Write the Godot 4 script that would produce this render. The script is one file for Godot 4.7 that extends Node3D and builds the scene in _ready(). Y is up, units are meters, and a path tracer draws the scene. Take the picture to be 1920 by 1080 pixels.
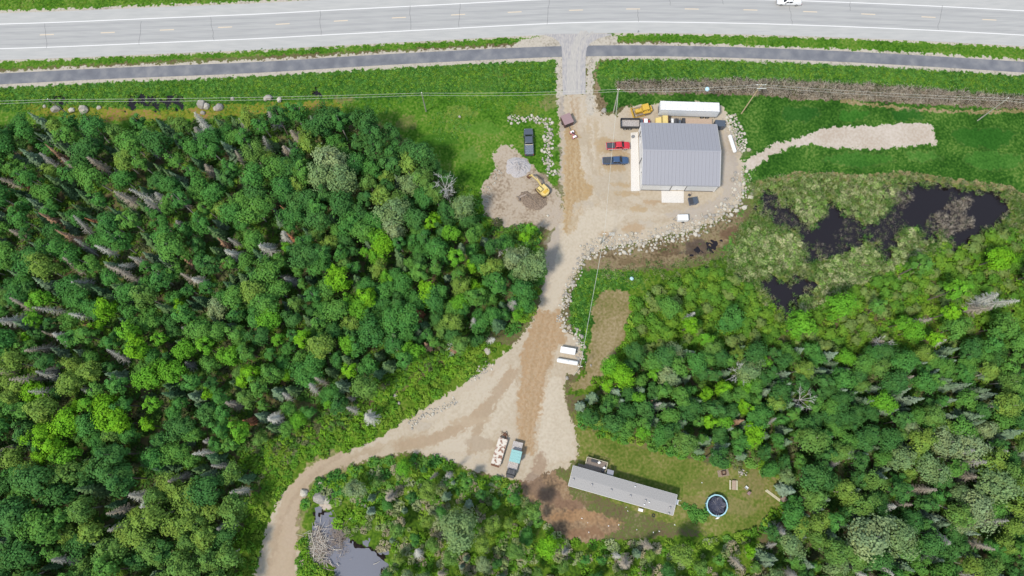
extends Node3D
# An aerial view: x runs right in the photograph, -z runs up, y is height in metres.
# G(u, v, h) turns a pixel of the 1920 x 1080 photograph into the point at height h that it shows.
const FOCAL := 1310.0
const EYE := 168.0
const TILT := 0.23213
const GAIN := 1.75          # how bright a white surface lies in the exposed picture
const X0 := -172.0
const Z0 := -152.0
const SX := 344.0
const SZ := 206.0
const TW := 2048
const TH := 1226

var rng := RandomNumberGenerator.new()
var M := {}
var names := {}
var pond_map: PackedByteArray
var PW := 688
var PH := 412

func G(u: float, v: float, h := 0.0) -> Vector3:
	var a := (u - 960.0) / FOCAL
	var b := -(v - 540.0) / FOCAL
	var dy := -cos(TILT) + b * sin(TILT)
	var dz := -sin(TILT) - b * cos(TILT)
	var t := (h - EYE) / dy
	return Vector3(a * t, h, dz * t)

func G2(u: float, v: float, h := 0.0) -> Vector2:
	var p := G(u, v, h)
	return Vector2(p.x, p.z)

func poly(px: Array, h := 0.0) -> PackedVector2Array:
	var o := PackedVector2Array()
	for i in range(0, px.size(), 2):
		o.append(G2(px[i], px[i + 1], h))
	return o

func rf(a: float, b: float) -> float:
	return rng.randf_range(a, b)

# ---- geometry collector -------------------------------------------------
class Geo:
	var v := PackedVector3Array()
	var n := PackedVector3Array()
	var c := PackedColorArray()
	var uv := PackedVector2Array()
	var tint := Color(1, 1, 1)
	var colored := false
	func tri(a: Vector3, b: Vector3, d: Vector3) -> void:      # counter-clockwise seen from outside
		var m := (b - a).cross(d - a).normalized()
		v.append(a); v.append(d); v.append(b)
		n.append(m); n.append(m); n.append(m)
		if colored:
			c.append(tint); c.append(tint); c.append(tint)
	func trin(a: Vector3, b: Vector3, d: Vector3, na: Vector3, nb: Vector3, nd: Vector3) -> void:
		if (b - a).cross(d - a).dot(na + nb + nd) < 0.0:      # keep the face turned the way its normals point
			v.append(a); v.append(b); v.append(d)
			n.append(na); n.append(nb); n.append(nd)
		else:
			v.append(a); v.append(d); v.append(b)
			n.append(na); n.append(nd); n.append(nb)
		if colored:
			c.append(tint); c.append(tint); c.append(tint)
	func quad(a: Vector3, b: Vector3, d: Vector3, e: Vector3) -> void:
		tri(a, b, d)
		tri(a, d, e)
	func quadn(a: Vector3, b: Vector3, d: Vector3, e: Vector3, m: Vector3) -> void:
		trin(a, b, d, m, m, m)
		trin(a, d, e, m, m, m)
	# box with chamfered top edges: size s, centre p, chamfer k
	func box(p: Vector3, s: Vector3, k := 0.0, b := Basis.IDENTITY) -> void:
		var h := s * 0.5
		var ring := func(y: float, i: float) -> Array:
			return [p + b * Vector3(-h.x + i, y, h.z - i), p + b * Vector3(h.x - i, y, h.z - i), p + b * Vector3(h.x - i, y, -h.z + i), p + b * Vector3(-h.x + i, y, -h.z + i)]
		var rs := [ring.call(-h.y, 0.0), ring.call(h.y - k, 0.0)]
		if k > 0.0:
			rs.append(ring.call(h.y, k))
		for r in rs.size() - 1:
			for i in 4:
				var j := (i + 1) % 4
				quad(rs[r][i], rs[r][j], rs[r + 1][j], rs[r + 1][i])
		var t: Array = rs[rs.size() - 1]
		quad(t[0], t[1], t[2], t[3])
		quad(rs[0][3], rs[0][2], rs[0][1], rs[0][0])
	# tapered tube between two points
	func tube(a: Vector3, b: Vector3, r0: float, r1: float, seg := 8, caps := true) -> void:
		var d := (b - a).normalized()
		var s := d.cross(Vector3.UP if absf(d.y) < 0.9 else Vector3.RIGHT).normalized()
		var t := s.cross(d).normalized()
		for i in seg:
			var q0 := TAU * i / seg
			var q1 := TAU * (i + 1) / seg
			var m0 := s * cos(q0) + t * sin(q0)
			var m1 := s * cos(q1) + t * sin(q1)
			trin(a + m0 * r0, b + m0 * r1, b + m1 * r1, m0, m0, m1)
			trin(a + m0 * r0, b + m1 * r1, a + m1 * r0, m0, m1, m1)
			if caps:
				tri(b, b + m1 * r1, b + m0 * r1)
				tri(a, a + m0 * r0, a + m1 * r0)
	# lathe about y through p: profile of (radius, height)
	func lathe(p: Vector3, prof: Array, seg := 16, b := Basis.IDENTITY) -> void:
		for k in prof.size() - 1:
			var d: Vector2 = prof[k + 1] - prof[k]
			var sl := Vector2(d.y, -d.x).normalized()
			for i in seg:
				var q0 := TAU * i / seg
				var q1 := TAU * (i + 1) / seg
				var e0 := Vector3(cos(q0), 0, sin(q0))
				var e1 := Vector3(cos(q1), 0, sin(q1))
				var m0 := b * (e0 * sl.x + Vector3.UP * sl.y)
				var m1 := b * (e1 * sl.x + Vector3.UP * sl.y)
				var a0: Vector3 = p + b * (e0 * prof[k].x + Vector3.UP * prof[k].y)
				var a1: Vector3 = p + b * (e1 * prof[k].x + Vector3.UP * prof[k].y)
				var c0: Vector3 = p + b * (e0 * prof[k + 1].x + Vector3.UP * prof[k + 1].y)
				var c1: Vector3 = p + b * (e1 * prof[k + 1].x + Vector3.UP * prof[k + 1].y)
				if prof[k + 1].x > 0.0001:
					trin(a0, c0, c1, m0, m0, m1)
				if prof[k].x > 0.0001:
					trin(a0, c1, a1, m0, m1, m1)
	# side outline (x, y points) run across z from -w to w, its top edge drawn in by k on both sides
	func prism(o: Array, z0: float, z1: float) -> void:
		var pts := PackedVector2Array(o)
		var ccw := not Geometry2D.is_polygon_clockwise(pts)
		var m := pts.size()
		for i in m:
			var p: Vector2 = pts[i]
			var q: Vector2 = pts[(i + 1) % m]
			if not ccw:
				var s := p
				p = q
				q = s
			quad(Vector3(p.x, p.y, z1), Vector3(p.x, p.y, z0), Vector3(q.x, q.y, z0), Vector3(q.x, q.y, z1))
		var idx := Geometry2D.triangulate_polygon(pts)
		for i in range(0, idx.size(), 3):
			var a := pts[idx[i]]
			var b := pts[idx[i + 1]]
			var d := pts[idx[i + 2]]
			if (b - a).cross(d - a) < 0:
				var s2 := b
				b = d
				d = s2
			tri(Vector3(a.x, a.y, z1), Vector3(b.x, b.y, z1), Vector3(d.x, d.y, z1))
			tri(Vector3(a.x, a.y, z0), Vector3(d.x, d.y, z0), Vector3(b.x, b.y, z0))
	# rings of equal point count joined; ends closed
	func loft(rings: Array) -> void:
		for r in rings.size() - 1:
			var a: Array = rings[r]
			var b: Array = rings[r + 1]
			for i in a.size():
				var j := (i + 1) % a.size()
				quad(a[i], a[j], b[j], b[i])
		for e in [0, rings.size() - 1]:
			var o: Array = rings[e]
			var mid := Vector3.ZERO
			for p in o:
				mid += p
			mid /= o.size()
			for i in o.size():
				if e == 0:
					tri(mid, o[(i + 1) % o.size()], o[i])
				else:
					tri(mid, o[i], o[(i + 1) % o.size()])
	# flat sheet from an outline in x, z at height y
	func sheet(o: PackedVector2Array, y: float) -> void:
		var idx := Geometry2D.triangulate_polygon(o)
		for i in range(0, idx.size(), 3):
			var a := Vector3(o[idx[i]].x, y, o[idx[i]].y)
			var b := Vector3(o[idx[i + 1]].x, y, o[idx[i + 1]].y)
			var d := Vector3(o[idx[i + 2]].x, y, o[idx[i + 2]].y)
			if (b - a).cross(d - a).y < 0:
				tri(a, d, b)
			else:
				tri(a, b, d)
	func mesh() -> ArrayMesh:
		var arr := []
		arr.resize(Mesh.ARRAY_MAX)
		arr[Mesh.ARRAY_VERTEX] = v
		arr[Mesh.ARRAY_NORMAL] = n
		if colored:
			arr[Mesh.ARRAY_COLOR] = c
		if uv.size() == v.size():
			arr[Mesh.ARRAY_TEX_UV] = uv
		var m := ArrayMesh.new()
		m.add_surface_from_arrays(Mesh.PRIMITIVE_TRIANGLES, arr)
		return m

# ---- scene helpers --------------------------------------------------------
func numbered(called: String) -> String:
	var k: int = names.get(called, 0)
	names[called] = k + 1
	return called if k == 0 else "%s_%03d" % [called, k]

func tag(o: Node3D, label: String, category: String, group := "") -> Node3D:
	o.set_meta("label", label)
	o.set_meta("category", category)
	if group:
		o.set_meta("group", group)
	return o

func thing(called: String, label: String, category: String, at: Vector3, yaw := 0.0, group := "") -> Node3D:
	var o := Node3D.new()
	o.name = numbered(called)
	add_child(o)
	o.position = at
	o.rotation.y = yaw
	return tag(o, label, category, group)

func part(parent: Node3D, called: String, g, m: Material) -> MeshInstance3D:
	var o := MeshInstance3D.new()
	o.name = called
	o.mesh = g.mesh() if g is Geo else g
	o.material_override = m
	parent.add_child(o, true)
	return o

func solo(called: String, g, m: Material, label: String, category: String, at := Vector3.ZERO, yaw := 0.0, group := "") -> MeshInstance3D:
	var o := MeshInstance3D.new()
	o.name = numbered(called)
	o.mesh = g.mesh() if g is Geo else g
	o.material_override = m
	add_child(o)
	o.position = at
	o.rotation.y = yaw
	tag(o, label, category, group)
	return o

func struct(called: String, g, m: Material) -> MeshInstance3D:
	var o := MeshInstance3D.new()
	o.name = numbered(called)
	o.mesh = g.mesh() if g is Geo else g
	o.material_override = m
	add_child(o)
	o.set_meta("kind", "structure")
	return o

func yaw_of(d: Vector3) -> float:
	return atan2(-d.z, d.x)

func lin(r: float, g: float, b: float) -> Color:
	return Color(r, g, b).linear_to_srgb()

func photo(r: int, g: int, b: int, k := 1.0) -> Color:      # a colour read off the sunlit photograph, as base colour
	var c := Color8(r, g, b).srgb_to_linear()
	return Color(c.r * k / GAIN, c.g * k / GAIN, c.b * k / GAIN).linear_to_srgb()

func mat(called: String, c: Color, rough := 0.85, metal := 0.0, grain := 0.0, scale := 1.0) -> StandardMaterial3D:
	var m := StandardMaterial3D.new()
	m.resource_name = called
	m.albedo_color = c
	m.roughness = rough
	m.metallic = metal
	if grain > 0.0:
		var gr := Gradient.new()
		gr.offsets = PackedFloat32Array([0.2, 0.5, 0.8])
		var lo := 1.0 - grain
		gr.colors = PackedColorArray([Color(lo, lo, lo), Color(1.0 - grain * 0.4, 1.0 - grain * 0.42, 1.0 - grain * 0.45), Color(1, 1, 1)])
		m.albedo_texture = noise_tex(gr, 0.03, 4)
		m.uv1_triplanar = true
		m.uv1_scale = Vector3.ONE * scale
	M[called] = m
	return m

func paint(called: String, c: Color) -> StandardMaterial3D:
	var m := mat(called, c, 0.35, 0.1)
	m.clearcoat_enabled = true
	m.clearcoat = 0.6
	m.clearcoat_roughness = 0.12
	return m

func leaf(called: String, c: Color) -> StandardMaterial3D:
	var m := StandardMaterial3D.new()
	m.resource_name = called
	m.albedo_color = c
	m.vertex_color_use_as_albedo = true
	m.roughness = 0.8
	m.metallic_specular = 0.2
	m.backlight_enabled = true
	m.backlight = Color(0.3, 0.36, 0.12)
	m.cull_mode = BaseMaterial3D.CULL_DISABLED
	M[called] = m
	return m

var tex_cache := {}
func noise_tex(gr: Gradient, freq: float, oct: int, size := 256, sd := 7) -> NoiseTexture2D:
	var key := "%s/%f/%d/%d/%d" % [str(gr.colors), freq, oct, size, sd]
	if tex_cache.has(key):
		return tex_cache[key]
	var f := FastNoiseLite.new()
	f.seed = sd
	f.frequency = freq
	f.fractal_octaves = oct
	var t := NoiseTexture2D.new()
	t.width = size
	t.height = size
	t.seamless = true
	t.noise = f
	t.color_ramp = gr
	tex_cache[key] = t
	return t

func ramp(offs: Array, cols: Array) -> Gradient:
	var g := Gradient.new()
	g.offsets = PackedFloat32Array(offs)
	g.colors = PackedColorArray(cols)
	return g

func _ready() -> void:
	rng.seed = 20240611
	# camera
	var cam := Camera3D.new()
	cam.name = "camera"
	cam.position = Vector3(0, EYE, 0)
	cam.rotation = Vector3(-PI / 2 + TILT, 0, 0)
	cam.fov = rad_to_deg(2.0 * atan(540.0 / FOCAL))
	cam.near = 0.5
	cam.far = 4000.0
	add_child(cam)
	cam.current = true
	# sky, exposure
	var sm := ProceduralSkyMaterial.new()
	sm.sky_top_color = Color(0.59, 0.655, 0.745)
	sm.sky_horizon_color = Color(0.84, 0.86, 0.87)
	sm.sky_curve = 0.2
	sm.ground_bottom_color = Color(0.25, 0.28, 0.2)
	sm.ground_horizon_color = Color(0.6, 0.65, 0.66)
	sm.sky_energy_multiplier = 1.08
	var sky := Sky.new()
	sky.sky_material = sm
	var env := Environment.new()
	env.background_mode = Environment.BG_SKY
	env.sky = sky
	env.tonemap_mode = Environment.TONE_MAPPER_LINEAR
	env.tonemap_exposure = 1.45
	env.sdfgi_enabled = true
	env.ssao_enabled = true
	env.ssil_enabled = true
	var we := WorldEnvironment.new()
	we.name = "environment"
	we.environment = env
	add_child(we)
	# sun: from the left and a little from below in the picture; shadows fall right and up
	var sun := DirectionalLight3D.new()
	sun.name = "sun"
	sun.light_energy = 0.92
	sun.light_color = Color(1.0, 0.96, 0.9)
	sun.light_angular_distance = 7.0
	sun.shadow_enabled = true
	add_child(sun)
	sun.look_at_from_position(Vector3.ZERO, Vector3(0.47, -1.0, -0.44), Vector3.UP)
	var t0 := Time.get_ticks_msec()
	make_materials()
	build_ground()
	print("ground ", Time.get_ticks_msec() - t0)
	build_roads()
	build_shop()
	build_home()
	build_yard()
	build_vehicles()
	build_poles()
	build_stones()
	print("objects ", Time.get_ticks_msec() - t0)
	build_trees()
	print("trees ", Time.get_ticks_msec() - t0)
	build_cover()
	print("cover ", Time.get_ticks_msec() - t0)

# ---- ground -----------------------------------------------------------------
const DRIVE := [1047, 176, 1046, 230, 1050, 290, 1048, 330, 1056, 372, 1052, 408, 1034, 436, 1022, 470, 1020, 505, 1012, 560, 990, 612, 962, 648, 918, 682, 872, 716, 806, 756, 742, 796, 700, 826, 640, 846, 596, 862, 556, 892, 520, 934, 502, 978, 488, 1030, 470, 1100, 566, 1100, 570, 1052, 556, 1004, 556, 956, 586, 900, 632, 876, 700, 858, 770, 846, 830, 858, 872, 876, 922, 890, 962, 900, 990, 902, 1016, 888, 1068, 872, 1082, 846, 1078, 806, 1064, 768, 1056, 732, 1062, 704, 1084, 700, 1090, 664, 1086, 634, 1056, 618, 1048, 600, 1056, 566, 1070, 522, 1092, 482, 1130, 464, 1200, 452, 1290, 430, 1350, 408, 1386, 380, 1396, 340, 1392, 306, 1380, 262, 1362, 212, 1352, 196, 1300, 190, 1240, 190, 1170, 200, 1156, 216, 1124, 212, 1112, 176]
const MUD := [972, 900, 1000, 876, 1036, 880, 1060, 906, 1070, 928, 1096, 952, 1130, 966, 1158, 976, 1166, 990, 1140, 1000, 1120, 1016, 1090, 1018, 1050, 1004, 1010, 970, 980, 934]
const PAD := [922, 292, 936, 272, 956, 270, 978, 290, 1006, 316, 1034, 346, 1052, 372, 1054, 412, 1032, 432, 1008, 424, 984, 416, 962, 430, 938, 436, 920, 418, 904, 388, 900, 356, 912, 332, 930, 316]
const POND := [1420, 384, 1432, 397, 1452, 418, 1480, 427, 1500, 438, 1513, 470, 1514, 492, 1540, 479, 1576, 476, 1600, 456, 1632, 444, 1648, 462, 1662, 490, 1674, 466, 1690, 430, 1708, 417, 1722, 436, 1742, 452, 1764, 424, 1772, 452, 1802, 466, 1830, 442, 1868, 417, 1890, 398, 1888, 374, 1870, 360, 1830, 355, 1782, 349, 1742, 344, 1704, 338, 1690, 356, 1668, 386, 1646, 412, 1622, 424, 1604, 412, 1592, 396, 1572, 400, 1556, 372, 1548, 396, 1530, 422, 1508, 424, 1494, 406, 1484, 384, 1460, 378, 1446, 354, 1432, 358]
const LOBES := [[1484, 372, 1500, 340, 1548, 344, 1553, 380, 1546, 408, 1526, 424, 1504, 418, 1494, 398], [1566, 372, 1580, 345, 1690, 345, 1672, 380, 1650, 410, 1626, 424, 1606, 412, 1588, 400, 1574, 392], [1446, 372, 1460, 352, 1482, 356, 1480, 376, 1470, 392, 1458, 388]]
const POND_B := [1428, 520, 1446, 514, 1462, 528, 1484, 524, 1500, 513, 1530, 524, 1526, 540, 1492, 556, 1484, 582, 1474, 592, 1460, 586, 1454, 560, 1436, 546]
const POND_C := [586, 960, 604, 950, 616, 976, 634, 1000, 664, 1016, 694, 1026, 720, 1042, 718, 1100, 654, 1100, 632, 1070, 602, 1034, 588, 996]

func site_px(p: Vector2) -> Vector2:
	return Vector2((p.x - X0) / SX, (p.y - Z0) / SZ)

func fill_poly(im: Image, pts: PackedVector2Array, col: Color) -> void:
	var w := im.get_width()
	var h := im.get_height()
	var q := PackedVector2Array()
	var y0 := 1e9
	var y1 := -1e9
	for p in pts:
		var s := site_px(p) * Vector2(w, h)
		q.append(s)
		y0 = minf(y0, s.y)
		y1 = maxf(y1, s.y)
	for y in range(maxi(0, int(y0)), mini(h, int(y1) + 1)):
		var xs := []
		var yc := y + 0.5
		for i in q.size():
			var a := q[i]
			var b := q[(i + 1) % q.size()]
			if (a.y <= yc) != (b.y <= yc):
				xs.append(a.x + (yc - a.y) / (b.y - a.y) * (b.x - a.x))
		xs.sort()
		for i in range(0, xs.size() - 1, 2):
			var x := int(xs[i] + 0.5)
			im.fill_rect(Rect2i(x, y, int(xs[i + 1] + 0.5) - x, 1), col)

func band(px: Array, w: float, h := 0.0) -> PackedVector2Array:      # a strip of width w metres along a pixel line
	var c := poly(px, h)
	var l := PackedVector2Array()
	var r := PackedVector2Array()
	for i in c.size():
		var d := (c[mini(i + 1, c.size() - 1)] - c[maxi(i - 1, 0)]).normalized()
		var s := Vector2(-d.y, d.x) * w * 0.5
		l.append(c[i] + s)
		r.append(c[i] - s)
	r.reverse()
	l.append_array(r)
	return l

func smooth_line(pts: PackedVector2Array, k := 4) -> PackedVector2Array:
	var o := PackedVector2Array()
	for i in pts.size() - 1:
		var a := pts[maxi(i - 1, 0)]
		var d := pts[mini(i + 2, pts.size() - 1)]
		for j in k:
			o.append(pts[i].cubic_interpolate(pts[i + 1], a, d, float(j) / k))
	o.append(pts[pts.size() - 1])
	return o

func noise_bytes(freq: float, oct: int, sd: int, w := TW, h := TH) -> PackedByteArray:
	var f := FastNoiseLite.new()
	f.noise_type = FastNoiseLite.TYPE_SIMPLEX if freq < 0.4 else FastNoiseLite.TYPE_VALUE
	f.seed = sd
	f.frequency = freq
	f.fractal_octaves = oct
	if oct == 1:
		f.fractal_type = FastNoiseLite.FRACTAL_NONE
	return f.get_image(w, h, false, false, true).get_data()

func ground_at(x: float, z: float) -> float:
	var i := int((x - X0) / SX * PW)
	var j := int((z - Z0) / SZ * PH)
	if i < 0 or j < 0 or i >= PW or j >= PH:
		return 0.0
	return -pond_map[j * PW + i] / 255.0 * 1.3

func build_ground() -> void:
	# what grows or lies where, drawn from outlines with the classes below
	var ids := Image.create(TW, TH, false, Image.FORMAT_L8)
	ids.fill(Color8(0, 0, 0))
	var put := func(px: Array, k: int) -> void:
		fill_poly(ids, poly(px), Color8(k, k, k))
	# beyond the highway and its verges
	put.call([-400, -300, 2400, -300, 2400, 120, 1920, 110, 1200, 75, 960, 80, 480, 104, 0, 128, -400, 150], 1)
	# meadow left of the drive, tall grass in its ditch
	put.call([-400, 150, 0, 160, 480, 138, 960, 112, 1048, 108, 1048, 330, 1040, 350, 1000, 330, 880, 420, 830, 330, 760, 260, 690, 220, 600, 218, 480, 220, 330, 240, 0, 260, -400, 280], 1)
	put.call([-400, 180, 0, 163, 480, 142, 960, 115, 1044, 114, 1046, 150, 1030, 172, 880, 170, 700, 186, 480, 190, 340, 200, 0, 206, -400, 220], 2)
	put.call([40, 196, 130, 194, 250, 205, 350, 204, 400, 196, 520, 192, 640, 190, 640, 206, 560, 205, 470, 214, 330, 226, 180, 226, 60, 214], 16)
	# right of the drive
	put.call([1108, 116, 1200, 108, 1440, 114, 1700, 126, 1920, 140, 2400, 180, 2400, 460, 1920, 440, 1890, 352, 1740, 332, 1560, 330, 1440, 338, 1408, 340, 1390, 300, 1362, 214, 1180, 196, 1120, 214], 3)
	put.call([1116, 116, 1200, 110, 1440, 115, 1700, 128, 1920, 143, 2400, 182, 2400, 206, 1920, 180, 1760, 166, 1600, 156, 1440, 152, 1180, 152, 1116, 150], 2)
	put.call([1156, 152, 1300, 151, 1440, 150, 1640, 160, 1800, 172, 1920, 182, 2400, 226, 2400, 250, 1920, 204, 1800, 198, 1700, 194, 1600, 186, 1500, 187, 1430, 178, 1300, 174, 1200, 176, 1156, 168], 4)
	fill_poly(ids, band([1575, 187, 1600, 191, 1650, 198, 1700, 203, 1760, 207, 1840, 209, 2000, 203], 0.9), Color8(10, 10, 10))
	put.call([1112, 116, 1122, 118, 1118, 150, 1126, 176, 1138, 196, 1130, 212, 1114, 210], 12)
	put.call([1520, 248, 1545, 238, 1600, 236, 1660, 232, 1715, 229, 1748, 233, 1752, 250, 1756, 270, 1700, 273, 1640, 279, 1560, 276, 1520, 268, 1480, 276, 1455, 286, 1432, 300, 1412, 316, 1384, 314, 1398, 298, 1430, 280, 1450, 268, 1490, 259], 6)
	# marsh and thicket on the right
	put.call([1400, 344, 1440, 336, 1500, 324, 1620, 330, 1700, 324, 1760, 334, 1890, 350, 1920, 372, 2100, 390, 2100, 560, 1700, 520, 1560, 560, 1480, 640, 1430, 600, 1370, 520, 1366, 470, 1388, 420, 1412, 398], 11)
	put.call([1404, 342, 1440, 332, 1500, 320, 1620, 326, 1700, 320, 1760, 330, 1890, 346, 1930, 372, 1880, 356, 1760, 342, 1700, 332, 1620, 338, 1500, 332, 1440, 344], 10)
	put.call([1070, 600, 1066, 566, 1086, 510, 1112, 500, 1200, 508, 1300, 500, 1380, 470, 1440, 560, 1500, 620, 1300, 660, 1180, 700, 1110, 740, 1062, 740, 1090, 690, 1094, 640], 15)
	put.call([1066, 606, 1070, 552, 1090, 506, 1120, 502, 1200, 512, 1210, 540, 1130, 545, 1112, 590, 1100, 660, 1096, 700, 1086, 640], 3)
	put.call([1130, 470, 1210, 458, 1300, 436, 1356, 412, 1392, 386, 1398, 402, 1380, 440, 1352, 462, 1300, 486, 1230, 500, 1140, 506, 1092, 500, 1100, 482], 12)
	put.call([1120, 548, 1146, 540, 1176, 546, 1184, 574, 1178, 616, 1160, 650, 1142, 690, 1116, 716, 1080, 732, 1064, 722, 1094, 704, 1102, 660, 1110, 610, 1108, 576], 10)
	# lawn at the home, bank along the track
	put.call([1072, 772, 1100, 800, 1160, 818, 1250, 842, 1330, 868, 1430, 866, 1470, 896, 1478, 950, 1420, 992, 1330, 1000, 1240, 976, 1100, 920, 1066, 900, 1078, 866, 1084, 836], 9)
	put.call([700, 826, 742, 796, 806, 756, 872, 716, 918, 682, 962, 648, 930, 642, 870, 660, 800, 700, 740, 742, 700, 790, 640, 810, 560, 850, 500, 900, 470, 960, 440, 1020, 440, 1100, 474, 1100, 492, 1030, 506, 978, 524, 934, 560, 892, 600, 860, 640, 848], 15)
	put.call([586, 900, 632, 880, 700, 862, 770, 850, 830, 862, 900, 890, 990, 905, 1010, 960, 1060, 1000, 1140, 1014, 1330, 1000, 1420, 992, 1420, 1110, 570, 1110, 560, 1010, 560, 956], 15)
	put.call([592, 938, 604, 924, 622, 920, 634, 934, 630, 946, 600, 956], 6)
	put.call(MUD, 8)
	put.call(DRIVE, 5)
	put.call(PAD, 7)
	for p in [POND, POND_B, POND_C]:
		put.call(p, 13)
	for p in LOBES:
		put.call(p, 11)
	# gravel at the edges of highway and path
	fill_poly(ids, road_band(-0.9, 0.25), Color8(14, 14, 14))
	fill_poly(ids, path_band(-3.95, 3.4), Color8(14, 14, 14))
	put.call([985, 72, 1046, 64, 1054, 84, 1054, 100, 1000, 92, 962, 84], 14)
	put.call([1100, 64, 1160, 66, 1156, 80, 1130, 86, 1100, 90], 14)
	put.call([1040, 110, 1056, 108, 1056, 215, 1044, 215], 14)
	put.call([1098, 108, 1122, 110, 1110, 130, 1112, 214, 1096, 214], 14)
	# tracks, wet clay, dust
	var ov := Image.create(TW, TH, false, Image.FORMAT_RGBA8)
	ov.fill(Color8(190, 160, 125, 0))
	var over := func(px: Array, c: Color, a: int) -> void:
		fill_poly(ov, poly(px), Color8(c.r8, c.g8, c.b8, a))
	var line := func(px: Array, w: float, c: Color, a: int) -> void:
		fill_poly(ov, band(px, w), Color8(c.r8, c.g8, c.b8, a))
	var clay := Color8(198, 168, 124)
	var rust := Color8(196, 164, 126)
	var dust := Color8(232, 220, 200)
	var ash := Color8(188, 178, 170)
	over.call([1048, 180, 1058, 180, 1054, 300, 1050, 380, 1046, 330], ash, 160)
	for k in 5:
		line.call([1094 + k * 7, 220, 1096 + k * 8, 300, 1092 + k * 12, 350, 1070 + k * 14, 400, 1050 + k * 10, 450, 1036 + k * 7, 510, 1022 + k * 5, 575], 0.7, dust if k % 2 == 0 else Color8(206, 184, 150), 150)
	for k in 4:
		line.call([1000 + k * 9, 690 + k * 4, 960 + k * 6, 740, 900 + k * 4, 780 + k * 5, 820, 812 + k * 6, 720, 842 + k * 3, 640, 856 + k * 4, 570, 910 + k * 2, 530 + k * 5, 980, 510 + k * 10, 1080], 0.9, [dust, Color8(196, 174, 148), dust, Color8(204, 184, 160)][k], 130)
	for k in 6:
		line.call([1024 + k * 5, 700, 1026 + k * 7, 780, 1030 + k * 8, 860], 0.5, dust if k % 2 else Color8(198, 176, 148), 120)
	line.call([930, 700, 905, 760, 870, 830], 3.5, Color8(190, 160, 128), 110)
	# long tyre tracks along the drive and the fork
	for t in 44:
		var sh := rng.randfn(0, 10)
		var br: Color = [Color8(224, 211, 190), Color8(194, 172, 142), Color8(228, 216, 198), Color8(180, 156, 126)][t % 4]
		if t % 2 == 0:
			line.call([1076 + sh, 180, 1078 + sh, 300, 1074 + sh, 400, 1050 + sh * 0.7, 470, 1036 + sh * 0.6, 540, 1018 + sh * 0.6, 610, 996 + sh, 680, 988 + sh, 760, 990 + sh * 1.6, 850], rf(0.22, 0.42), br, 140)
		else:
			line.call([1020 + sh * 0.6, 600, 990 + sh, 680, 930 + sh, 744 + sh, 850, 800 + sh * 1.3, 760, 830 + sh * 0.9, 680, 848 + sh * 0.6, 610, 872 + sh * 0.6, 556 + sh * 0.8, 920, 532 + sh * 0.9, 990, 520 + sh * 1.4, 1090], rf(0.22, 0.42), br, 140)
	for t in 24:
		var sh2 := rng.randfn(0, 14)
		line.call([1090, 250 + sh2, 1110, 330 + sh2, 1130, 385 + sh2 * 0.7, 1180, 402 + sh2, 1240, 404 + sh2 * 0.6, 1290, 392 + sh2 * 0.5], rf(0.2, 0.4), [Color8(226, 214, 194), Color8(192, 172, 144)][t % 2], 130)
	# patches of damp, dust and gravel over the yard
	for t in 70:
		var cx := Vector2(rf(1060, 1380), rf(230, 440)) if t < 40 else Vector2(rf(600, 1070), rf(600, 880))
		var e2 := PackedVector2Array()
		var c2 := G2(cx.x, cx.y)
		var rr := rf(0.8, 2.6)
		for i2 in 12:
			e2.append(c2 + Vector2(cos(TAU * i2 / 12) * rr * rf(0.8, 2.4), sin(TAU * i2 / 12) * rr * rf(0.4, 0.9)))
		if Geometry2D.is_point_in_polygon(c2, poly(DRIVE)):
			var pc: Color = [Color8(202, 184, 156), Color8(224, 212, 192), Color8(194, 176, 150), Color8(204, 194, 180)][t % 4]
			fill_poly(ov, e2, Color8(pc.r8, pc.g8, pc.b8, 95))
	over.call([1060, 430, 1110, 385, 1180, 400, 1130, 450, 1064, 520, 1044, 572, 1022, 574, 1030, 520], dust, 120)
	over.call([1024, 704, 1050, 704, 1074, 800, 1078, 860, 1010, 870, 1006, 800], dust, 150)
	over.call([860, 740, 950, 680, 968, 690, 960, 760, 900, 850, 840, 850, 780, 835], dust, 90)
	over.call([1356, 230, 1384, 310, 1388, 360, 1330, 402, 1290, 420, 1240, 400, 1300, 388, 1352, 365], Color8(198, 188, 180), 130)
	over.call([1020, 450, 1050, 412, 1045, 470, 1032, 520, 1016, 560, 1014, 510], ash, 130)
	over.call([1110, 330, 1180, 320, 1180, 350, 1120, 362], Color8(206, 192, 172), 110)
	over.call([1056, 300, 1060, 240, 1070, 235, 1084, 250, 1086, 300, 1096, 336, 1112, 350, 1102, 372, 1080, 376, 1072, 392, 1064, 430, 1056, 440, 1054, 380], clay, 215)
	over.call([1002, 592, 1012, 580, 1034, 584, 1048, 578, 1062, 622, 1060, 640, 1040, 648, 1032, 680, 1020, 700, 1016, 736, 1014, 770, 1000, 800, 1000, 850, 966, 850, 970, 790, 968, 740, 978, 700, 974, 668, 986, 630], rust, 215)
	line.call([650, 852, 600, 880, 566, 920, 545, 960, 532, 1020, 522, 1096], 6.5, Color8(200, 176, 148), 150)
	line.call([640, 850, 585, 890, 548, 935, 522, 990, 506, 1060], 0.9, Color8(176, 150, 122), 130)
	line.call([655, 862, 606, 890, 575, 930, 556, 980, 552, 1060], 0.9, Color8(184, 160, 132), 130)
	line.call([962, 690, 930, 740, 880, 790, 820, 820, 740, 838], 2.6, Color8(186, 158, 126), 140)
	line.call([940, 720, 900, 790, 880, 850], 2.2, Color8(182, 156, 126), 130)
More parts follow.
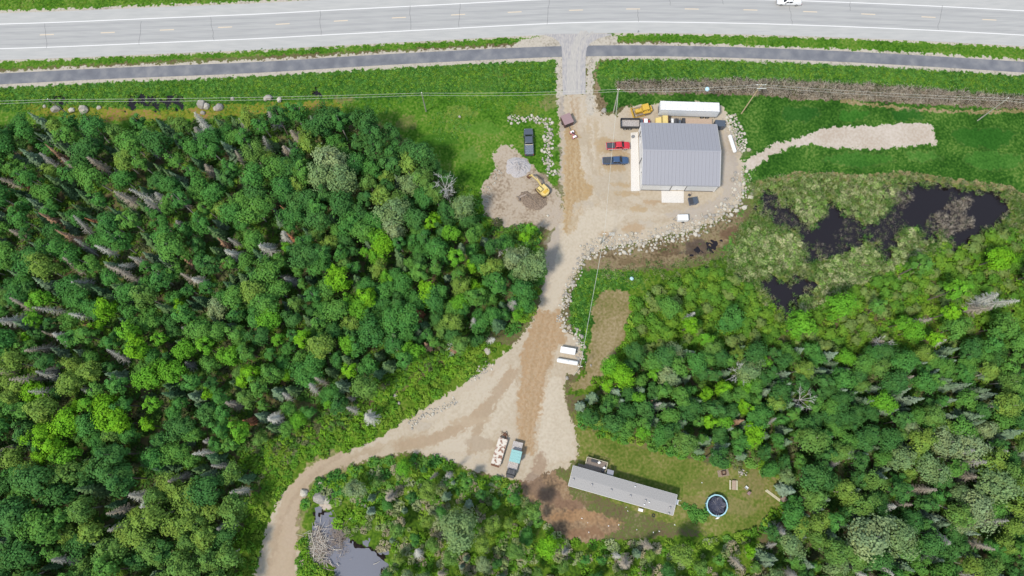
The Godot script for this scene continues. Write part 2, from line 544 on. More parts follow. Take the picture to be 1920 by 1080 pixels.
	for k2 in 7:
		line.call([1061 + k2 * 4, 262, 1059 + k2 * 5, 330, 1058 + k2 * 6, 380, 1056 + k2 * 3, 436], 0.3, [Color8(212, 186, 146), Color8(184, 150, 104)][k2 % 2], 190)
		line.call([1010 + k2 * 6, 590, 998 + k2 * 7, 660, 980 + k2 * 6, 740, 972 + k2 * 5, 846], 0.3, [Color8(208, 178, 142), Color8(182, 148, 108)][k2 % 2], 190)
	line.call([1072, 180, 1073, 210, 1070, 236], 0.7, Color8(190, 160, 126), 150)
	line.call([1080, 180, 1081, 215, 1079, 240], 0.7, Color8(190, 160, 126), 150)
	for b in [[1150, 312, 5, 2.2, clay], [1160, 290, 4, 3, clay], [1140, 272, 5, 4, clay], [1165, 345, 5, 1.2, clay], [1225, 378, 4, 1.2, rust], [1198, 390, 4, 1.4, clay], [1185, 428, 5, 2.2, rust], [1135, 438, 3, 1.2, rust], [1172, 362, 6, 1, clay], [1330, 250, 3, 4, ash], [1376, 300, 2, 5, ash], [1000, 382, 4, 3, Color8(140, 118, 104)], [985, 370, 3, 2, Color8(130, 108, 92)], [1016, 330, 2.6, 2, Color8(150, 134, 116)], [1250, 470, 7, 2, Color8(120, 100, 80)], [1200, 490, 8, 2, Color8(128, 110, 82)], [1310, 462, 6, 3, Color8(84, 72, 72)], [1290, 472, 5, 1.6, Color8(80, 70, 70)], [1370, 440, 4, 4, Color8(110, 82, 66)], [1000, 900, 4, 5, Color8(150, 126, 110)], [1030, 930, 7, 3, Color8(140, 114, 98)], [1075, 945, 8, 2.5, Color8(146, 116, 98)], [1080, 966, 9, 2, Color8(192, 150, 110)], [1120, 976, 9, 1.6, Color8(190, 152, 114)], [1010, 870, 3, 4, Color8(170, 142, 118)], [1100, 996, 9, 2.2, Color8(156, 120, 94)], [880, 790, 8, 2, Color8(200, 176, 146)], [900, 830, 6, 3, Color8(190, 170, 146)], [1140, 780, 6, 2, Color8(170, 152, 116)], [1200, 830, 6, 2, Color8(164, 150, 108)], [1300, 940, 5, 3, Color8(160, 148, 96)], [1410, 905, 6, 5, Color8(166, 150, 110)], [1380, 950, 8, 4, Color8(168, 154, 110)], [1320, 905, 8, 3, Color8(130, 134, 72)], [545, 1000, 4, 9, Color8(200, 176, 150)], [860, 210, 7, 3, Color8(150, 164, 84)], [760, 230, 5, 3, Color8(132, 128, 84)], [985, 205, 6, 4, Color8(140, 150, 70)], [1030, 190, 4, 4, Color8(160, 146, 110)], [940, 140, 4, 1, Color8(140, 130, 70)], [640, 186, 5, 2, Color8(170, 150, 110)], [1600, 300, 12, 4, Color8(70, 130, 50)], [1730, 292, 8, 3, Color8(96, 152, 66)], [1650, 295, 7, 3, Color8(88, 146, 58)], [1850, 260, 14, 6, Color8(48, 110, 36)], [1500, 215, 10, 4, Color8(46, 104, 40)], [1600, 215, 9, 3, Color8(62, 130, 44)], [1870, 300, 12, 5, Color8(80, 140, 56)], [1700, 215, 7, 3, Color8(44, 104, 38)], [1130, 130, 4, 3, Color8(60, 120, 40)], [820, 260, 9, 4, Color8(70, 120, 38)], [900, 240, 9, 4, Color8(100, 150, 56)], [880, 290, 5, 4, Color8(110, 150, 70)]]:
		var c0 := G2(b[0], b[1])
		var e := PackedVector2Array()
		for i in 14:
			var q := TAU * i / 14
			var k := rf(0.6, 1.25)
			e.append(c0 + Vector2(cos(q) * b[2] * k, sin(q) * b[3] * k) * 0.62)
		fill_poly(ov, e, Color8(b[4].r8, b[4].g8, b[4].b8, 150))
	ov.resize(TW / 2, TH / 2, Image.INTERPOLATE_BILINEAR)
	ov.resize(TW, TH, Image.INTERPOLATE_BILINEAR)
	var stops := {
		0: [[108, 98, 72], [126, 114, 86], [108, 124, 64], [146, 134, 106]],
		1: [[56, 98, 24], [74, 122, 32], [90, 138, 40], [112, 148, 56], [142, 156, 84]],
		2: [[46, 88, 30], [60, 108, 38], [78, 124, 46], [102, 138, 62]],
		3: [[40, 82, 24], [52, 98, 30], [66, 112, 38], [90, 132, 52], [118, 148, 72]],
		4: [[92, 84, 70], [128, 116, 98], [158, 144, 126], [180, 166, 146]],
		5: [[204, 189, 166], [211, 197, 175], [217, 204, 184], [210, 198, 180]],
		6: [[204, 188, 172], [216, 204, 190], [228, 216, 204]],
		7: [[160, 142, 122], [190, 174, 154], [206, 192, 174], [198, 184, 168]],
		8: [[120, 102, 84], [148, 124, 100], [172, 144, 114], [180, 160, 134]],
		9: [[92, 118, 44], [116, 134, 58], [138, 144, 76], [166, 156, 106]],
		10: [[128, 128, 74], [152, 140, 96], [170, 154, 116], [184, 168, 134]],
		11: [[62, 86, 32], [94, 116, 50], [124, 138, 72], [156, 154, 102]],
		12: [[98, 84, 62], [134, 118, 90], [164, 146, 118], [120, 122, 72]],
		13: [[22, 18, 20], [34, 28, 30], [44, 38, 36], [58, 52, 44]],
		14: [[172, 164, 150], [204, 196, 182], [218, 210, 196], [196, 188, 176]],
		15: [[60, 90, 28], [82, 118, 34], [106, 140, 42], [134, 150, 70]],
		16: [[106, 124, 38], [134, 150, 48], [154, 148, 66], [176, 134, 98]],
	}
	var lut := PackedByteArray()
	lut.resize(17 * 256 * 3)
	for k in 17:
		var s: Array = stops[k]
		for i in 256:
			var t := clampf(i / 255.0, 0, 0.999) * (s.size() - 1)
			var a: Array = s[int(t)]
			var b: Array = s[int(t) + 1]
			var fr := t - int(t)
			var c := photo(int(lerpf(a[0], b[0], fr)), int(lerpf(a[1], b[1], fr)), int(lerpf(a[2], b[2], fr)))
			lut[(k * 256 + i) * 3] = c.r8
			lut[(k * 256 + i) * 3 + 1] = c.g8
			lut[(k * 256 + i) * 3 + 2] = c.b8
	# overlay colours to base colours, one look-up for each level
	var toned := PackedByteArray()
	toned.resize(256)
	for i in 256:
		toned[i] = photo(i, i, i).r8
	var idb := ids.get_data()
	var ovb := ov.get_data()
	var na := noise_bytes(0.07, 4, 3)
	var nb := noise_bytes(0.07, 4, 11)
	var nc := noise_bytes(0.012, 5, 21)
	var nd := noise_bytes(0.5, 1, 5)
	var ne := noise_bytes(0.16, 3, 9)
	var out := PackedByteArray()
	out.resize(TW * TH * 3)
	for y in TH:
		var row := y * TW
		for x in TW:
			var o := row + x
			var xx := clampi(x + ((na[o] - 128) >> 5) + ((nd[o] - 128) >> 6), 0, TW - 1)
			var yy := clampi(y + ((nb[o] - 128) >> 5) + ((ne[o] - 128) >> 6), 0, TH - 1)
			var k := idb[yy * TW + xx]
			var t := clampi(((nc[o] * 3 + ne[o] * 3 + nd[o] * 2) >> 3) * 2 - 128, 0, 255)
			var l := (k * 256 + t) * 3
			o = yy * TW + xx
			var a := ovb[o * 4 + 3]
			var c0 := o * 4
			o = row + x
			if a == 0:
				out[o * 3] = lut[l]
				out[o * 3 + 1] = lut[l + 1]
				out[o * 3 + 2] = lut[l + 2]
			else:
				a = clampi(a * (170 + (ne[o] >> 1) + (nd[o] >> 3)) >> 8, 0, 255)
				var w := 242 + (nd[o] >> 4)
				out[o * 3] = (lut[l] * (255 - a) + toned[mini(255, ovb[c0] * w >> 8)] * a) / 255
				out[o * 3 + 1] = (lut[l + 1] * (255 - a) + toned[mini(255, ovb[c0 + 1] * w >> 8)] * a) / 255
				out[o * 3 + 2] = (lut[l + 2] * (255 - a) + toned[mini(255, ovb[c0 + 2] * w >> 8)] * a) / 255
	var site := StandardMaterial3D.new()
	site.resource_name = "earth_and_grass"
	site.albedo_texture = ImageTexture.create_from_image(Image.create_from_data(TW, TH, false, Image.FORMAT_RGB8, out))
	site.texture_repeat = false
	site.roughness = 0.95
	site.metallic_specular = 0.2
	M.site = site
	# hollows: ponds, ditch pools
	var hol := Image.create(PW, PH, false, Image.FORMAT_L8)
	hol.fill(Color8(0, 0, 0))
	for p in [POND, POND_B, POND_C]:
		fill_poly(hol, poly(p), Color8(230, 230, 230))
	for p in LOBES:
		fill_poly(hol, poly(p), Color8(60, 60, 60))
	for p in [[84, 181, 102, 178, 122, 181, 128, 190, 108, 197, 92, 192], [228, 188, 240, 176, 256, 184, 262, 172, 280, 176, 292, 186, 304, 178, 324, 176, 346, 182, 350, 192, 330, 198, 290, 200, 250, 200, 232, 198], [582, 166, 596, 163, 608, 166, 600, 176, 594, 184, 584, 176], [1296, 470, 1308, 462, 1322, 458, 1336, 450, 1346, 440, 1350, 446, 1340, 460, 1320, 472, 1304, 478]]:
		fill_poly(hol, poly(p), Color8(190, 190, 190))
	hol.resize(PW / 2, PH / 2, Image.INTERPOLATE_BILINEAR)
	hol.resize(PW, PH, Image.INTERPOLATE_CUBIC)
	pond_map = hol.get_data()
	var jag := noise_bytes(0.11, 4, 77, PW, PH)
	var wax := noise_bytes(0.16, 3, 78, PW, PH)
	var way := noise_bytes(0.16, 3, 79, PW, PH)
	var plain_map := pond_map.duplicate()
	for y in PH:
		for x in PW:
			var sx := clampi(x + ((wax[y * PW + x] - 128) >> 5), 0, PW - 1)
			var sy := clampi(y + ((way[y * PW + x] - 128) >> 5), 0, PH - 1)
			pond_map[y * PW + x] = plain_map[sy * PW + sx]
	for i in pond_map.size():
		if pond_map[i] > 8:
			pond_map[i] = clampi(pond_map[i] + ((jag[i] - 128) >> 1) * (1 if pond_map[i] < 222 else 1), 0, 255)
	# the sheet itself: a fine grid over the place, wide skirts to the horizon
	var nx := 560
	var nz := 336
	var vs := PackedVector3Array()
	var us := PackedVector2Array()
	var ix := PackedInt32Array()
	vs.resize((nx + 1) * (nz + 1))
	us.resize(vs.size())
	for j in nz + 1:
		for i in nx + 1:
			var x := X0 + SX * i / nx
			var z := Z0 + SZ * j / nz
			vs[j * (nx + 1) + i] = Vector3(x, ground_at(x, z), z)
			us[j * (nx + 1) + i] = Vector2(float(i) / nx, float(j) / nz)
	for j in nz:
		for i in nx:
			var a := j * (nx + 1) + i
			ix.append_array([a, a + 1, a + nx + 2, a, a + nx + 2, a + nx + 1])
	var arr := []
	arr.resize(Mesh.ARRAY_MAX)
	arr[Mesh.ARRAY_VERTEX] = vs
	arr[Mesh.ARRAY_TEX_UV] = us
	arr[Mesh.ARRAY_INDEX] = ix
	var st := SurfaceTool.new()
	st.create_from_arrays(arr)
	st.generate_normals()
	st.set_material(site)
	var gm := st.commit()
	var far := Geo.new()
	var L := 1800.0
	var x1 := X0 + SX
	var z1 := Z0 + SZ
	for r in [[-L, -L, L, Z0], [-L, z1, L, L], [-L, Z0, X0, z1], [x1, Z0, L, z1]]:
		far.quad(Vector3(r[0], 0, r[3]), Vector3(r[2], 0, r[3]), Vector3(r[2], 0, r[1]), Vector3(r[0], 0, r[1]))
	var fa := []
	fa.resize(Mesh.ARRAY_MAX)
	fa[Mesh.ARRAY_VERTEX] = far.v
	fa[Mesh.ARRAY_NORMAL] = far.n
	gm.add_surface_from_arrays(Mesh.PRIMITIVE_TRIANGLES, fa)
	var fm := mat("far_forest_floor", lin(0.05, 0.07, 0.03), 0.95)
	fm.albedo_color = Color.WHITE
	fm.albedo_texture = noise_tex(ramp([0.2, 0.5, 0.8], [lin(0.08, 0.09, 0.045), lin(0.11, 0.12, 0.06), lin(0.14, 0.14, 0.08)]), 0.02, 5)
	fm.uv1_triplanar = true
	fm.uv1_world_triplanar = true
	fm.uv1_scale = Vector3.ONE * 0.02
	gm.surface_set_material(1, fm)
	var go := MeshInstance3D.new()
	go.name = "ground"
	go.mesh = gm
	go.set_meta("kind", "structure")
	add_child(go)
	# worked surfaces, sheets just above the ground with the same earth on them
	for s in [["gravel_drive", DRIVE, 0.004], ["dirt_pad", PAD, 0.008], ["mud_bank", MUD, 0.008]]:
		var g := Geo.new()
		g.sheet(poly(s[1]), s[2])
		for p in g.v:
			g.uv.append(site_px(Vector2(p.x, p.z)))
		struct(s[0], g, site)
	# water
	var wm := mat("marsh_water", lin(0.010, 0.007, 0.009), 0.08)
	wm.metallic_specular = 0.42
	var wl := mat("silty_water", photo(138, 140, 152), 0.10)
	for w in [["marsh_pond", [1400, 320, 1920, 320, 1920, 510, 1400, 510], -0.42, wm], ["marsh_pond", [1410, 500, 1550, 500, 1550, 610, 1410, 610], -0.42, wm], ["debris_pond", [570, 930, 730, 930, 740, 1130, 570, 1130], -0.42, wl], ["ditch_water", [40, 160, 640, 150, 640, 205, 40, 215], -0.5, wm], ["marsh_puddle", [1290, 445, 1360, 445, 1360, 480, 1290, 480], -0.5, wm]]:
		var g2 := Geo.new()
		g2.sheet(poly(w[1]), w[2])
		struct(w[0], g2, w[3])

# ---- highway and path -------------------------------------------------------
# the lower white line of the highway and the middle of the path, in pixels
const LINE := [-420, 104, -200, 98, 0, 91.5, 120, 87.5, 300, 80, 480, 72.5, 640, 64, 800, 56, 960, 47.5, 1080, 42.5, 1190, 41, 1320, 42.5, 1440, 45, 1600, 50.5, 1760, 57.5, 1920, 66, 2120, 78, 2340, 92]
const PATH := [-420, 163, -200, 157, 0, 148, 200, 138, 480, 126.5, 720, 112, 960, 100, 1080, 96, 1200, 95, 1320, 97, 1440, 100.5, 1600, 107, 1760, 116, 1920, 126, 2120, 139, 2340, 155]

func off_line(px: Array, o: float) -> PackedVector2Array:      # a line shifted by o metres, plus = down the picture
	var c := smooth_line(poly(px), 6)
	var r := PackedVector2Array()
	for i in c.size():
		var d := (c[mini(i + 1, c.size() - 1)] - c[maxi(i - 1, 0)]).normalized()
		r.append(c[i] + Vector2(-d.y, d.x) * o)
	return r

func between(px: Array, a: float, b: float) -> PackedVector2Array:
	var l := off_line(px, a)
	var r := off_line(px, b)
	r.reverse()
	l.append_array(r)
	return l

func road_band(extra_up: float, extra_down: float) -> PackedVector2Array:
	return between(LINE, -10.9 + extra_up, 3.4 + extra_down)

func path_band(up: float, down: float) -> PackedVector2Array:
	return between(PATH, up * 0.62, down * 0.72)

func ribbon(px: Array, a: float, b: float, y: float) -> Geo:
	var g := Geo.new()
	var l := off_line(px, a)
	var r := off_line(px, b)
	for i in l.size() - 1:
		g.quad(Vector3(l[i].x, y, l[i].y), Vector3(r[i].x, y, r[i].y), Vector3(r[i + 1].x, y, r[i + 1].y), Vector3(l[i + 1].x, y, l[i + 1].y))
	return g

func build_roads() -> void:
	var hw := struct("highway", ribbon(LINE, -10.9, 3.4, 0.02), M.highway)
	part(hw, "edge_line", ribbon(LINE, -0.13, 0.13, 0.030), M.line_white)
	part(hw, "edge_line", ribbon(LINE, -7.63, -7.37, 0.030), M.line_white)
	for k in 2:
		part(hw, "lane", ribbon(LINE, -3.75 * (k + 1), -3.75 * k - 0.002, 0.025), M.lane)
	for o in [-1.0, -2.75, -4.75, -6.5]:
		part(hw, "wheel_track", ribbon(LINE, o - 0.35, o + 0.35, 0.028), M.wheel_track)
	# centre dashes
	for e in [[-21, 69], [88, 65], [202, 61], [313, 56], [422, 51], [530, 45], [639, 39], [748, 33], [859, 27.4], [965, 22.6], [1080, 19], [1187, 16.8], [1297, 16.8], [1407, 18.6], [1519, 22], [1628, 26.6], [1741, 32], [1855, 37]]:
		var p := G(e[0], e[1], 0.032)
		var f := Vector3.RIGHT
		var c := off_line(LINE, -3.75)
		for i in c.size() - 1:
			if c[i].x <= p.x and c[i + 1].x > p.x:
				f = Vector3(c[i + 1].x - c[i].x, 0, c[i + 1].y - c[i].y).normalized()
		var s := Vector3(-f.z, 0, f.x) * 0.13
		var g := Geo.new()
		g.quad(p - s - f * 1.9, p + s - f * 1.9, p + s + f * 1.9, p - s + f * 1.9)
		part(hw, "lane_dash", g, M.line_yellow)
	# sealed cracks across the lanes
	for cr in [[84, 44, 88, 90], [265, 40, 260, 84], [395, 32, 401, 76], [600, 20, 602, 66], [769, 11, 770, 56], [863, 7, 860, 51], [1030, 0, 1026, 46], [1196, 17, 1197, 41], [1480, 12, 1486, 46], [1594, 3, 1594, 20], [1767, 10, 1758, 56], [1256, -2, 1256, 10], [1354, -2, 1356, 8]]:
		var g := Geo.new()
		var a := G(cr[0], cr[1], 0.034)
		var b := G(cr[2], cr[3], 0.034)
		var prev := a
		for i in range(1, 7):
			var q := a.lerp(b, i / 6.0) + Vector3(rf(-0.18, 0.18), 0, 0)
			g.quad(prev + Vector3(-0.045, 0, 0), q + Vector3(-0.045, 0, 0), q + Vector3(0.045, 0, 0), prev + Vector3(0.045, 0, 0))
			prev = q
		part(hw, "crack", g, M.seam)
	struct("bicycle_path", ribbon(PATH, -1.62, 1.62, 0.016), M.path)
	# paved mouth of the drive, with the dust of the yard on it
	var ap := Geo.new()
	ap.sheet(poly([1020, 66, 1036, 70, 1047, 78, 1053, 88, 1054, 110, 1055, 178, 1098, 176, 1098, 108, 1100, 90, 1108, 80, 1122, 72, 1146, 66, 1146, 63, 1020, 63.5]), 0.024)
	var apron := struct("drive_apron", ap, M.apron)
	for tr in [[1092, 58, 1080, 72, 1073, 92, 1071, 120, 1072, 176], [1102, 60, 1088, 72, 1080, 92, 1078, 120, 1079, 176], [1112, 60, 1098, 72, 1088, 92, 1085, 130, 1086, 176], [1066, 110, 1065, 140, 1066, 176], [1100, 58, 1086, 70, 1077, 92, 1075, 130, 1076, 176]]:
		var g2 := Geo.new()
		g2.sheet(band(tr, 0.7), 0.029 + 0.003 * apron.get_child_count())
		part(apron, "dust_track", g2, M.dust)

# ---- materials ----------------------------------------------------------------
func make_materials() -> void:
	var streak := func(called: String, cols: Array, sx: float, sz: float) -> StandardMaterial3D:
		var m := mat(called, Color.WHITE, 0.9)
		m.albedo_texture = noise_tex(ramp([0.15, 0.5, 0.85], cols), 0.02, 5, 512)
		m.uv1_triplanar = true
		m.uv1_world_triplanar = true
		m.uv1_scale = Vector3(sx, 0.2, sz)
		m.metallic_specular = 0.3
		return m
	streak.call("highway", [photo(202, 203, 202), photo(207, 208, 207), photo(213, 213, 211)], 0.012, 0.1)
	streak.call("lane", [photo(194, 195, 195), photo(200, 201, 201), photo(206, 207, 206)], 0.008, 0.16)
	streak.call("wheel_track", [photo(186, 187, 188), photo(193, 194, 195), photo(200, 201, 201)], 0.008, 0.2)
	streak.call("path", [photo(128, 131, 140), photo(140, 143, 151), photo(158, 159, 163)], 0.02, 0.02)
	streak.call("apron", [photo(182, 180, 182), photo(198, 195, 195), photo(212, 206, 200)], 0.16, 0.05)
	streak.call("dust", [photo(198, 195, 192), photo(207, 203, 198), photo(215, 210, 204)], 0.2, 0.05)
	mat("line_white", photo(250, 250, 250, 1.1), 0.7)
	mat("line_yellow", photo(244, 226, 200, 1.05), 0.7)
	mat("seam", photo(134, 134, 136), 0.8)
	mat("roof_steel", photo(184, 185, 194), 0.5, 0.15)
	mat("siding", lin(0.66, 0.67, 0.68), 0.6, 0.0, 0.08, 0.5)
	mat("trim_white", lin(0.68, 0.68, 0.68), 0.6)
	mat("concrete", lin(0.62, 0.60, 0.57), 0.85, 0.0, 0.10, 0.4)
	mat("dark_trim", lin(0.10, 0.10, 0.11), 0.6)
	mat("charcoal", lin(0.035, 0.037, 0.045), 0.6)
	mat("tyre", lin(0.03, 0.03, 0.03), 0.9)
	mat("rim", lin(0.45, 0.45, 0.46), 0.4, 0.5)
	mat("glass_dark", lin(0.015, 0.018, 0.022), 0.08)
	mat("lamp_clear", lin(0.7, 0.7, 0.7), 0.2)
	mat("lamp_red", lin(0.35, 0.01, 0.01), 0.3)
	mat("lamp_amber", lin(0.6, 0.2, 0.02), 0.3)
	mat("steel_grey", lin(0.25, 0.25, 0.26), 0.5, 0.4)
	mat("white_paint", lin(0.74, 0.75, 0.76), 0.4)
	mat("weather_white", lin(0.70, 0.71, 0.73), 0.6, 0.0, 0.14, 0.25)
	mat("trailer_side", lin(0.68, 0.71, 0.74), 0.4, 0.0, 0.06, 0.3)
	mat("tank_white", lin(0.74, 0.75, 0.74), 0.45, 0.0, 0.06, 0.6)
	paint("red_paint", lin(0.50, 0.02, 0.035))
	paint("blue_paint", lin(0.035, 0.075, 0.16))
	paint("slate_paint", lin(0.06, 0.075, 0.10))
	paint("white_gloss", lin(0.74, 0.75, 0.76))
	mat("bed_dark", lin(0.07, 0.08, 0.10), 0.8, 0.0, 0.3, 0.8)
	mat("bed_faded", lin(0.19, 0.23, 0.30), 0.85, 0.0, 0.4, 0.6)
	mat("machine_yellow", lin(0.62, 0.40, 0.05), 0.5, 0.0, 0.2, 0.5)
	mat("cream_yellow", lin(0.66, 0.52, 0.20), 0.5, 0.0, 0.12, 0.5)
	mat("track_steel", lin(0.16, 0.11, 0.08), 0.7, 0.2, 0.4, 0.9)
	mat("track_dusty", lin(0.34, 0.27, 0.20), 0.9, 0.0, 0.35, 0.8)
	mat("brown_box", lin(0.28, 0.19, 0.20), 0.7, 0.0, 0.1, 0.6)
	mat("brown_side", lin(0.11, 0.06, 0.06), 0.7, 0.0, 0.2, 0.6)
	mat("pink_paint", lin(0.60, 0.22, 0.24), 0.45, 0.0, 0.2, 0.9)
	mat("red_plain", lin(0.45, 0.04, 0.04), 0.45)
	mat("rust", lin(0.22, 0.11, 0.07), 0.85, 0.0, 0.45, 0.5)
	var rw := mat("rusted_white", Color.WHITE, 0.8)
	rw.albedo_texture = noise_tex(ramp([0.0, 0.36, 0.42, 0.7, 1.0], [lin(0.16, 0.08, 0.05), lin(0.28, 0.17, 0.13), lin(0.46, 0.42, 0.37), lin(0.56, 0.52, 0.46), lin(0.50, 0.45, 0.42)]), 0.018, 5, 256, 31)
	rw.uv1_triplanar = true
	rw.uv1_scale = Vector3(0.22, 0.3, 0.22)
	mat("faded_deck", lin(0.46, 0.43, 0.42), 0.85, 0.0, 0.25, 0.4)
	mat("teal_cap", lin(0.24, 0.46, 0.46), 0.55, 0.0, 0.12, 0.5)
	mat("wood_grey", lin(0.30, 0.25, 0.22), 0.9, 0.0, 0.35, 0.9)
	mat("wood_tan", lin(0.48, 0.37, 0.29), 0.85, 0.0, 0.25, 0.9)
	mat("wood_pole", lin(0.52, 0.43, 0.26), 0.9, 0.0, 0.3, 0.6)
	mat("wood_pole_grey", lin(0.48, 0.47, 0.41), 0.9, 0.0, 0.3, 0.6)
	mat("wood_pale", lin(0.55, 0.52, 0.38), 0.8, 0.0, 0.12, 0.6)
	var sh := mat("shingles", Color.WHITE, 0.95)
	sh.albedo_texture = noise_tex(ramp([0.15, 0.4, 0.6, 0.85], [lin(0.22, 0.215, 0.215), lin(0.27, 0.265, 0.265), lin(0.30, 0.295, 0.29), lin(0.36, 0.35, 0.345)]), 0.05, 4, 512, 12)
	sh.uv1_triplanar = true
	sh.uv1_scale = Vector3(0.10, 0.3, 0.34)
	mat("pool_rim", lin(0.34, 0.58, 0.66), 0.45, 0.0, 0.1, 0.4)
	mat("pool_wall", lin(0.08, 0.22, 0.33), 0.5, 0.0, 0.2, 0.3)
	mat("pool_cover", lin(0.045, 0.05, 0.085), 0.55, 0.0, 0.3, 0.35)
	mat("plastic_blue", lin(0.40, 0.60, 0.68), 0.4)
	mat("green_hose", lin(0.20, 0.42, 0.12), 0.5)
	mat("wire_metal", lin(0.62, 0.64, 0.58), 0.5, 0.2)
	mat("stone_a", lin(0.48, 0.45, 0.39), 0.95, 0.0, 0.3, 0.6)
	mat("stone_b", lin(0.57, 0.54, 0.47), 0.95, 0.0, 0.25, 0.6)
	mat("stone_c", lin(0.38, 0.36, 0.33), 0.95, 0.0, 0.3, 0.6)
	mat("stone_d", lin(0.50, 0.45, 0.36), 0.95, 0.0, 0.35, 0.6)
	mat("gravel_pile", photo(216, 212, 214, 1.1), 0.98, 0.0, 0.2, 0.5)
	mat("dirt_pile", photo(184, 164, 146), 0.98, 0.0, 0.4, 0.4)
	mat("bark", lin(0.13, 0.11, 0.09), 0.95)
	mat("bark_pale", lin(0.42, 0.40, 0.36), 0.9)
	mat("log", lin(0.40, 0.33, 0.28), 0.9, 0.0, 0.3, 0.8)
	mat("log_pale", lin(0.56, 0.52, 0.46), 0.9, 0.0, 0.2, 0.8)

# ---- the metal shop -------------------------------------------------------------
func build_shop() -> void:
	var s := thing("metal_shop_building", "grey roofed metal shop building with white walls on the gravel yard", "building", Vector3(42.25, 0, -73.28), -0.0227)
	var hx := 9.38
	var hz := 8.08
	var ev := 4.5
	var rg := 6.75
	var g: Geo
	# walls, with a door opening in the lower side and gable tops on the ends
	for e in [-1, 1]:
		g = Geo.new()
		g.prism([Vector2(-hz, 0.12), Vector2(hz, 0.12), Vector2(hz, ev), Vector2(0, ev + (rg - ev) * hz / 8.32 - 0.02), Vector2(-hz, ev)], -0.1, 0.1)
		var w := part(s, "end_wall", g, M.siding)
		w.position = Vector3(e * (hx - 0.1), 0, 0)
		w.rotation.y = -PI / 2
	g = Geo.new()
	g.box(Vector3(0, (ev + 0.12) / 2, -hz + 0.1), Vector3(hx * 2 - 0.42, ev - 0.12, 0.2))
	part(s, "back_wall", g, M.siding)
	g = Geo.new()
	var dl := -1.85
	var dr := 1.75
	g.box(Vector3((-hx + 0.21 + dl) / 2, (ev + 0.12) / 2, hz - 0.1), Vector3(dl + hx - 0.21, ev - 0.12, 0.2))
	g.box(Vector3((hx - 0.21 + dr) / 2, (ev + 0.12) / 2, hz - 0.1), Vector3(hx - 0.21 - dr, ev - 0.12, 0.2))
	g.box(Vector3((dl + dr) / 2, (ev + 3.7) / 2, hz - 0.1), Vector3(dr - dl, ev - 3.7, 0.2))
	part(s, "front_wall", g, M.siding)
	g = Geo.new()
	for i in 6:
		g.box(Vector3((dl + dr) / 2, 0.14 + 0.59 * (i + 0.5), hz - 0.17), Vector3(dr - dl, 0.57, 0.08), 0.0)
	var door := part(s, "overhead_door", g, M.trim_white)
	g = Geo.new()
	g.box(Vector3((dl + dr) / 2, 0.5, hz - 0.10), Vector3(0.4, 0.06, 0.06))
	part(door, "handle", g, M.dark_trim)
	for x in [dl - 0.08, dr + 0.08]:
		g = Geo.new()
		g.box(Vector3(x, 1.9, hz + 0.03), Vector3(0.16, 3.7, 0.06))
		part(s, "door_trim", g, M.dark_trim)
	for x in [[-hx + 0.3, dl - 0.2], [dr + 0.2, hx - 0.3]]:
		g = Geo.new()
		g.box(Vector3((x[0] + x[1]) / 2, 0.24, hz + 0.03), Vector3(x[1] - x[0], 0.3, 0.06), 0.02)
		part(s, "base_trim", g, M.dark_trim)
	for e in [[-1, 1], [1, 1], [-1, -1], [1, -1]]:
		g = Geo.new()
		g.box(Vector3(e[0] * (hx + 0.02), (ev - 0.1) / 2 + 0.1, e[1] * (hz + 0.02)), Vector3(0.24, ev - 0.2, 0.24))
		part(s, "corner_trim", g, M.trim_white)
	for z in [-6.6, 0.9]:
		g = Geo.new()
		g.box(Vector3(-hx - 0.06, 1.9, z), Vector3(0.10, 3.5, 0.34), 0.02)
		part(s, "downspout", g, M.dark_trim)
	for z in [-4.2, 3.6]:
		g = Geo.new()
		g.box(Vector3(-hx - 0.03, 1.2, z), Vector3(0.06, 2.1, 0.95))
		var wd := part(s, "side_door", g, M.trim_white)
		g = Geo.new()
		g.tube(Vector3(-hx - 0.06, 1.1, z + 0.36), Vector3(-hx - 0.13, 1.1, z + 0.36), 0.03, 0.03)
		part(wd, "door_knob", g, M.dark_trim)
	for p in [[-hx - 0.14, 3.6, 4.7], [-hx - 0.14, 3.3, -5.2]]:
		g = Geo.new()
		g.box(Vector3(p[0], p[1], p[2]), Vector3(0.28, 0.2, 0.34), 0.05)
		part(s, "wall_light", g, M.steel_grey)
	g = Geo.new()
	g.box(Vector3(0.9, 4.05, hz + 0.14), Vector3(0.3, 0.22, 0.28), 0.05)
	part(s, "wall_light", g, M.steel_grey)
	# roof: two slopes of standing seam panels
	var fz := 8.36
	var fx := 9.68
	var roof := Node3D.new()
	roof.name = "roof"
	s.add_child(roof)
	var len := sqrt(fz * fz + (rg - ev) * (rg - ev))
	var ang := atan2(rg - ev, fz)
	var panel := Geo.new()
	var pw := fx * 2 / 21.0
	panel.box(Vector3(0, 0, len / 2), Vector3(pw - 0.004, 0.05, len - 0.1))
	panel.box(Vector3(-pw / 2 + 0.03, 0.06, len / 2), Vector3(0.05, 0.07, len - 0.12), 0.01)
	panel.box(Vector3(0, 0.034, len / 2), Vector3(0.05, 0.02, len - 0.12))
	var pm := panel.mesh()
	for side in 2:
		for i in 21:
			var p := part(roof, "roof_panel", pm, M.roof_steel)
			var b := Basis(Vector3.UP, PI * side) * Basis(Vector3.RIGHT, ang)
			p.transform = Transform3D(b, Vector3(-fx + pw * (i + 0.5), rg, 0))
	g = Geo.new()
	for side in [-1, 1]:
		var d := Vector3(0, -sin(ang), side * cos(ang))
		var n := Vector3(0, cos(ang), side * sin(ang))
		var a := Vector3(0, rg + 0.09, 0)
		g.quadn(a + Vector3(-fx, 0, 0), a + Vector3(fx, 0, 0), a + d * 0.3 + Vector3(fx, 0, 0), a + d * 0.3 + Vector3(-fx, 0, 0), n)
	part(roof, "ridge_cap", g, M.roof_steel)
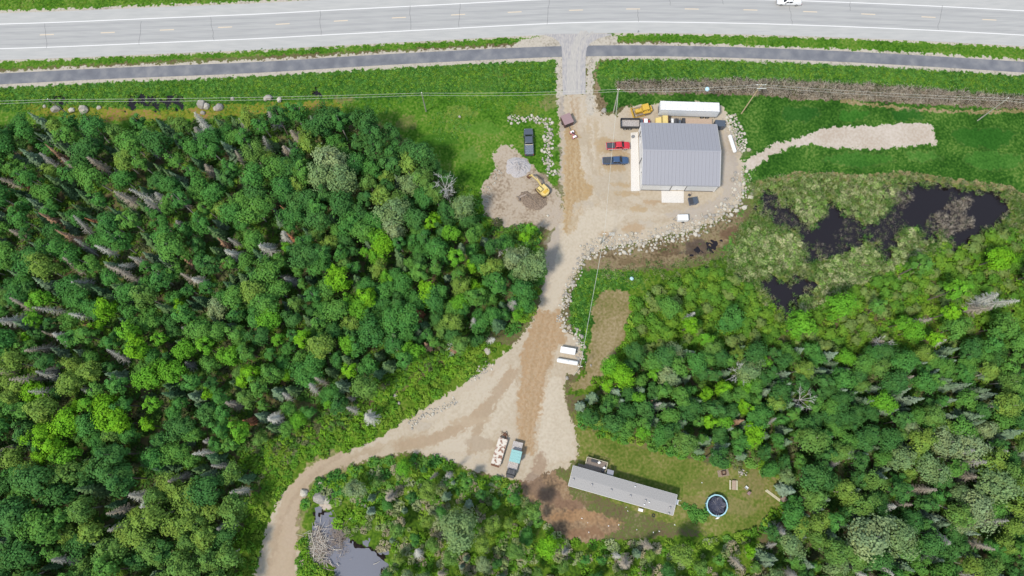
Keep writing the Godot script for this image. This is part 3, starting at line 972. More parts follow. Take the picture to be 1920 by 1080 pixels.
	for e in [-1, 1]:
		for side in [-1, 1]:
			g = Geo.new()
			var b2 := Basis(Vector3.RIGHT, side * ang)
			g.box(Vector3(e * (fx + 0.03), rg, 0) + b2 * Vector3(0, -0.06, side * (len / 2)), Vector3(0.05, 0.28, len - 0.05), 0.0, b2)
			part(roof, "rake_trim", g, M.trim_white)
	for side in [-1, 1]:
		g = Geo.new()
		g.box(Vector3(0, ev - 0.08, side * (fz + 0.06)), Vector3(fx * 2, 0.16, 0.14), 0.02)
		part(roof, "gutter", g, M.roof_steel)
	# concrete
	g = Geo.new()
	var q := poly([1182.5, 249, 1196, 248, 1199.5, 358, 1183, 358.5])
	g.sheet(q, 0.11)
	for i in 4:
		var a3 := Vector3(q[i].x, 0.11, q[i].y)
		var b3 := Vector3(q[(i + 1) % 4].x, 0.11, q[(i + 1) % 4].y)
		g.quad(a3, b3, b3 - Vector3(0, 0.12, 0), a3 - Vector3(0, 0.12, 0))
	struct("concrete_walkway", g, M.concrete)
	g = Geo.new()
	q = poly([1240, 357.8, 1282, 358.6, 1282, 380.5, 1240.5, 380])
	g.sheet(q, 0.10)
	for i in 4:
		var a4 := Vector3(q[i].x, 0.10, q[i].y)
		var b4 := Vector3(q[(i + 1) % 4].x, 0.10, q[(i + 1) % 4].y)
		g.quad(a4, b4, b4 - Vector3(0, 0.11, 0), a4 - Vector3(0, 0.11, 0))
	struct("concrete_door_slab", g, M.concrete)
	g = Geo.new()
	g.lathe(Vector3.ZERO, [Vector2(0.34, 0), Vector2(0.40, 0.1), Vector2(0.40, 0.4), Vector2(0.33, 0.42), Vector2(0.3, 0.3), Vector2(0.0, 0.28)], 18)
	solo("planter_pot", g, M.steel_grey, "round grey planter pot on the concrete walkway beside the shop", "pot", G(1186.5, 257, 0.11))

# ---- the long home ----------------------------------------------------------------
func home_local(t: Node3D, u: float, v: float, h: float) -> Vector3:
	return t.transform.affine_inverse() * G(u, v, h)

func build_home() -> void:
	var a := G(1075, 873, 3.3)
	var b := G(1270, 928, 3.3)
	var c := G(1067, 910, 3.3)
	var d := G(1260, 967, 3.3)
	var mid := (a + b + c + d) / 4.0
	var s := thing("mobile_home", "long narrow home with grey shingle roof set beside the round pool lawn", "house", Vector3(mid.x, 0, mid.z), yaw_of(b - a))
	var hx := a.distance_to(b) / 2.0
	var hz := (a.distance_to(c) + b.distance_to(d)) / 4.0
	var g := Geo.new()
	g.box(Vector3(0, 0.3, 0), Vector3(hx * 2 - 0.7, 0.6, hz * 2 - 0.7))
	part(s, "skirting", g, M.steel_grey)
	g = Geo.new()
	g.box(Vector3(0, 1.9, 0), Vector3(hx * 2 - 0.5, 2.6, hz * 2 - 0.5))
	var wall := part(s, "wall", g, M.trim_white)
	for w in [[-8.5, 1], [-4, 1], [3.5, 1], [8, 1], [-9.5, -1], [2, -1], [6.5, -1]]:
		g = Geo.new()
		g.box(Vector3(w[0], 2.1, w[1] * (hz - 0.22)), Vector3(1.3, 1.0, 0.06), 0.01)
		var win := part(wall, "window_frame", g, M.white_paint)
		g = Geo.new()
		g.box(Vector3(w[0], 2.1, w[1] * (hz - 0.18)), Vector3(1.14, 0.84, 0.03))
		win.add_child(_child("pane", g, M.glass_dark))
	for w in [[-6.6, -1], [4.6, 1]]:
		g = Geo.new()
		g.box(Vector3(w[0], 1.65, w[1] * (hz - 0.21)), Vector3(0.95, 2.05, 0.07), 0.01)
		part(wall, "door", g, M.wood_grey)
	g = Geo.new()
	g.box(Vector3(hx - 0.21, 1.65, -0.2), Vector3(0.07, 2.05, 0.95), 0.01)
	part(wall, "door", g, M.wood_grey)
	# low gable roof
	g = Geo.new()
	var eh := 3.2
	var rh := 3.62
	g.prism([Vector2(-hz, eh), Vector2(0, rh), Vector2(hz, eh), Vector2(hz, eh - 0.06), Vector2(-hz, eh - 0.06)], -hx, hx)
	var rf_ := part(s, "roof", g, M.shingles)
	rf_.rotation.y = -PI / 2
	# prism runs along z: turn it so that it runs along x, outline across z
	for e in [-1, 1]:
		for side in [-1, 1]:
			var an := atan2(rh - eh, hz)
			var bb := Basis(Vector3.RIGHT, side * an)
			g = Geo.new()
			g.box(Vector3(e * (hx + 0.03), (eh + rh) / 2 - 0.08, side * hz / 2), Vector3(0.05, 0.2, hz * 1.005), 0.0, bb)
			part(s, "rake_trim", g, M.trim_white)
	g = Geo.new()
	for side in [-1, 1]:
		g.box(Vector3(0, eh - 0.12, side * (hz + 0.03)), Vector3(hx * 2, 0.14, 0.06))
	part(s, "gutter", g, M.trim_white)
	for v in [[195, 445, 0], [460, 525, 0], [740, 600, 0], [1015, 685, 0], [1232, 752, 0], [1585, 855, 0], [1570, 940, 0], [1080, 555, 1], [1280, 780, 1], [1212, 815, 1]]:
		var p := home_local(s, 1050 + v[0] / 7.68, 840 + v[1] / 7.68, 3.5)
		var y := rh - (rh - eh) * absf(p.z) / hz
		g = Geo.new()
		if v[2] == 0:
			g.lathe(Vector3(p.x, y - 0.03, p.z), [Vector2(0.12, 0), Vector2(0.12, 0.2), Vector2(0.24, 0.2), Vector2(0.25, 0.26), Vector2(0.0, 0.36)], 10)
			g.box(Vector3(p.x, y + 0.01, p.z), Vector3(0.5, 0.04, 0.5), 0.01)
			part(rf_, "roof_vent", g, M.steel_grey)
		else:
			g.tube(Vector3(p.x, y - 0.03, p.z), Vector3(p.x, y + 0.45, p.z), 0.13, 0.13, 10)
			part(rf_, "vent_pipe", g, M.white_paint)
	for o in rf_.get_children():
		o.rotation.y = PI / 2
	# deck with railing, steps, small roof and furniture
	var dk := thing("wooden_deck", "wooden deck with white railing and steps at the long home's door", "deck", s.position, s.rotation.y)
	var da := home_local(s, 1101.4, 856.5, 1.9)
	var db := home_local(s, 1139.8, 867, 1.9)
	var z0 := da.z
	var z1 := -hz + 0.32
	g = Geo.new()
	var nb := int((z1 - z0) / 0.15)
	for i in nb:
		g.box(Vector3((da.x + db.x) / 2, 0.85, z0 + 0.075 + i * 0.15), Vector3(db.x - da.x, 0.04, 0.138), 0.006)
	part(dk, "floor_boards", g, M.wood_grey)
	for x in [da.x + 0.1, (da.x + db.x) / 2, db.x - 0.1]:
		for z in [z0 + 0.1, z1 - 0.1]:
			g = Geo.new()
			g.box(Vector3(x, 0.41, z), Vector3(0.12, 0.82, 0.12))
			part(dk, "support_post", g, M.wood_grey)
	var rail := func(p: Vector3, q: Vector3) -> void:
		var gg := Geo.new()
		var m := (p + q) / 2.0
		var l := (q - p)
		gg.box(m + Vector3(0, 1.0, 0), Vector3(absf(l.x) + 0.1, 0.05, absf(l.z) + 0.1), 0.01)
		gg.box(m + Vector3(0, 0.12, 0), Vector3(absf(l.x) + 0.05, 0.05, absf(l.z) + 0.05))
		var k := int(l.length() / 0.28)
		for i in k + 1:
			gg.box(p.lerp(q, float(i) / k) + Vector3(0, 0.5, 0), Vector3(0.045, 1.0, 0.045))
		part(dk, "railing", gg, M.wood_pale)
	rail.call(Vector3(da.x, 0.87, z0), Vector3(db.x, 0.87, z0))
	rail.call(Vector3(db.x, 0.87, z0), Vector3(db.x, 0.87, z1))
	rail.call(Vector3(da.x, 0.87, z0), Vector3(da.x, 0.87, z0 + 1.5))
	for i in 5:
		g = Geo.new()
		g.box(Vector3(da.x - 0.16 - i * 0.3, 0.76 - i * 0.17, z1 - 0.6), Vector3(0.28, 0.05, 1.1), 0.01)
		part(dk, "step", g, M.wood_grey)
	# on the deck
	g = Geo.new()
	g.box(Vector3(0, 0.42, 0), Vector3(1.5, 0.1, 0.85), 0.03)
	g.box(Vector3(0, 0.6, -0.38), Vector3(1.5, 0.5, 0.12), 0.03)
	for x in [-0.65, 0.65]:
		for z in [-0.35, 0.35]:
			g.box(Vector3(x, 0.185, z), Vector3(0.07, 0.37, 0.07))
	var fy := 0.87
	var on := func(u: float, v: float) -> Vector3:
		var w := G(u, v, fy + 0.3)
		return Vector3(w.x, fy, w.z)
	solo("patio_bench", g, M.charcoal, "dark patio bench on the wooden deck of the long home", "bench", on.call(1114.5, 863.5), s.rotation.y)
	for it in [[1123, 867.5, "white"], [1132.5, 877.5, "white"]]:
		var ch := thing("patio_chair", "white plastic patio chair on the wooden deck of the long home", "chair", on.call(it[0], it[1]), s.rotation.y + rf(-1, 1), "white chairs on the wooden deck")
		g = Geo.new()
		g.box(Vector3(0, 0.42, 0), Vector3(0.5, 0.05, 0.5), 0.02)
		part(ch, "seat", g, M.white_paint)
		g = Geo.new()
		g.box(Vector3(0, 0.7, -0.25), Vector3(0.5, 0.5, 0.05), 0.02)
		part(ch, "backrest", g, M.white_paint)
		for x in [-0.22, 0.22]:
			for z in [-0.22, 0.22]:
				g = Geo.new()
				g.tube(Vector3(x, 0, z), Vector3(x, 0.4, z), 0.025, 0.03, 6)
				part(ch, "leg", g, M.white_paint)
	var gr := thing("barbecue_grill", "black barbecue grill on the wooden deck of the long home", "grill", on.call(1129.5, 883), s.rotation.y)
	barbecue(gr)
	# lean-to roof beside the deck
	var lt := home_local(s, 1144, 887, 2.4)
	var le := thing("entry_shelter", "small grey entry shelter between the deck and the long home's wall", "shelter", s.position, s.rotation.y)
	g = Geo.new()
	g.prism([Vector2(-0.72, 2.25), Vector2(0.42, 2.5), Vector2(0.42, 2.58), Vector2(-0.72, 2.33)], -0.75, 0.75)
	var lr := part(le, "shelter_roof", g, M.roof_steel)
	lr.rotation.y = -PI / 2
	lr.position = Vector3(lt.x, 0, lt.z)
	for x in [-0.65, 0.65]:
		g = Geo.new()
		g.box(Vector3(lt.x + x, 1.13, lt.z - 0.6), Vector3(0.1, 2.26, 0.1))
		part(le, "post", g, M.trim_white)
	# steps at the far end
	var st := thing("entry_steps", "white railed entry steps at the pool end of the long home", "steps", s.position, s.rotation.y)
	for i in 4:
		g = Geo.new()
		g.box(Vector3(hx + 0.15 + 0.3 * (i + 0.5), 0.56 - i * 0.16, -0.75), Vector3(0.3, 0.06, 0.95), 0.01)
		part(st, "tread", g, M.white_paint)
	for z in [-1.26, -0.24]:
		g = Geo.new()
		g.tube(Vector3(hx + 0.1, 1.5, z), Vector3(hx + 1.7, 1.0, z), 0.04, 0.04, 6)
		g.tube(Vector3(hx + 0.12, 0.0, z), Vector3(hx + 0.12, 1.5, z), 0.035, 0.035, 6)
		g.tube(Vector3(hx + 1.65, 0.0, z), Vector3(hx + 1.65, 1.02, z), 0.035, 0.035, 6)
		part(st, "handrail", g, M.white_paint)

func _child(called: String, g: Geo, m: Material) -> MeshInstance3D:
	var o := MeshInstance3D.new()
	o.name = called
	o.mesh = g.mesh()
	o.material_override = m
	return o

func barbecue(t: Node3D) -> void:
	var g := Geo.new()
	g.lathe(Vector3(0, 0.72, 0), [Vector2(0.0, 0.0), Vector2(0.25, 0.04), Vector2(0.36, 0.2), Vector2(0.36, 0.26), Vector2(0.26, 0.42), Vector2(0.0, 0.5)], 14)
	part(t, "bowl_and_lid", g, M.charcoal)
	for i in 3:
		g = Geo.new()
		var q := TAU * i / 3
		g.tube(Vector3(cos(q) * 0.36, 0, sin(q) * 0.36), Vector3(cos(q) * 0.18, 0.78, sin(q) * 0.18), 0.025, 0.025, 6)
		part(t, "leg", g, M.steel_grey)
	g = Geo.new()
	g.box(Vector3(0.52, 0.95, 0), Vector3(0.34, 0.04, 0.42), 0.01)
	part(t, "side_shelf", g, M.wood_tan)

# ---- tanks, pool, boxes and small things ------------------------------------------
func propane_tank(label: String, p: Array, q: Array, r: float, grp := "") -> void:
	var a := G(p[0], p[1], r + 0.3)
	var b := G(q[0], q[1], r + 0.3)
	var t := thing("propane_tank", label, "tank", Vector3((a.x + b.x) / 2, 0, (a.z + b.z) / 2), yaw_of(b - a), grp)
	var h := a.distance_to(b) / 2.0 - r * 0.3
	var prof := []
	for i in 7:
		var k := PI / 2 * i / 6
		prof.append(Vector2(r * sin(k), -h - r * 0.6 * cos(k)))
	for i in 7:
		var k := PI / 2 * i / 6
		prof.append(Vector2(r * cos(k), h + r * 0.6 * sin(k)))
	var g := Geo.new()
	g.lathe(Vector3(0, r + 0.3, 0), prof, 20, Basis(Vector3.FORWARD, PI / 2))
	part(t, "shell", g, M.tank_white)
	g = Geo.new()
	g.lathe(Vector3(0, r * 2 + 0.26, 0), [Vector2(0.2, 0), Vector2(0.2, 0.16), Vector2(0.14, 0.24), Vector2(0, 0.26)], 12)
	part(t, "valve_dome", g, M.tank_white)
	for x in [-h * 0.6, h * 0.6]:
		g = Geo.new()
		g.box(Vector3(x, 0.2, 0), Vector3(0.2, 0.4, r * 1.5))
		part(t, "saddle", g, M.concrete)

func build_yard() -> void:
	propane_tank("white propane tank beside the stones at the shop's gable end", [1368, 254], [1378, 285], 0.52)
	propane_tank("long white propane tank on the grass next to a white box", [1045, 675], [1083, 681.5], 0.55)
	var g := Geo.new()
	var a := G(1052, 655, 1.6)
	var b := G(1078, 659.5, 1.6)
	var wb := thing("storage_box", "white flat topped storage box beside the long propane tank", "storage box", Vector3((a.x + b.x) / 2, 0, (a.z + b.z) / 2), yaw_of(b - a))
	g.box(Vector3(0, 0.82, 0), Vector3(3.5, 1.52, 1.35), 0.04)
	part(wb, "body", g, M.white_paint)
	g = Geo.new()
	g.box(Vector3(0, 1.62, 0), Vector3(3.6, 0.07, 1.45), 0.02)
	part(wb, "lid", g, M.white_paint)
	for x in [-1.5, 1.5]:
		g = Geo.new()
		g.box(Vector3(x, 0.03, 0), Vector3(0.12, 0.06, 1.4))
		part(wb, "skid", g, M.wood_grey)
	# pool
	var pc := G(1343.2, 947.5, 0.6)
	var pl := thing("swimming_pool", "round blue above ground pool with a dark winter cover on the lawn", "pool", Vector3(pc.x, 0, pc.z))
	var R := 2.38
	g = Geo.new()
	g.lathe(Vector3.ZERO, [Vector2(R, 0), Vector2(R, 1.2)], 40)
	g.lathe(Vector3.ZERO, [Vector2(R - 0.06, 1.2), Vector2(R - 0.06, 0.4)], 40)
	part(pl, "wall", g, M.pool_wall)
	g = Geo.new()
	g.lathe(Vector3(0, 1.2, 0), [Vector2(R + 0.06, -0.05), Vector2(R + 0.06, 0.04), Vector2(R - 0.20, 0.04), Vector2(R - 0.20, -0.05)], 40)
	part(pl, "top_rim", g, M.pool_rim)
	for i in 10:
		var q := TAU * (i + 0.3) / 10
		g = Geo.new()
		g.box(Vector3.ZERO, Vector3(0.16, 1.24, 0.18), 0.02)
		var up := part(pl, "upright", g, M.pool_rim)
		up.position = Vector3(cos(q) * (R + 0.06), 0.61, sin(q) * (R + 0.06))
		up.rotation.y = -q
	# slack dark cover, tied up to the rim at points, sagging between
	g = Geo.new()
	var n := 56
	var rad := func(i: int) -> Vector3:
		var q := TAU * i / n
		var tie := pow(absf(cos(q * 3.5 + 0.4)), 1.6)
		var r: float = lerp(1.66, 2.1, tie)
		return Vector3(cos(q) * r, lerp(0.72, 1.12, tie), sin(q) * r)
	for i in n:
		var p0: Vector3 = rad.call(i)
		var p1: Vector3 = rad.call(i + 1)
		var m0 := Vector3(p0.x * 0.62, 0.62 + 0.05 * sin(i * 1.7), p0.z * 0.62)
		var m1 := Vector3(p1.x * 0.62, 0.62 + 0.05 * sin((i + 1) % n * 1.7), p1.z * 0.62)
		g.quad(m1, m0, p0, p1)
		g.tri(Vector3(0, 0.6, 0), m1, m0)
	part(pl, "cover", g, M.pool_cover)
	g = Geo.new()
	g.lathe(Vector3(0, 0.55, 0), [Vector2(R - 0.07, 0), Vector2(0, 0)], 40)
	part(pl, "water", g, M.glass_dark)
	g = Geo.new()
	for x in [-0.28, 0.28]:
		g.tube(Vector3(x, 0, R + 0.65), Vector3(x, 1.75, R + 0.1), 0.035, 0.035, 6)
		g.tube(Vector3(x, 1.75, R + 0.1), Vector3(x, 1.0, R - 0.5), 0.035, 0.035, 6)
	for i in 5:
		g.box(Vector3(0, 0.25 + i * 0.25, R + 0.58 - i * 0.08), Vector3(0.56, 0.04, 0.12))
	part(pl, "ladder", g, M.white_paint)
	# picnic table
	var pt := thing("picnic_table", "weathered wooden picnic table on the lawn beside the round pool", "picnic table", G(1375.3, 909.5, 0.4) * Vector3(1, 0, 1), deg_to_rad(86))
	for i in 5:
		g = Geo.new()
		g.box(Vector3(0, 0.76, -0.36 + i * 0.18), Vector3(2.1, 0.05, 0.16), 0.01)
		part(pt, "top_plank", g, M.wood_tan)
	for z in [-0.78, 0.78]:
		for k in [-0.09, 0.09]:
			g = Geo.new()
			g.box(Vector3(0, 0.46, z + k), Vector3(2.1, 0.05, 0.16), 0.01)
			part(pt, "bench_plank", g, M.wood_pale)
	for x in [-0.75, 0.75]:
		g = Geo.new()
		g.box(Vector3(x, 0.41, 0), Vector3(0.08, 0.09, 1.8))
		g.box(Vector3(x, 0.70, 0), Vector3(0.08, 0.08, 0.85))
		for sz in [-1, 1]:
			g.tube(Vector3(x, 0, sz * 0.72), Vector3(x, 0.72, sz * 0.3), 0.05, 0.05, 5)
		part(pt, "trestle", g, M.wood_grey)
	for ch in [[1399.5, 914, "white", M.white_paint, 2.4], [1403.5, 925, "brown", M.brown_box, -0.7]]:
		var c := thing("lawn_chair", "%s lawn chair on the grass between picnic table and planks" % ch[2], "chair", G(ch[0], ch[1], 0.3) * Vector3(1, 0, 1), ch[4])
		g = Geo.new()
		g.box(Vector3(0, 0.4, 0), Vector3(0.6, 0.05, 0.6), 0.02)
		part(c, "seat", g, ch[3])
		g = Geo.new()
		g.box(Vector3(0, 0.72, -0.32), Vector3(0.6, 0.6, 0.05), 0.02, Basis(Vector3.RIGHT, -0.25))
		part(c, "backrest", g, ch[3])
		for x in [-0.3, 0.3]:
			g = Geo.new()
			g.box(Vector3(x, 0.6, 0), Vector3(0.07, 0.04, 0.6))
			part(c, "armrest", g, ch[3])
			for z in [-0.26, 0.26]:
				g = Geo.new()
				g.tube(Vector3(x * 0.9, 0, z), Vector3(x * 0.9, 0.58, z), 0.03, 0.03, 6)
				part(c, "leg", g, ch[3])
	# fire pit slab with a rusty stove, stone heap, hose ring, planks, box
	var fp := thing("fire_pit", "rusty fire box on a sandy patch at the lawn's edge", "fire pit", G(1356.5, 887, 0.2) * Vector3(1, 0, 1), 0.15)
	g = Geo.new()
	g.box(Vector3(0, 0.03, 0), Vector3(2.6, 0.06, 1.5), 0.03)
	part(fp, "slab", g, M.track_dusty)
	g = Geo.new()
	g.box(Vector3(0, 0.36, -0.42), Vector3(0.9, 0.6, 0.06))
	g.box(Vector3(0, 0.36, 0.42), Vector3(0.9, 0.6, 0.06))
	g.box(Vector3(-0.45, 0.36, 0), Vector3(0.06, 0.6, 0.78))
	g.box(Vector3(0.45, 0.36, 0), Vector3(0.06, 0.6, 0.78))
	part(fp, "fire_box", g, M.rust)
	g = Geo.new()
	for i in 24:
		var q0 := TAU * i / 24
		var q1 := TAU * (i + 1) / 24
		g.tube(Vector3(cos(q0) * 0.85, 0.1 + 0.03 * sin(i), sin(q0) * 0.85), Vector3(cos(q1) * 0.85, 0.1 + 0.03 * sin(i + 1.0), sin(q1) * 0.85), 0.06, 0.06, 6, false)
	solo("garden_hose", g, M.green_hose, "coil of green garden hose on the lawn below the trees", "hose", G(1430, 884) + Vector3(0, 0.0, 0))
	var pa := G(1435.5, 918.5)
	var pb := G(1463, 939)
	for k in 2:
		g = Geo.new()
		g.box(Vector3(0, 0.06, 0), Vector3(pa.distance_to(pb) - k * 0.3, 0.1, 0.28), 0.01)
		solo("timber_plank", g, M.wood_pale, "long pale timber plank lying on the lawn beside the brown box", "plank", (pa + pb) / 2.0 + Vector3(0.09, 0, -0.125) * (k * 2 - 1), yaw_of(pb - pa), "pale planks on the lawn")
	var bx := thing("wooden_crate", "brown wooden crate at the end of the pale planks", "crate", G(1469.5, 935.5, 0.5) * Vector3(1, 0, 1), 0.4)
	g = Geo.new()
	for y in 4:
		for sd in 4:
			var bs := Basis(Vector3.UP, sd * PI / 2)
			g.box(bs * Vector3(0, 0.13 + y * 0.24, 0.5), Vector3(1.04, 0.21, 0.03), 0.0, bs)
	part(bx, "side_slats", g, M.brown_box)
	g = Geo.new()
	for i in 5:
		g.box(Vector3(-0.42 + i * 0.21, 1.0, 0), Vector3(0.19, 0.03, 1.04))
	part(bx, "lid_slats", g, M.wood_tan)
	# dumpster and heater at the shop
	var du := thing("dumpster", "dark blue steel dumpster on the gravel beside the concrete slab", "dumpster", G(1298.5, 377.5, 0.7) * Vector3(1, 0, 1), 0.17)
	g = Geo.new()
	g.prism([Vector2(-0.95, 0.15), Vector2(0.95, 0.15), Vector2(1.15, 1.3), Vector2(-1.15, 1.3)], -0.85, 0.85)
	for x in [-0.7, 0.0, 0.7]:
		for z in [-0.88, 0.88]:
			g.box(Vector3(x, 0.72, z), Vector3(0.1, 1.1, 0.06))
	part(du, "bin", g, M.blue_paint)
	for k in 2:
		g = Geo.new()
		g.box(Vector3(-0.55 + 1.1 * k, 1.34, 0), Vector3(1.07, 0.06, 1.75), 0.03)
		part(du, "lid", g, M.charcoal if k == 0 else M.slate_paint)
	g = Geo.new()
	for x in [-0.8, 0.8]:
		for z in [-0.7, 0.7]:
			g.box(Vector3(x, 0.08, z), Vector3(0.2, 0.16, 0.2))
	part(du, "feet", g, M.charcoal)
	var gr := thing("barbecue_grill", "round barbecue grill standing on gravel next to the dumpster", "grill", G(1292, 366.5, 0.6) * Vector3(1, 0, 1), 0.8)
	barbecue(gr)
	# small cargo trailer
	var ct := thing("cargo_trailer", "small white cargo trailer on the gravel above the riprap stones", "trailer", G(1279.5, 409.5, 1.0) * Vector3(1, 0, 1), 0.02)
	g = Geo.new()
	g.box(Vector3(0, 1.15, 0), Vector3(2.6, 1.5, 1.5), 0.06)
	part(ct, "box_body", g, M.white_paint)
	g = Geo.new()
	g.tube(Vector3(-1.3, 0.45, -0.5), Vector3(-2.3, 0.45, 0), 0.05, 0.05, 6)
	g.tube(Vector3(-1.3, 0.45, 0.5), Vector3(-2.3, 0.45, 0), 0.05, 0.05, 6)
	g.tube(Vector3(-2.1, 0.0, 0), Vector3(-2.1, 0.6, 0), 0.04, 0.04, 6)
	part(ct, "drawbar", g, M.steel_grey)
	for z in [-0.85, 0.85]:
		wheel(ct, Vector3(0.2, 0.32, z), 0.32, 0.2)
	g = Geo.new()
	g.box(Vector3(0, 0.08, 0), Vector3(1.5, 0.16, 0.9), 0.04)
	solo("stone_slab", g, M.stone_b, "pale flat slab lying at the yard's edge above riprap", "slab", G(1147, 439), 0.05)
	# sand heap, gravel heap, dirt heap
	for h in [["gravel_heap", "pale grey gravel heap on the dirt pad near the excavator", 972, 313, 3.4, 2.9, 1.1, M.gravel_pile], ["dirt_heap", "dark brown dirt heap in front of the yellow excavator", 1003, 378, 3.6, 2.4, 0.55, M.dirt_pile], ["dirt_heap", "small dirt heap dug out beside the tree roots", 986, 368, 1.8, 1.5, 0.5, M.dirt_pile]]:
		solo(h[0], heap(h[4], h[5], h[6], h[2]), h[7], h[1], "heap", G(h[2], h[3]))
	var sb := solo("tree_stump", stump(), M.log, "torn root stump lying on the dirt pad", "stump", G(974, 371), 0.6)
	sb.set_meta("category", "stump")
	solo("white_boulder", rock(77, 0.75), M.stone_b, "lone white boulder on the dirt by the drive bend", "boulder", G(1027, 405), 0.7)
	# marker ball on the wire, tarp ball in the marsh
	# clutter behind the home
	g = Geo.new()
	g.lathe(Vector3.ZERO, [Vector2(0.22, 0.02), Vector2(0.38, 0.04), Vector2(0.42, 0.13), Vector2(0.38, 0.22), Vector2(0.22, 0.24), Vector2(0.2, 0.13), Vector2(0.22, 0.02)], 16)
	solo("car_tyre", g, M.tyre, "old tyre lying in the grass behind the long home", "tyre", G(1225, 966.5))
	g = Geo.new()
	g.box(Vector3(0, 0.28, 0), Vector3(1.0, 0.5, 0.6), 0.04)
	g.box(Vector3(0, 0.015, 0), Vector3(1.1, 0.03, 0.7))
	solo("cooler_box", g, M.white_paint, "white cooler box in the grass behind the long home", "cooler", G(1201, 956), -0.25)
	# white bits of litter in the mud and shrubs behind the home
	for p in [[1091, 972], [1102, 980], [1104, 998], [1160, 984], [1174, 951], [1225, 998], [1236, 996], [1194, 993], [1177, 958], [1141, 986], [1265, 984], [1316, 905]]:
		var lb := Geo.new()
		var k := rf(0.1, 0.19)
		lb.box(Vector3(0, k * 0.4, 0), Vector3(k * 1.6, k * 0.8, k), k * 0.2)
		solo("litter_piece", lb, M.white_paint, "small white scrap of litter in the rough ground behind the long home", "litter", G(p[0], p[1]), rf(0, 3), "white litter behind the home")
	# beaver debris: logs in the silty pond
	for l in [[600, 986, 592, 1010, 0.16], [596, 985, 603, 1008, 0.22], [597, 1012, 626, 1033, 0.20], [590, 1022, 587, 1055, 0.18], [624, 1030, 641, 1030, 0.14], [612, 1052, 630, 1064, 0.14], [618, 1050, 624, 1062, 0.16], [580, 1000, 582, 1012, 0.12], [637, 1044, 640, 1034, 0.07], [577, 1032, 580, 1024, 0.12], [632, 1056, 636, 1061, 0.16], [590, 988, 597, 985, 0.2], [637, 1006, 637, 1028, 0.06], [612, 1030, 620, 1040, 0.1], [700, 1058, 712, 1052, 0.1], [708, 1028, 734, 1022, 0.09], [606, 1064, 626, 1070, 0.12], [584, 1006, 590, 1024, 0.1], [575, 1018, 588, 1008, 0.08]]:
		var p0 := G(l[0], l[1], -0.05)
		var p1 := G(l[2], l[3], 0.12)
		g = Geo.new()
		var q := p1 - p0
		l[4] *= 0.7
		g.tube(Vector3.ZERO, q * 0.5 + Vector3(0, 0.08, 0.1), l[4], l[4] * 0.85, 7)
		g.tube(q * 0.5 + Vector3(0, 0.08, 0.1), q, l[4] * 0.85, l[4] * 0.5, 7)
		solo("drift_log", g, M.log_pale if rf(0, 1) < 0.6 else M.log, "bare grey log in the debris dam of the silty pond", "log", p0, 0.0, "logs in the debris dam")
	var tw := Geo.new()
	for i in 1000:
		var c := Vector2(596, 1030)
		if i % 3 == 0:
			c = Vector2(636, 1005)
		var u := c.x + rng.randfn(0, 9)
		var v := c.y + rng.randfn(0, 15)
		var p := G(u, v, rf(-0.3, 0.15))
		var q := rf(0, TAU)
		tw.tube(p, p + Vector3(cos(q) * rf(0.4, 1.3), rf(-0.05, 0.3), sin(q) * rf(0.4, 1.3)), 0.04, 0.02, 4, false)
	var tp := Geo.new()
	for i in 260:
		var u := 594 + rng.randfn(0, 10)
		var v := 1030 + rng.randfn(0, 18)
		var p := G(u, v, rf(-0.2, 0.3))
		var q := rf(0, TAU)
		tp.tube(p, p + Vector3(cos(q) * rf(0.6, 2.2), rf(-0.05, 0.25), sin(q) * rf(0.6, 2.2)), 0.06, 0.025, 5, false)
	var tq := solo("pale_sticks", tp, M.log_pale, "heap of pale dead sticks on the silty pond's bank", "sticks")
	tq.set_meta("kind", "stuff")
	var to := solo("twig_litter", tw, M.log, "tangle of bare sticks and twigs in the silty pond", "twigs")
	to.set_meta("kind", "stuff")

func heap(rx: float, rz: float, h: float, sd: int) -> Geo:
	var f := FastNoiseLite.new()
	f.seed = sd
	f.frequency = 0.45
	var at := func(i: int, r: float) -> Vector3:
		var q := TAU * i / 28
		var k := 1.0 + 0.22 * f.get_noise_2d(cos(q) * 3, sin(q) * 3)
		var p := Vector3(cos(q) * rx * r * k, 0, sin(q) * rz * r * k)
		p.y = h * pow(maxf(0.0, 1.0 - r), 0.85) * (1.0 + 0.75 * f.get_noise_2d(p.x * 3, p.z * 3)) - 0.06 * r
		return p
	var g := Geo.new()
	for k in 7:
		for i in 28:
			var a: Vector3 = at.call(i, k / 7.0)
			var b: Vector3 = at.call(i + 1, k / 7.0)
			var c: Vector3 = at.call(i + 1, (k + 1) / 7.0)
			var d: Vector3 = at.call(i, (k + 1) / 7.0)
			if k > 0:
				g.tri(a, b, c)
			g.tri(a, c, d)
	return g

func stump() -> Geo:
	var g := Geo.new()
	g.tube(Vector3(0, 0.35, 0), Vector3(1.9, 0.3, 0.3), 0.3, 0.2, 8)
	for i in 11:
		var q := TAU * i / 11
		g.tube(Vector3(0, 0.35, 0), Vector3(-0.4 - rf(0, 0.5), 0.35 + sin(q) * rf(0.3, 0.75), cos(q) * rf(0.6, 1.2)).max(Vector3(-2, 0.05, -2)), 0.13, 0.03, 5)
	return g

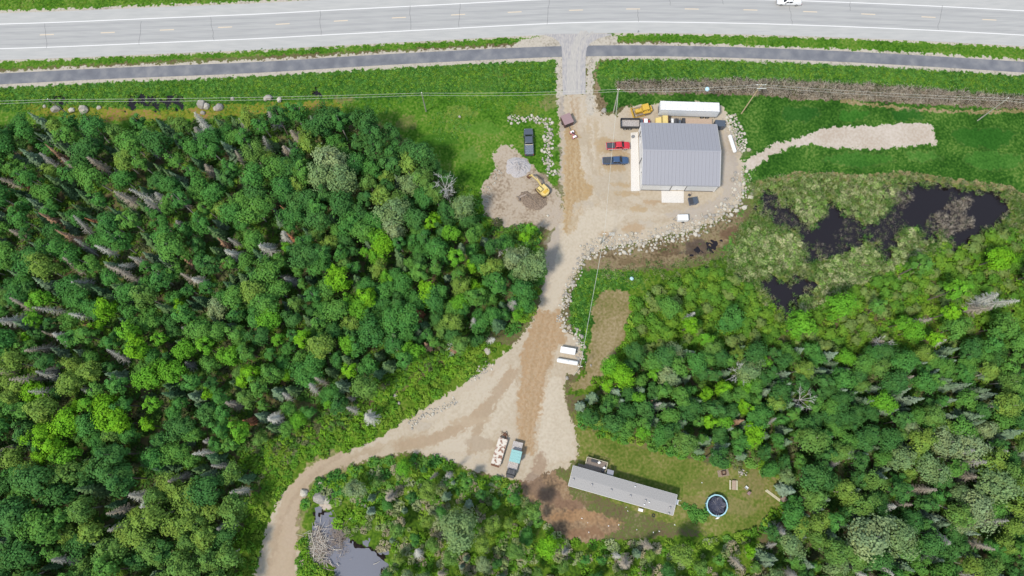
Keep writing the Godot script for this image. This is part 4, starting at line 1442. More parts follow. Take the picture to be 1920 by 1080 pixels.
func rock(sd: int, size: float) -> ArrayMesh:
	var r := RandomNumberGenerator.new()
	r.seed = sd
	var f := FastNoiseLite.new()
	f.seed = sd
	f.frequency = 0.8
	var base := [Vector3.UP, Vector3.DOWN, Vector3.LEFT, Vector3.RIGHT, Vector3.FORWARD, Vector3.BACK]
	var faces := []
	for y in [0, 1]:
		for x in [2, 3]:
			for z in [4, 5]:
				faces.append([base[y], base[x], base[z]])
	var sc := Vector3(r.randf_range(0.8, 1.25), r.randf_range(0.55, 0.85), r.randf_range(0.7, 1.0)) * size * 0.5
	var w := func(p: Vector3) -> Vector3:
		var d := p.normalized()
		var c := d.sign() * Vector3(pow(absf(d.x), 0.7), pow(absf(d.y), 0.7), pow(absf(d.z), 0.7))
		return (c * (1.0 + 0.35 * f.get_noise_3dv(d * 1.7))) * sc + Vector3(0, sc.y * 0.7, 0)
	var g := Geo.new()
	for t in faces:
		var m := [(t[0] + t[1]) / 2.0, (t[1] + t[2]) / 2.0, (t[2] + t[0]) / 2.0]
		for q in [[t[0], m[0], m[2]], [m[0], t[1], m[1]], [m[2], m[1], t[2]], [m[0], m[1], m[2]]]:
			var a: Vector3 = w.call(q[0])
			var b: Vector3 = w.call(q[1])
			var c2: Vector3 = w.call(q[2])
			if (b - a).cross(c2 - a).dot((q[0] + q[1] + q[2])) < 0:
				g.tri(a, c2, b)
			else:
				g.tri(a, b, c2)
	return g.mesh()

# ---- stones ------------------------------------------------------------------------
var rocks := []
func riprap(label: String, px: Array, width: float, count: int, s0: float, s1: float) -> void:
	var c := poly(px)
	var L := 0.0
	for i in c.size() - 1:
		L += c[i].distance_to(c[i + 1])
	var o := c[0]
	var t := thing("riprap_bank", label, "stones", Vector3(o.x, 0, o.y))
	var done := []
	var tries := 0
	while done.size() < count and tries < count * 40:
		tries += 1
		var d := rf(0, L)
		var i := 0
		while i < c.size() - 2 and d > c[i].distance_to(c[i + 1]):
			d -= c[i].distance_to(c[i + 1])
			i += 1
		var dir := (c[i + 1] - c[i]).normalized()
		var p := c[i] + dir * d + Vector2(-dir.y, dir.x) * clampf(rng.randfn(0, 0.32), -0.6, 0.6) * width
		var s := s0 + (s1 - s0) * pow(rf(0, 1), 2.2)
		var ok := true
		for e in done:
			if e[0].distance_to(p) < (e[1] + s) * 0.36:
				ok = false
				break
		if not ok:
			continue
		done.append([p, s])
		var m := part(t, "stone", rocks[rng.randi() % rocks.size()], [M.stone_a, M.stone_b, M.stone_b, M.stone_c, M.stone_d][rng.randi() % 5])
		m.position = Vector3(p.x - o.x, -rf(0.1, 0.3) * s, p.y - o.y)
		m.rotation = Vector3(rf(-0.25, 0.25), rf(0, TAU), rf(-0.25, 0.25))
		m.scale = Vector3.ONE * s

	# small rubble between the stones, too fine to tell apart
	var g := Geo.new()
	for k in int(L * width * 1.1):
		var d := rf(0, L)
		var i := 0
		while i < c.size() - 2 and d > c[i].distance_to(c[i + 1]):
			d -= c[i].distance_to(c[i + 1])
			i += 1
		var dir := (c[i + 1] - c[i]).normalized()
		var p := c[i] + dir * d + Vector2(-dir.y, dir.x) * clampf(rng.randfn(0, 0.3), -0.6, 0.6) * width
		var s := rf(0.2, 0.42)
		g.box(Vector3(p.x - o.x, s * 0.2, p.y - o.y), Vector3(s, s * 0.7, s * rf(0.7, 1.1)), s * 0.22, Basis(Vector3(rf(-1, 1), 1, rf(-1, 1)).normalized(), rf(0, TAU)))
	var rb := part(t, "rubble", g, M.stone_a)
	rb.set_meta("kind", "stuff")

func build_stones() -> void:
	for i in 9:
		rocks.append(rock(100 + i, 1.0))
	riprap("row of white stones edging the grass with the old dark truck", [953, 221, 965, 225, 985, 224, 1005, 223, 1024, 226, 1029, 236, 1029, 260, 1026, 280, 1026, 300, 1030, 318, 1036, 330], 2.2, 95, 0.5, 1.15)
	riprap("broad bank of pale stones along the lower edge of shop yard", [1096, 476, 1112, 466, 1140, 461, 1180, 458, 1220, 452, 1262, 440, 1300, 426, 1336, 412, 1366, 394, 1388, 372, 1394, 345, 1388, 322], 4.2, 300, 0.5, 1.4)
	riprap("line of pale stones along the drive above the propane tank", [1096, 478, 1086, 500, 1074, 524, 1064, 552, 1056, 580, 1054, 604, 1062, 612, 1080, 622, 1087, 640, 1088, 662, 1088, 680], 2.1, 130, 0.5, 1.15)
	riprap("column of pale stones beside the propane tank at the shop gable", [1366, 216, 1372, 232, 1382, 250, 1388, 270, 1391, 286], 3.0, 85, 0.5, 1.1)
	riprap("row of white stones on the grassy bank of the branching track", [768, 798, 790, 782, 815, 770, 840, 758, 856, 750], 1.5, 55, 0.35, 0.8)
	riprap("scattered stones at the upper bend of the branching track", [880, 712, 900, 698, 918, 684, 924, 688], 2.0, 26, 0.35, 0.9)
	riprap("scattered pale stones at the sand edge of the dirt pad", [918, 326, 926, 322, 934, 320, 900, 400, 912, 420], 2.5, 22, 0.3, 0.7)
	riprap("scattered stones beside the gravel at the drive's paved mouth", [1104, 112, 1110, 112, 1105, 130, 1108, 160, 1109, 190, 1116, 208, 1130, 211, 1140, 210], 1.6, 42, 0.25, 0.6)
	riprap("scattered stones along the left gravel edge of paved drive mouth", [1044, 116, 1049, 128, 1051, 150, 1048, 180, 1046, 200], 1.0, 20, 0.25, 0.5)
	for b in [[914, 658, 1.7], [742, 742, 1.3], [748, 756, 0.8], [135, 207, 1.6], [106, 206, 2.2], [158, 206, 2.6], [186, 202, 1.4], [84, 200, 0.9], [380, 198, 2.8], [388, 200, 2.0], [412, 202, 2.2], [405, 204, 1.5], [437, 186, 1.2], [505, 184, 1.8], [498, 186, 1.2], [524, 188, 1.6], [381, 212, 1.4], [862, 219, 0.8], [955, 222, 1.1], [600, 934, 3.2], [612, 938, 2.6], [656, 968, 1.5], [682, 950, 1.8], [604, 906, 1.8], [570, 924, 2.4], [1063, 709, 0.9], [1108, 685, 0.6], [1132, 208, 1.3]]:
		var m := solo("boulder", rock(int(b[0] * 7 + b[1]), b[2]), [M.stone_a, M.stone_b, M.stone_c][rng.randi() % 3], "pale boulder lying in the grass away from the stone banks", "boulder", G(b[0], b[1]) + Vector3(0, -0.12 * b[2], 0), rf(0, 6), "lone boulders in the grass")
		m.rotation.x = rf(-0.15, 0.15)
	# stone heap on the lawn
	var hp := thing("stone_heap", "little heap of pale stones at the lawn's upper edge", "stones", G(1391, 886))
	for i in 26:
		var m2 := part(hp, "stone", rocks[i % 9], [M.stone_a, M.stone_b, M.stone_c][i % 3])
		m2.position = Vector3(rng.randfn(0, 0.55), rf(0, 0.25), rng.randfn(0, 0.4))
		m2.rotation = Vector3(rf(-1, 1), rf(0, 6), 0)
		m2.scale = Vector3.ONE * rf(0.25, 0.55)

# ---- vehicles: local +x is forward, y up, origin on the ground ------------------------
func wheel(t: Node3D, p: Vector3, r: float, w: float) -> void:
	var sd := signf(p.z)
	var g := Geo.new()
	g.lathe(p, [Vector2(r * 0.6, -w / 2), Vector2(r * 0.93, -w / 2), Vector2(r, -w * 0.35), Vector2(r, w * 0.35), Vector2(r * 0.93, w / 2), Vector2(r * 0.6, w / 2)], 16, Basis(Vector3.RIGHT, PI / 2))
	var o := part(t, "wheel", g, M.tyre)
	g = Geo.new()
	g.lathe(p, [Vector2(r * 0.62, -w * 0.42), Vector2(r * 0.62, w * 0.42)], 12, Basis(Vector3.RIGHT, PI / 2))
	g.lathe(p + Vector3(0, 0, sd * w * 0.36), [Vector2(r * 0.62, 0), Vector2(r * 0.2, 0.0), Vector2(0.0, 0.0)], 12, Basis(Vector3.RIGHT, PI / 2))
	part(o, "rim", g, M.rim)

func sect(x: float, w: float, y0: float, y1: float, k: float) -> Array:      # one cross section, seen from the front
	return [Vector3(x, y0, w * 0.94), Vector3(x, y0 + k, w), Vector3(x, y1 - k, w * 0.985), Vector3(x, y1, w - k), Vector3(x, y1, -w + k), Vector3(x, y1 - k, -w * 0.985), Vector3(x, y0 + k, -w), Vector3(x, y0, -w * 0.94)]

func place(called: String, label: String, cat: String, rear: Array, front: Array, h: float, grp := "") -> Array:
	var a := G(rear[0], rear[1], h)
	var b := G(front[0], front[1], h)
	var t := thing(called, label, cat, Vector3((a.x + b.x) / 2, 0, (a.z + b.z) / 2), yaw_of(b - a), grp)
	return [t, a.distance_to(b)]

func pickup(label: String, rear: Array, front: Array, body: Material, cover: Material, opts := {}) -> Node3D:
	var pl := place("pickup_truck", label, "pickup truck", rear, front, 1.0)
	var t: Node3D = pl[0]
	var L: float = pl[1]
	var k := L / 5.8
	var g := Geo.new()
	var X := func(x: float) -> float: return x * k
	var w := 0.98
	g.loft([sect(X.call(-2.88), w * 0.9, 0.55, 1.0, 0.06), sect(X.call(-2.8), w * 0.97, 0.48, 1.12, 0.06), sect(X.call(-0.5), w, 0.42, 1.14, 0.06), sect(X.call(1.3), w, 0.42, 1.14, 0.07), sect(X.call(2.2), w * 0.98, 0.45, 1.12, 0.09), sect(X.call(2.7), w * 0.92, 0.5, 1.02, 0.1), sect(X.call(2.88), w * 0.8, 0.55, 0.92, 0.1)])
	part(t, "body", g, body)
	# cab
	g = Geo.new()
	var ring := func(y: float, x0: float, x1: float, z: float, c: float) -> Array:
		return [Vector3(x0 + c, y, z), Vector3(x1 - c, y, z), Vector3(x1, y, z - c), Vector3(x1, y, -z + c), Vector3(x1 - c, y, -z), Vector3(x0 + c, y, -z), Vector3(x0, y, -z + c), Vector3(x0, y, z - c)]
	g.loft([ring.call(1.12, X.call(-0.72), X.call(1.55), 0.93, 0.08), ring.call(1.25, X.call(-0.70), X.call(1.42), 0.91, 0.08), ring.call(1.74, X.call(-0.58), X.call(0.82), 0.76, 0.1), ring.call(1.82, X.call(-0.45), X.call(0.62), 0.64, 0.1)])
	var cab := part(t, "cab", g, body)
	g = Geo.new()
	g.quad(Vector3(X.call(1.44), 1.24, 0.78), Vector3(X.call(1.44), 1.24, -0.78), Vector3(X.call(0.87), 1.72, -0.66), Vector3(X.call(0.87), 1.72, 0.66))
	part(cab, "windshield", g, M.glass_dark)
	g = Geo.new()
	g.quad(Vector3(X.call(-0.72), 1.26, -0.72), Vector3(X.call(-0.72), 1.26, 0.72), Vector3(X.call(-0.61), 1.70, 0.62), Vector3(X.call(-0.61), 1.70, -0.62))
	part(cab, "rear_window", g, M.glass_dark)
	for s in [-1, 1]:
		for wd in [[-0.6, 0.22], [0.3, 1.08]]:
			g = Geo.new()
			g.quad(Vector3(X.call(wd[0]), 1.26, s * 0.918), Vector3(X.call(wd[1]), 1.26, s * 0.918), Vector3(X.call(minf(wd[1], 0.74)), 1.68, s * 0.79), Vector3(X.call(wd[0] + 0.05), 1.68, s * 0.79))
			part(cab, "side_window", g, M.glass_dark)
		g = Geo.new()
		g.box(Vector3(X.call(1.02), 1.2, s * 1.1), Vector3(0.14, 0.2, 0.24), 0.03)
		part(t, "mirror", g, M.charcoal)
		g = Geo.new()
		g.box(Vector3(X.call(2.8), 0.86, s * 0.66), Vector3(0.16, 0.14, 0.32), 0.03)
		part(t, "headlight", g, M.lamp_clear)
		g = Geo.new()
		g.box(Vector3(X.call(-2.86), 0.9, s * 0.86), Vector3(0.1, 0.32, 0.14), 0.02)
		part(t, "taillight", g, M.lamp_red)
		for x in [-0.1, 0.85]:
			g = Geo.new()
			g.box(Vector3(X.call(x), 1.04, s * 1.0), Vector3(0.16, 0.04, 0.04))
			part(t, "door_handle", g, M.charcoal)
		wheel(t, Vector3(X.call(1.85), 0.38, s * 0.86), 0.38, 0.26)
		wheel(t, Vector3(X.call(-1.75), 0.38, s * 0.86), 0.38, 0.26)
		if opts.get("stripe", false):
			g = Geo.new()
			g.box(Vector3(X.call(-0.1), 0.86, s * 0.995), Vector3(X.call(5.0), 0.2, 0.02))
			part(t, "side_stripe", g, M.white_paint)
	if opts.get("cap", false):
		g = Geo.new()
		g.loft([ring.call(1.13, X.call(-2.78), X.call(-0.74), 0.92, 0.08), ring.call(1.62, X.call(-2.6), X.call(-0.74), 0.8, 0.1), ring.call(1.72, X.call(-2.5), X.call(-0.78), 0.66, 0.1)])
		part(t, "bed_cap", g, cover)
	else:
		g = Geo.new()
		for i in 4:
			g.box(Vector3(X.call(-2.55 + i * 0.5), 1.155, 0), Vector3(X.call(0.48), 0.05, 1.62), 0.02)
		part(t, "bed_cover", g, cover)
	g = Geo.new()
	g.box(Vector3(X.call(2.9), 0.58, 0), Vector3(0.16, 0.22, 1.75), 0.04)
	part(t, "front_bumper", g, M.rim if opts.get("chrome", true) else M.charcoal)
	g = Geo.new()
	g.box(Vector3(X.call(-2.93), 0.58, 0), Vector3(0.16, 0.2, 1.8), 0.04)
	part(t, "rear_bumper", g, M.rim if opts.get("chrome", true) else M.charcoal)
	g = Geo.new()
	g.box(Vector3(X.call(2.86), 0.82, 0), Vector3(0.08, 0.2, 0.9))
	part(t, "grille", g, M.charcoal)
	return t

func build_vehicles() -> void:
	pickup("bright red crew cab pickup with dark bed cover parked facing shop", [1137, 273.5], [1181, 272], M.red_paint, M.bed_dark, {"stripe": true})
	pickup("dark blue crew cab pickup parked facing the shop walkway", [1130, 301], [1178.5, 300], M.blue_paint, M.bed_dark)
	pickup("white pickup with closed cap driving along the highway", [1503, 2], [1457.5, 1], M.white_gloss, M.white_gloss, {"cap": true})
	# the old truck on the grass: faded load bed behind, dark cab in front
	var old := pickup("old dark blue pickup with faded load bed standing on grass", [992.5, 290.5], [990.5, 241], M.slate_paint, M.bed_faded, {"chrome": false})
	old.scale = Vector3(1.0, 1.1, 1.26)
	var plank := Geo.new()
	plank.box(Vector3(-0.95, 1.22, 0), Vector3(0.22, 0.06, 1.6), 0.01)
	part(old, "bed_board", plank, M.wood_pale)
	semitrailer()
	bulldozer()
	excavator()
	dump_truck()
	flat_truck()
	box_trailer_and_quad()
	old_trailers()

func semitrailer() -> void:
	var a := G(1238.5, 197.5, 4.1)
	var b := G(1349, 201, 4.1)
	var t := thing("semitrailer", "long white box semitrailer parked beside the shop's back wall", "trailer", Vector3((a.x + b.x) / 2, 0, (a.z + b.z) / 2), yaw_of(b - a))
	var hx := a.distance_to(b) / 2
	var g := Geo.new()
	g.box(Vector3(0, 2.6, 0), Vector3(hx * 2, 2.9, 2.56), 0.03)
	part(t, "cargo_box", g, M.trailer_side)
	g = Geo.new()
	for i in 12:
		g.box(Vector3(-hx + hx / 6 * (i + 0.5), 4.065, 0), Vector3(hx / 6 - 0.02, 0.03, 2.5), 0.008)
	part(t, "roof_sheets", g, M.weather_white)
	g = Geo.new()
	for s in [-1, 1]:
		g.box(Vector3(0, 4.04, s * 1.28), Vector3(hx * 2, 0.1, 0.05))
		g.box(Vector3(0, 1.12, s * 1.26), Vector3(hx * 2, 0.16, 0.08))
	part(t, "side_rails", g, M.steel_grey)
	for s in [-1, 1]:
		g = Geo.new()
		g.box(Vector3(hx + 0.02, 2.6, s * 0.63), Vector3(0.05, 2.8, 1.22))
		var d := part(t, "rear_door", g, M.white_paint)
		g = Geo.new()
		g.tube(Vector3(hx + 0.07, 1.3, s * 0.3), Vector3(hx + 0.07, 3.9, s * 0.3), 0.025, 0.025, 6)
		part(d, "lock_rod", g, M.steel_grey)
		g = Geo.new()
		g.box(Vector3(-hx + 2.6, 0.55, s * 0.9), Vector3(0.16, 1.1, 0.16))
		g.box(Vector3(-hx + 2.6, 0.04, s * 0.9), Vector3(0.4, 0.08, 0.4))
		part(t, "landing_leg", g, M.steel_grey)
		for x in [hx - 3.6, hx - 2.3]:
			wheel(t, Vector3(x, 0.5, s * 1.02), 0.5, 0.5)
		g = Geo.new()
		g.box(Vector3(hx - 0.3, 0.7, s * 0.9), Vector3(0.04, 0.7, 0.6))
		part(t, "mud_flap", g, M.charcoal)
	g = Geo.new()
	g.box(Vector3(hx - 2.6, 0.85, 0), Vector3(3.6, 0.4, 0.9))
	part(t, "bogie", g, M.charcoal)
	g = Geo.new()
	g.box(Vector3(-hx - 0.06, 2.0, 0), Vector3(0.1, 1.2, 1.8), 0.02)
	part(t, "front_panel", g, M.steel_grey)

func track(t: Node3D, z: float, x0: float, x1: float, h: float, w: float, m: Material) -> void:
	var o := []
	var r := h / 2
	for i in 9:
		var q := -PI / 2 + PI * i / 8
		o.append(Vector2(x1 - r + cos(q) * r, r + sin(q) * r))
	for i in 9:
		var q := PI / 2 + PI * i / 8
		o.append(Vector2(x0 + r + cos(q) * r, r + sin(q) * r))
	var g := Geo.new()
	g.prism(o, z - w / 2, z + w / 2)
	var tr := part(t, "crawler_track", g, m)
	g = Geo.new()
	var n := int((x1 - x0) / 0.2)
	for i in n:
		g.box(Vector3(x0 + 0.2 + i * (x1 - x0 - 0.4) / (n - 1), h + 0.02, z), Vector3(0.12, 0.05, w + 0.02))
	part(tr, "track_pads", g, m)

func bulldozer() -> void:
	var pl := place("bulldozer", "yellow bulldozer with straight blade parked between trailer and pole", "bulldozer", [1221, 203], [1187, 211], 1.0)
	var t: Node3D = pl[0]
	for z in [-0.95, 0.95]:
		track(t, z, -2.1, 1.6, 0.95, 0.55, M.track_dusty)
	var g := Geo.new()
	g.loft([sect(-2.0, 0.66, 0.5, 1.5, 0.08), sect(-0.2, 0.68, 0.5, 1.55, 0.08), sect(0.3, 0.55, 0.5, 1.75, 0.1), sect(1.9, 0.5, 0.55, 1.6, 0.1)])
	part(t, "hull", g, M.machine_yellow)
	g = Geo.new()
	g.box(Vector3(-0.7, 2.62, 0), Vector3(1.7, 0.1, 1.7), 0.04)
	part(t, "canopy_roof", g, M.machine_yellow)
	for x in [-1.4, 0.0]:
		for z in [-0.75, 0.75]:
			g = Geo.new()
			g.box(Vector3(x, 2.0, z), Vector3(0.1, 1.2, 0.1))
			part(t, "canopy_post", g, M.charcoal)
	g = Geo.new()
	g.box(Vector3(-0.75, 1.75, 0), Vector3(0.55, 0.45, 0.55), 0.05)
	g.box(Vector3(-1.02, 2.05, 0), Vector3(0.12, 0.6, 0.55), 0.03)
	part(t, "seat", g, M.charcoal)
	g = Geo.new()
	g.tube(Vector3(1.0, 1.6, 0.2), Vector3(1.0, 2.3, 0.2), 0.06, 0.05, 8)
	part(t, "exhaust_stack", g, M.rust)
	g = Geo.new()
	g.prism([Vector2(2.5, 0.05), Vector2(2.42, 0.5), Vector2(2.5, 1.1), Vector2(2.62, 1.15), Vector2(2.52, 0.5), Vector2(2.62, 0.05)], -1.6, 1.6)
	part(t, "blade", g, M.machine_yellow)
	for z in [-1.25, 1.25]:
		g = Geo.new()
		g.box(Vector3(1.0, 0.5, z * 1.06), Vector3(2.9, 0.2, 0.14), 0.02)
		part(t, "push_arm", g, M.machine_yellow)
		g = Geo.new()
		g.tube(Vector3(1.4, 1.3, z * 0.35), Vector3(2.42, 0.8, z * 0.35), 0.06, 0.05, 8)
		part(t, "lift_cylinder", g, M.steel_grey)
	g = Geo.new()
	g.box(Vector3(-2.35, 0.9, 0), Vector3(0.5, 0.9, 1.5), 0.05)
	part(t, "rear_winch", g, M.machine_yellow)
	for z in [-0.8, 0.8]:
		g = Geo.new()
		g.box(Vector3(-0.9, 1.38, z * 1.2), Vector3(2.0, 0.12, 0.6), 0.03)
		part(t, "fender", g, M.machine_yellow)

func excavator() -> void:
	# body turned towards the upper left, tracks the same way
	var c := G(1017.5, 357, 0.8)
	var tip := G(997, 337, 0.8)
	var t := thing("excavator", "yellow crawler excavator with its boom reaching to the gravel heap", "excavator", Vector3(c.x, 0, c.z), yaw_of(tip - c))
	for z in [-0.95, 0.95]:
		track(t, z, -1.7, 1.7, 0.75, 0.5, M.track_steel)
	var g := Geo.new()
	g.box(Vector3(0, 0.55, 0), Vector3(1.6, 0.4, 1.3), 0.05)
	g.lathe(Vector3(0, 0.7, 0), [Vector2(0.6, 0), Vector2(0.6, 0.25), Vector2(0, 0.25)], 16)
	part(t, "undercarriage", g, M.track_steel)
	g = Geo.new()
	var o := PackedVector2Array()
	var outline := [Vector2(0.9, 1.2), Vector2(0.9, -1.2), Vector2(-0.9, -1.2)]
	for i in 9:
		var q := PI * 1.5 - PI * i / 8
		outline.append(Vector2(-0.9 + cos(q) * 0.95, sin(q) * 1.2))
	outline.append(Vector2(-0.9, 1.2))
	var r0 := []
	var r1 := []
	var r2 := []
	for p in outline:
		r0.append(Vector3(p.x, 0.95, p.y))
		r1.append(Vector3(p.x, 1.75, p.y))
		r2.append(Vector3(p.x * 0.95, 1.85, p.y * 0.93))
	r0.reverse(); r1.reverse(); r2.reverse()
	g.loft([r0, r1, r2])
	part(t, "upper_body", g, M.cream_yellow)
	g = Geo.new()
	g.loft([[Vector3(-0.35, 1.2, -1.18), Vector3(-0.35, 1.2, -0.3), Vector3(1.15, 1.2, -0.3), Vector3(1.15, 1.2, -1.18)], [Vector3(-0.35, 2.1, -1.18), Vector3(-0.35, 2.1, -0.3), Vector3(1.2, 2.1, -0.3), Vector3(1.2, 2.1, -1.18)], [Vector3(-0.28, 2.75, -1.12), Vector3(-0.28, 2.75, -0.36), Vector3(0.9, 2.75, -0.36), Vector3(0.9, 2.75, -1.12)]])
	var cab := part(t, "cab", g, M.cream_yellow)
	g = Geo.new()
	g.quad(Vector3(1.21, 2.1, -1.1), Vector3(1.21, 2.1, -0.4), Vector3(0.95, 2.7, -0.44), Vector3(0.95, 2.7, -1.06))
	g.quad(Vector3(-0.2, 1.9, -1.19), Vector3(1.1, 1.9, -1.19), Vector3(0.85, 2.68, -1.14), Vector3(-0.2, 2.68, -1.14))
	part(cab, "cab_window", g, M.glass_dark)
	g = Geo.new()
	g.box(Vector3(-1.0, 1.9, 0.1), Vector3(0.8, 0.12, 1.4), 0.03)
	part(t, "engine_hatch", g, M.machine_yellow)
	g = Geo.new()
	g.tube(Vector3(-0.9, 1.85, 0.7), Vector3(-0.9, 2.3, 0.7), 0.07, 0.07, 8)
	part(t, "exhaust_pipe", g, M.charcoal)
	# boom, stick and bucket
	var boom := func(pts: Array, w: float) -> Geo:
		var gg := Geo.new()
		gg.prism(pts, 0.05, 0.05 + w)
		return gg
	part(t, "boom", boom.call([Vector2(0.7, 1.4), Vector2(2.2, 3.0), Vector2(4.3, 2.75), Vector2(4.35, 3.0), Vector2(2.3, 3.5), Vector2(0.5, 1.75)], 0.42), M.cream_yellow)
	g = Geo.new()
	g.prism([Vector2(4.1, 3.2), Vector2(4.5, 3.1), Vector2(5.3, 0.9), Vector2(5.1, 0.85), Vector2(4.1, 2.7)], 0.1, 0.4)
	part(t, "stick", g, M.cream_yellow)
	g = Geo.new()
	g.prism([Vector2(5.05, 0.95), Vector2(5.55, 0.85), Vector2(5.75, 0.35), Vector2(5.3, 0.05), Vector2(4.75, 0.25), Vector2(4.9, 0.35), Vector2(5.3, 0.25)], -0.25, 0.75)
	part(t, "bucket", g, M.rust)
	for cy in [[Vector3(0.9, 1.3, 0.0), Vector3(2.3, 2.9, 0.0)], [Vector3(0.9, 1.3, 0.55), Vector3(2.3, 2.9, 0.55)], [Vector3(2.6, 3.45, 0.26), Vector3(4.15, 3.3, 0.26)]]:
		g = Geo.new()
		g.tube(cy[0], cy[0].lerp(cy[1], 0.6), 0.08, 0.08, 8)
		g.tube(cy[0].lerp(cy[1], 0.5), cy[1], 0.045, 0.045, 8)
		part(t, "hydraulic_cylinder", g, M.steel_grey)

func dump_truck() -> void:
	var pl := place("dump_truck", "dump truck with empty pale box and white cab behind the shop", "dump truck", [1163.5, 231], [1219, 231.5], 1.6)
	var t: Node3D = pl[0]
	var h: float = pl[1] / 2
	var g := Geo.new()
	g.box(Vector3(0, 0.85, 0), Vector3(h * 2 - 0.3, 0.25, 0.9))
	part(t, "chassis", g, M.charcoal)
	g = Geo.new()
	var x0 := -h
	var x1 := -h + 5.0
	g.box(Vector3((x0 + x1) / 2, 1.15, 0), Vector3(x1 - x0, 0.1, 2.3))
	part(t, "box_floor", g, M.faded_deck)
	for z in [-1.18, 1.18]:
		g = Geo.new()
		g.box(Vector3((x0 + x1) / 2, 1.65, z), Vector3(x1 - x0, 1.1, 0.08), 0.02)
		for i in 6:
			g.box(Vector3(x0 + 0.4 + i * 0.85, 1.6, z * 1.06), Vector3(0.12, 1.0, 0.08))
		part(t, "box_side", g, M.charcoal)
	for x in [x0 + 0.04, x1 - 0.04]:
		g = Geo.new()
		g.box(Vector3(x, 1.65, 0), Vector3(0.08, 1.1, 2.26), 0.02)
		part(t, "box_end", g, M.charcoal)
	g = Geo.new()
	g.box(Vector3(x1 + 0.45, 1.7, 0), Vector3(0.7, 1.1, 1.6), 0.05)
	part(t, "tool_rack", g, M.slate_paint)
	g = Geo.new()
	g.loft([sect(x1 + 0.85, 1.08, 0.6, 2.5, 0.1), sect(x1 + 1.9, 1.08, 0.6, 2.5, 0.1), sect(x1 + 2.2, 1.06, 0.6, 1.7, 0.1), sect(h, 0.98, 0.6, 1.5, 0.12)])
	var cab := part(t, "cab", g, M.red_plain)
	g = Geo.new()
	g.box(Vector3(x1 + 1.4, 2.53, 0), Vector3(0.95, 0.06, 1.8), 0.02)
	part(cab, "cab_roof", g, M.white_paint)
	g = Geo.new()
	g.quad(Vector3(x1 + 2.2, 1.75, 0.9), Vector3(x1 + 2.2, 1.75, -0.9), Vector3(x1 + 1.95, 2.4, -0.85), Vector3(x1 + 1.95, 2.4, 0.85))
	part(cab, "windshield", g, M.glass_dark)
	for x in [x0 + 1.3, x0 + 2.5, h - 0.8]:
		for z in [-0.98, 0.98]:
			wheel(t, Vector3(x, 0.5, z), 0.5, 0.4)

func flat_truck() -> void:
	# yellow truck facing the dump truck, its flat deck and a dark load box behind it
	var pl := place("flatbed_truck", "yellow cab flatbed truck with tan deck parked along the shop's back", "truck", [1337, 229.5], [1229, 226.5], 1.6)
	var t: Node3D = pl[0]
	var h: float = pl[1] / 2
	var g := Geo.new()
	g.box(Vector3(0, 0.9, 0), Vector3(h * 2 - 0.4, 0.26, 0.9))
	part(t, "chassis", g, M.charcoal)
	g = Geo.new()
	g.loft([sect(h - 3.0, 1.12, 0.6, 2.7, 0.1), sect(h - 1.75, 1.12, 0.6, 2.7, 0.1), sect(h - 1.5, 1.05, 0.6, 1.95, 0.1), sect(h - 0.1, 0.9, 0.65, 1.7, 0.16), sect(h, 0.75, 0.7, 1.5, 0.16)])
	var cab := part(t, "cab", g, M.cream_yellow)
	g = Geo.new()
	g.quad(Vector3(h - 1.5, 2.0, 0.95), Vector3(h - 1.5, 2.0, -0.95), Vector3(h - 1.73, 2.6, -0.9), Vector3(h - 1.73, 2.6, 0.9))
	part(cab, "windshield", g, M.glass_dark)
	g = Geo.new()
	g.box(Vector3(h - 3.2, 1.9, 0), Vector3(0.08, 1.9, 2.3))
	part(t, "headboard", g, M.rust)
	for i in 4:
		g = Geo.new()
		g.box(Vector3(h - 4.4 - i * 0.95, 1.45 + 0.1 * (i % 2), 0.1 - 0.15 * (i % 3)), Vector3(0.7, 0.8, 1.2 + 0.3 * (i % 2)), 0.06)
		part(t, "machinery", g, [M.white_paint, M.charcoal, M.slate_paint, M.charcoal][i])
	for i in 8:
		g = Geo.new()
		g.tube(Vector3(h - 4.0 - i * 0.5, 1.9, -0.9), Vector3(h - 4.0 - i * 0.5, 1.9, 0.9), 0.05, 0.05, 6)
		part(t, "rack_bar", g, M.steel_grey)
	g = Geo.new()
	g.box(Vector3(-h + 3.6, 1.1, 0), Vector3(7.0, 0.14, 2.4), 0.02)
	part(t, "deck", g, M.wood_tan)
	for x in [h - 0.9, -h + 2.2, -h + 3.5]:
		for z in [-0.98, 0.98]:
			wheel(t, Vector3(x, 0.5, z), 0.5, 0.4)
	var bx := thing("steel_load_bin", "dark blue steel bin standing at the shop's rear corner", "bin", G(1350.5, 231, 2.2) * Vector3(1, 0, 1), -0.06)
	g = Geo.new()
	g.box(Vector3(0, 1.15, 0), Vector3(2.5, 2.1, 1.7), 0.05)
	part(bx, "body", g, M.slate_paint)
	g = Geo.new()
	for i in 4:
		for z in [-0.88, 0.88]:
			g.box(Vector3(-0.9 + i * 0.6, 1.15, z), Vector3(0.1, 2.0, 0.07))
	part(bx, "ribs", g, M.blue_paint)
	g = Geo.new()
	g.box(Vector3(0, 2.24, 0), Vector3(2.55, 0.08, 1.75), 0.03)
	part(bx, "lid", g, M.slate_paint)
	for x in [-1.0, 1.0]:
		g = Geo.new()
		g.box(Vector3(x, 0.05, 0), Vector3(0.2, 0.1, 1.6))
		part(bx, "skid", g, M.charcoal)
	g = Geo.new()
	g.box(Vector3(1.34, 1.2, 0.0), Vector3(0.1, 1.8, 0.12))
	part(bx, "white_rail", g, M.white_paint)

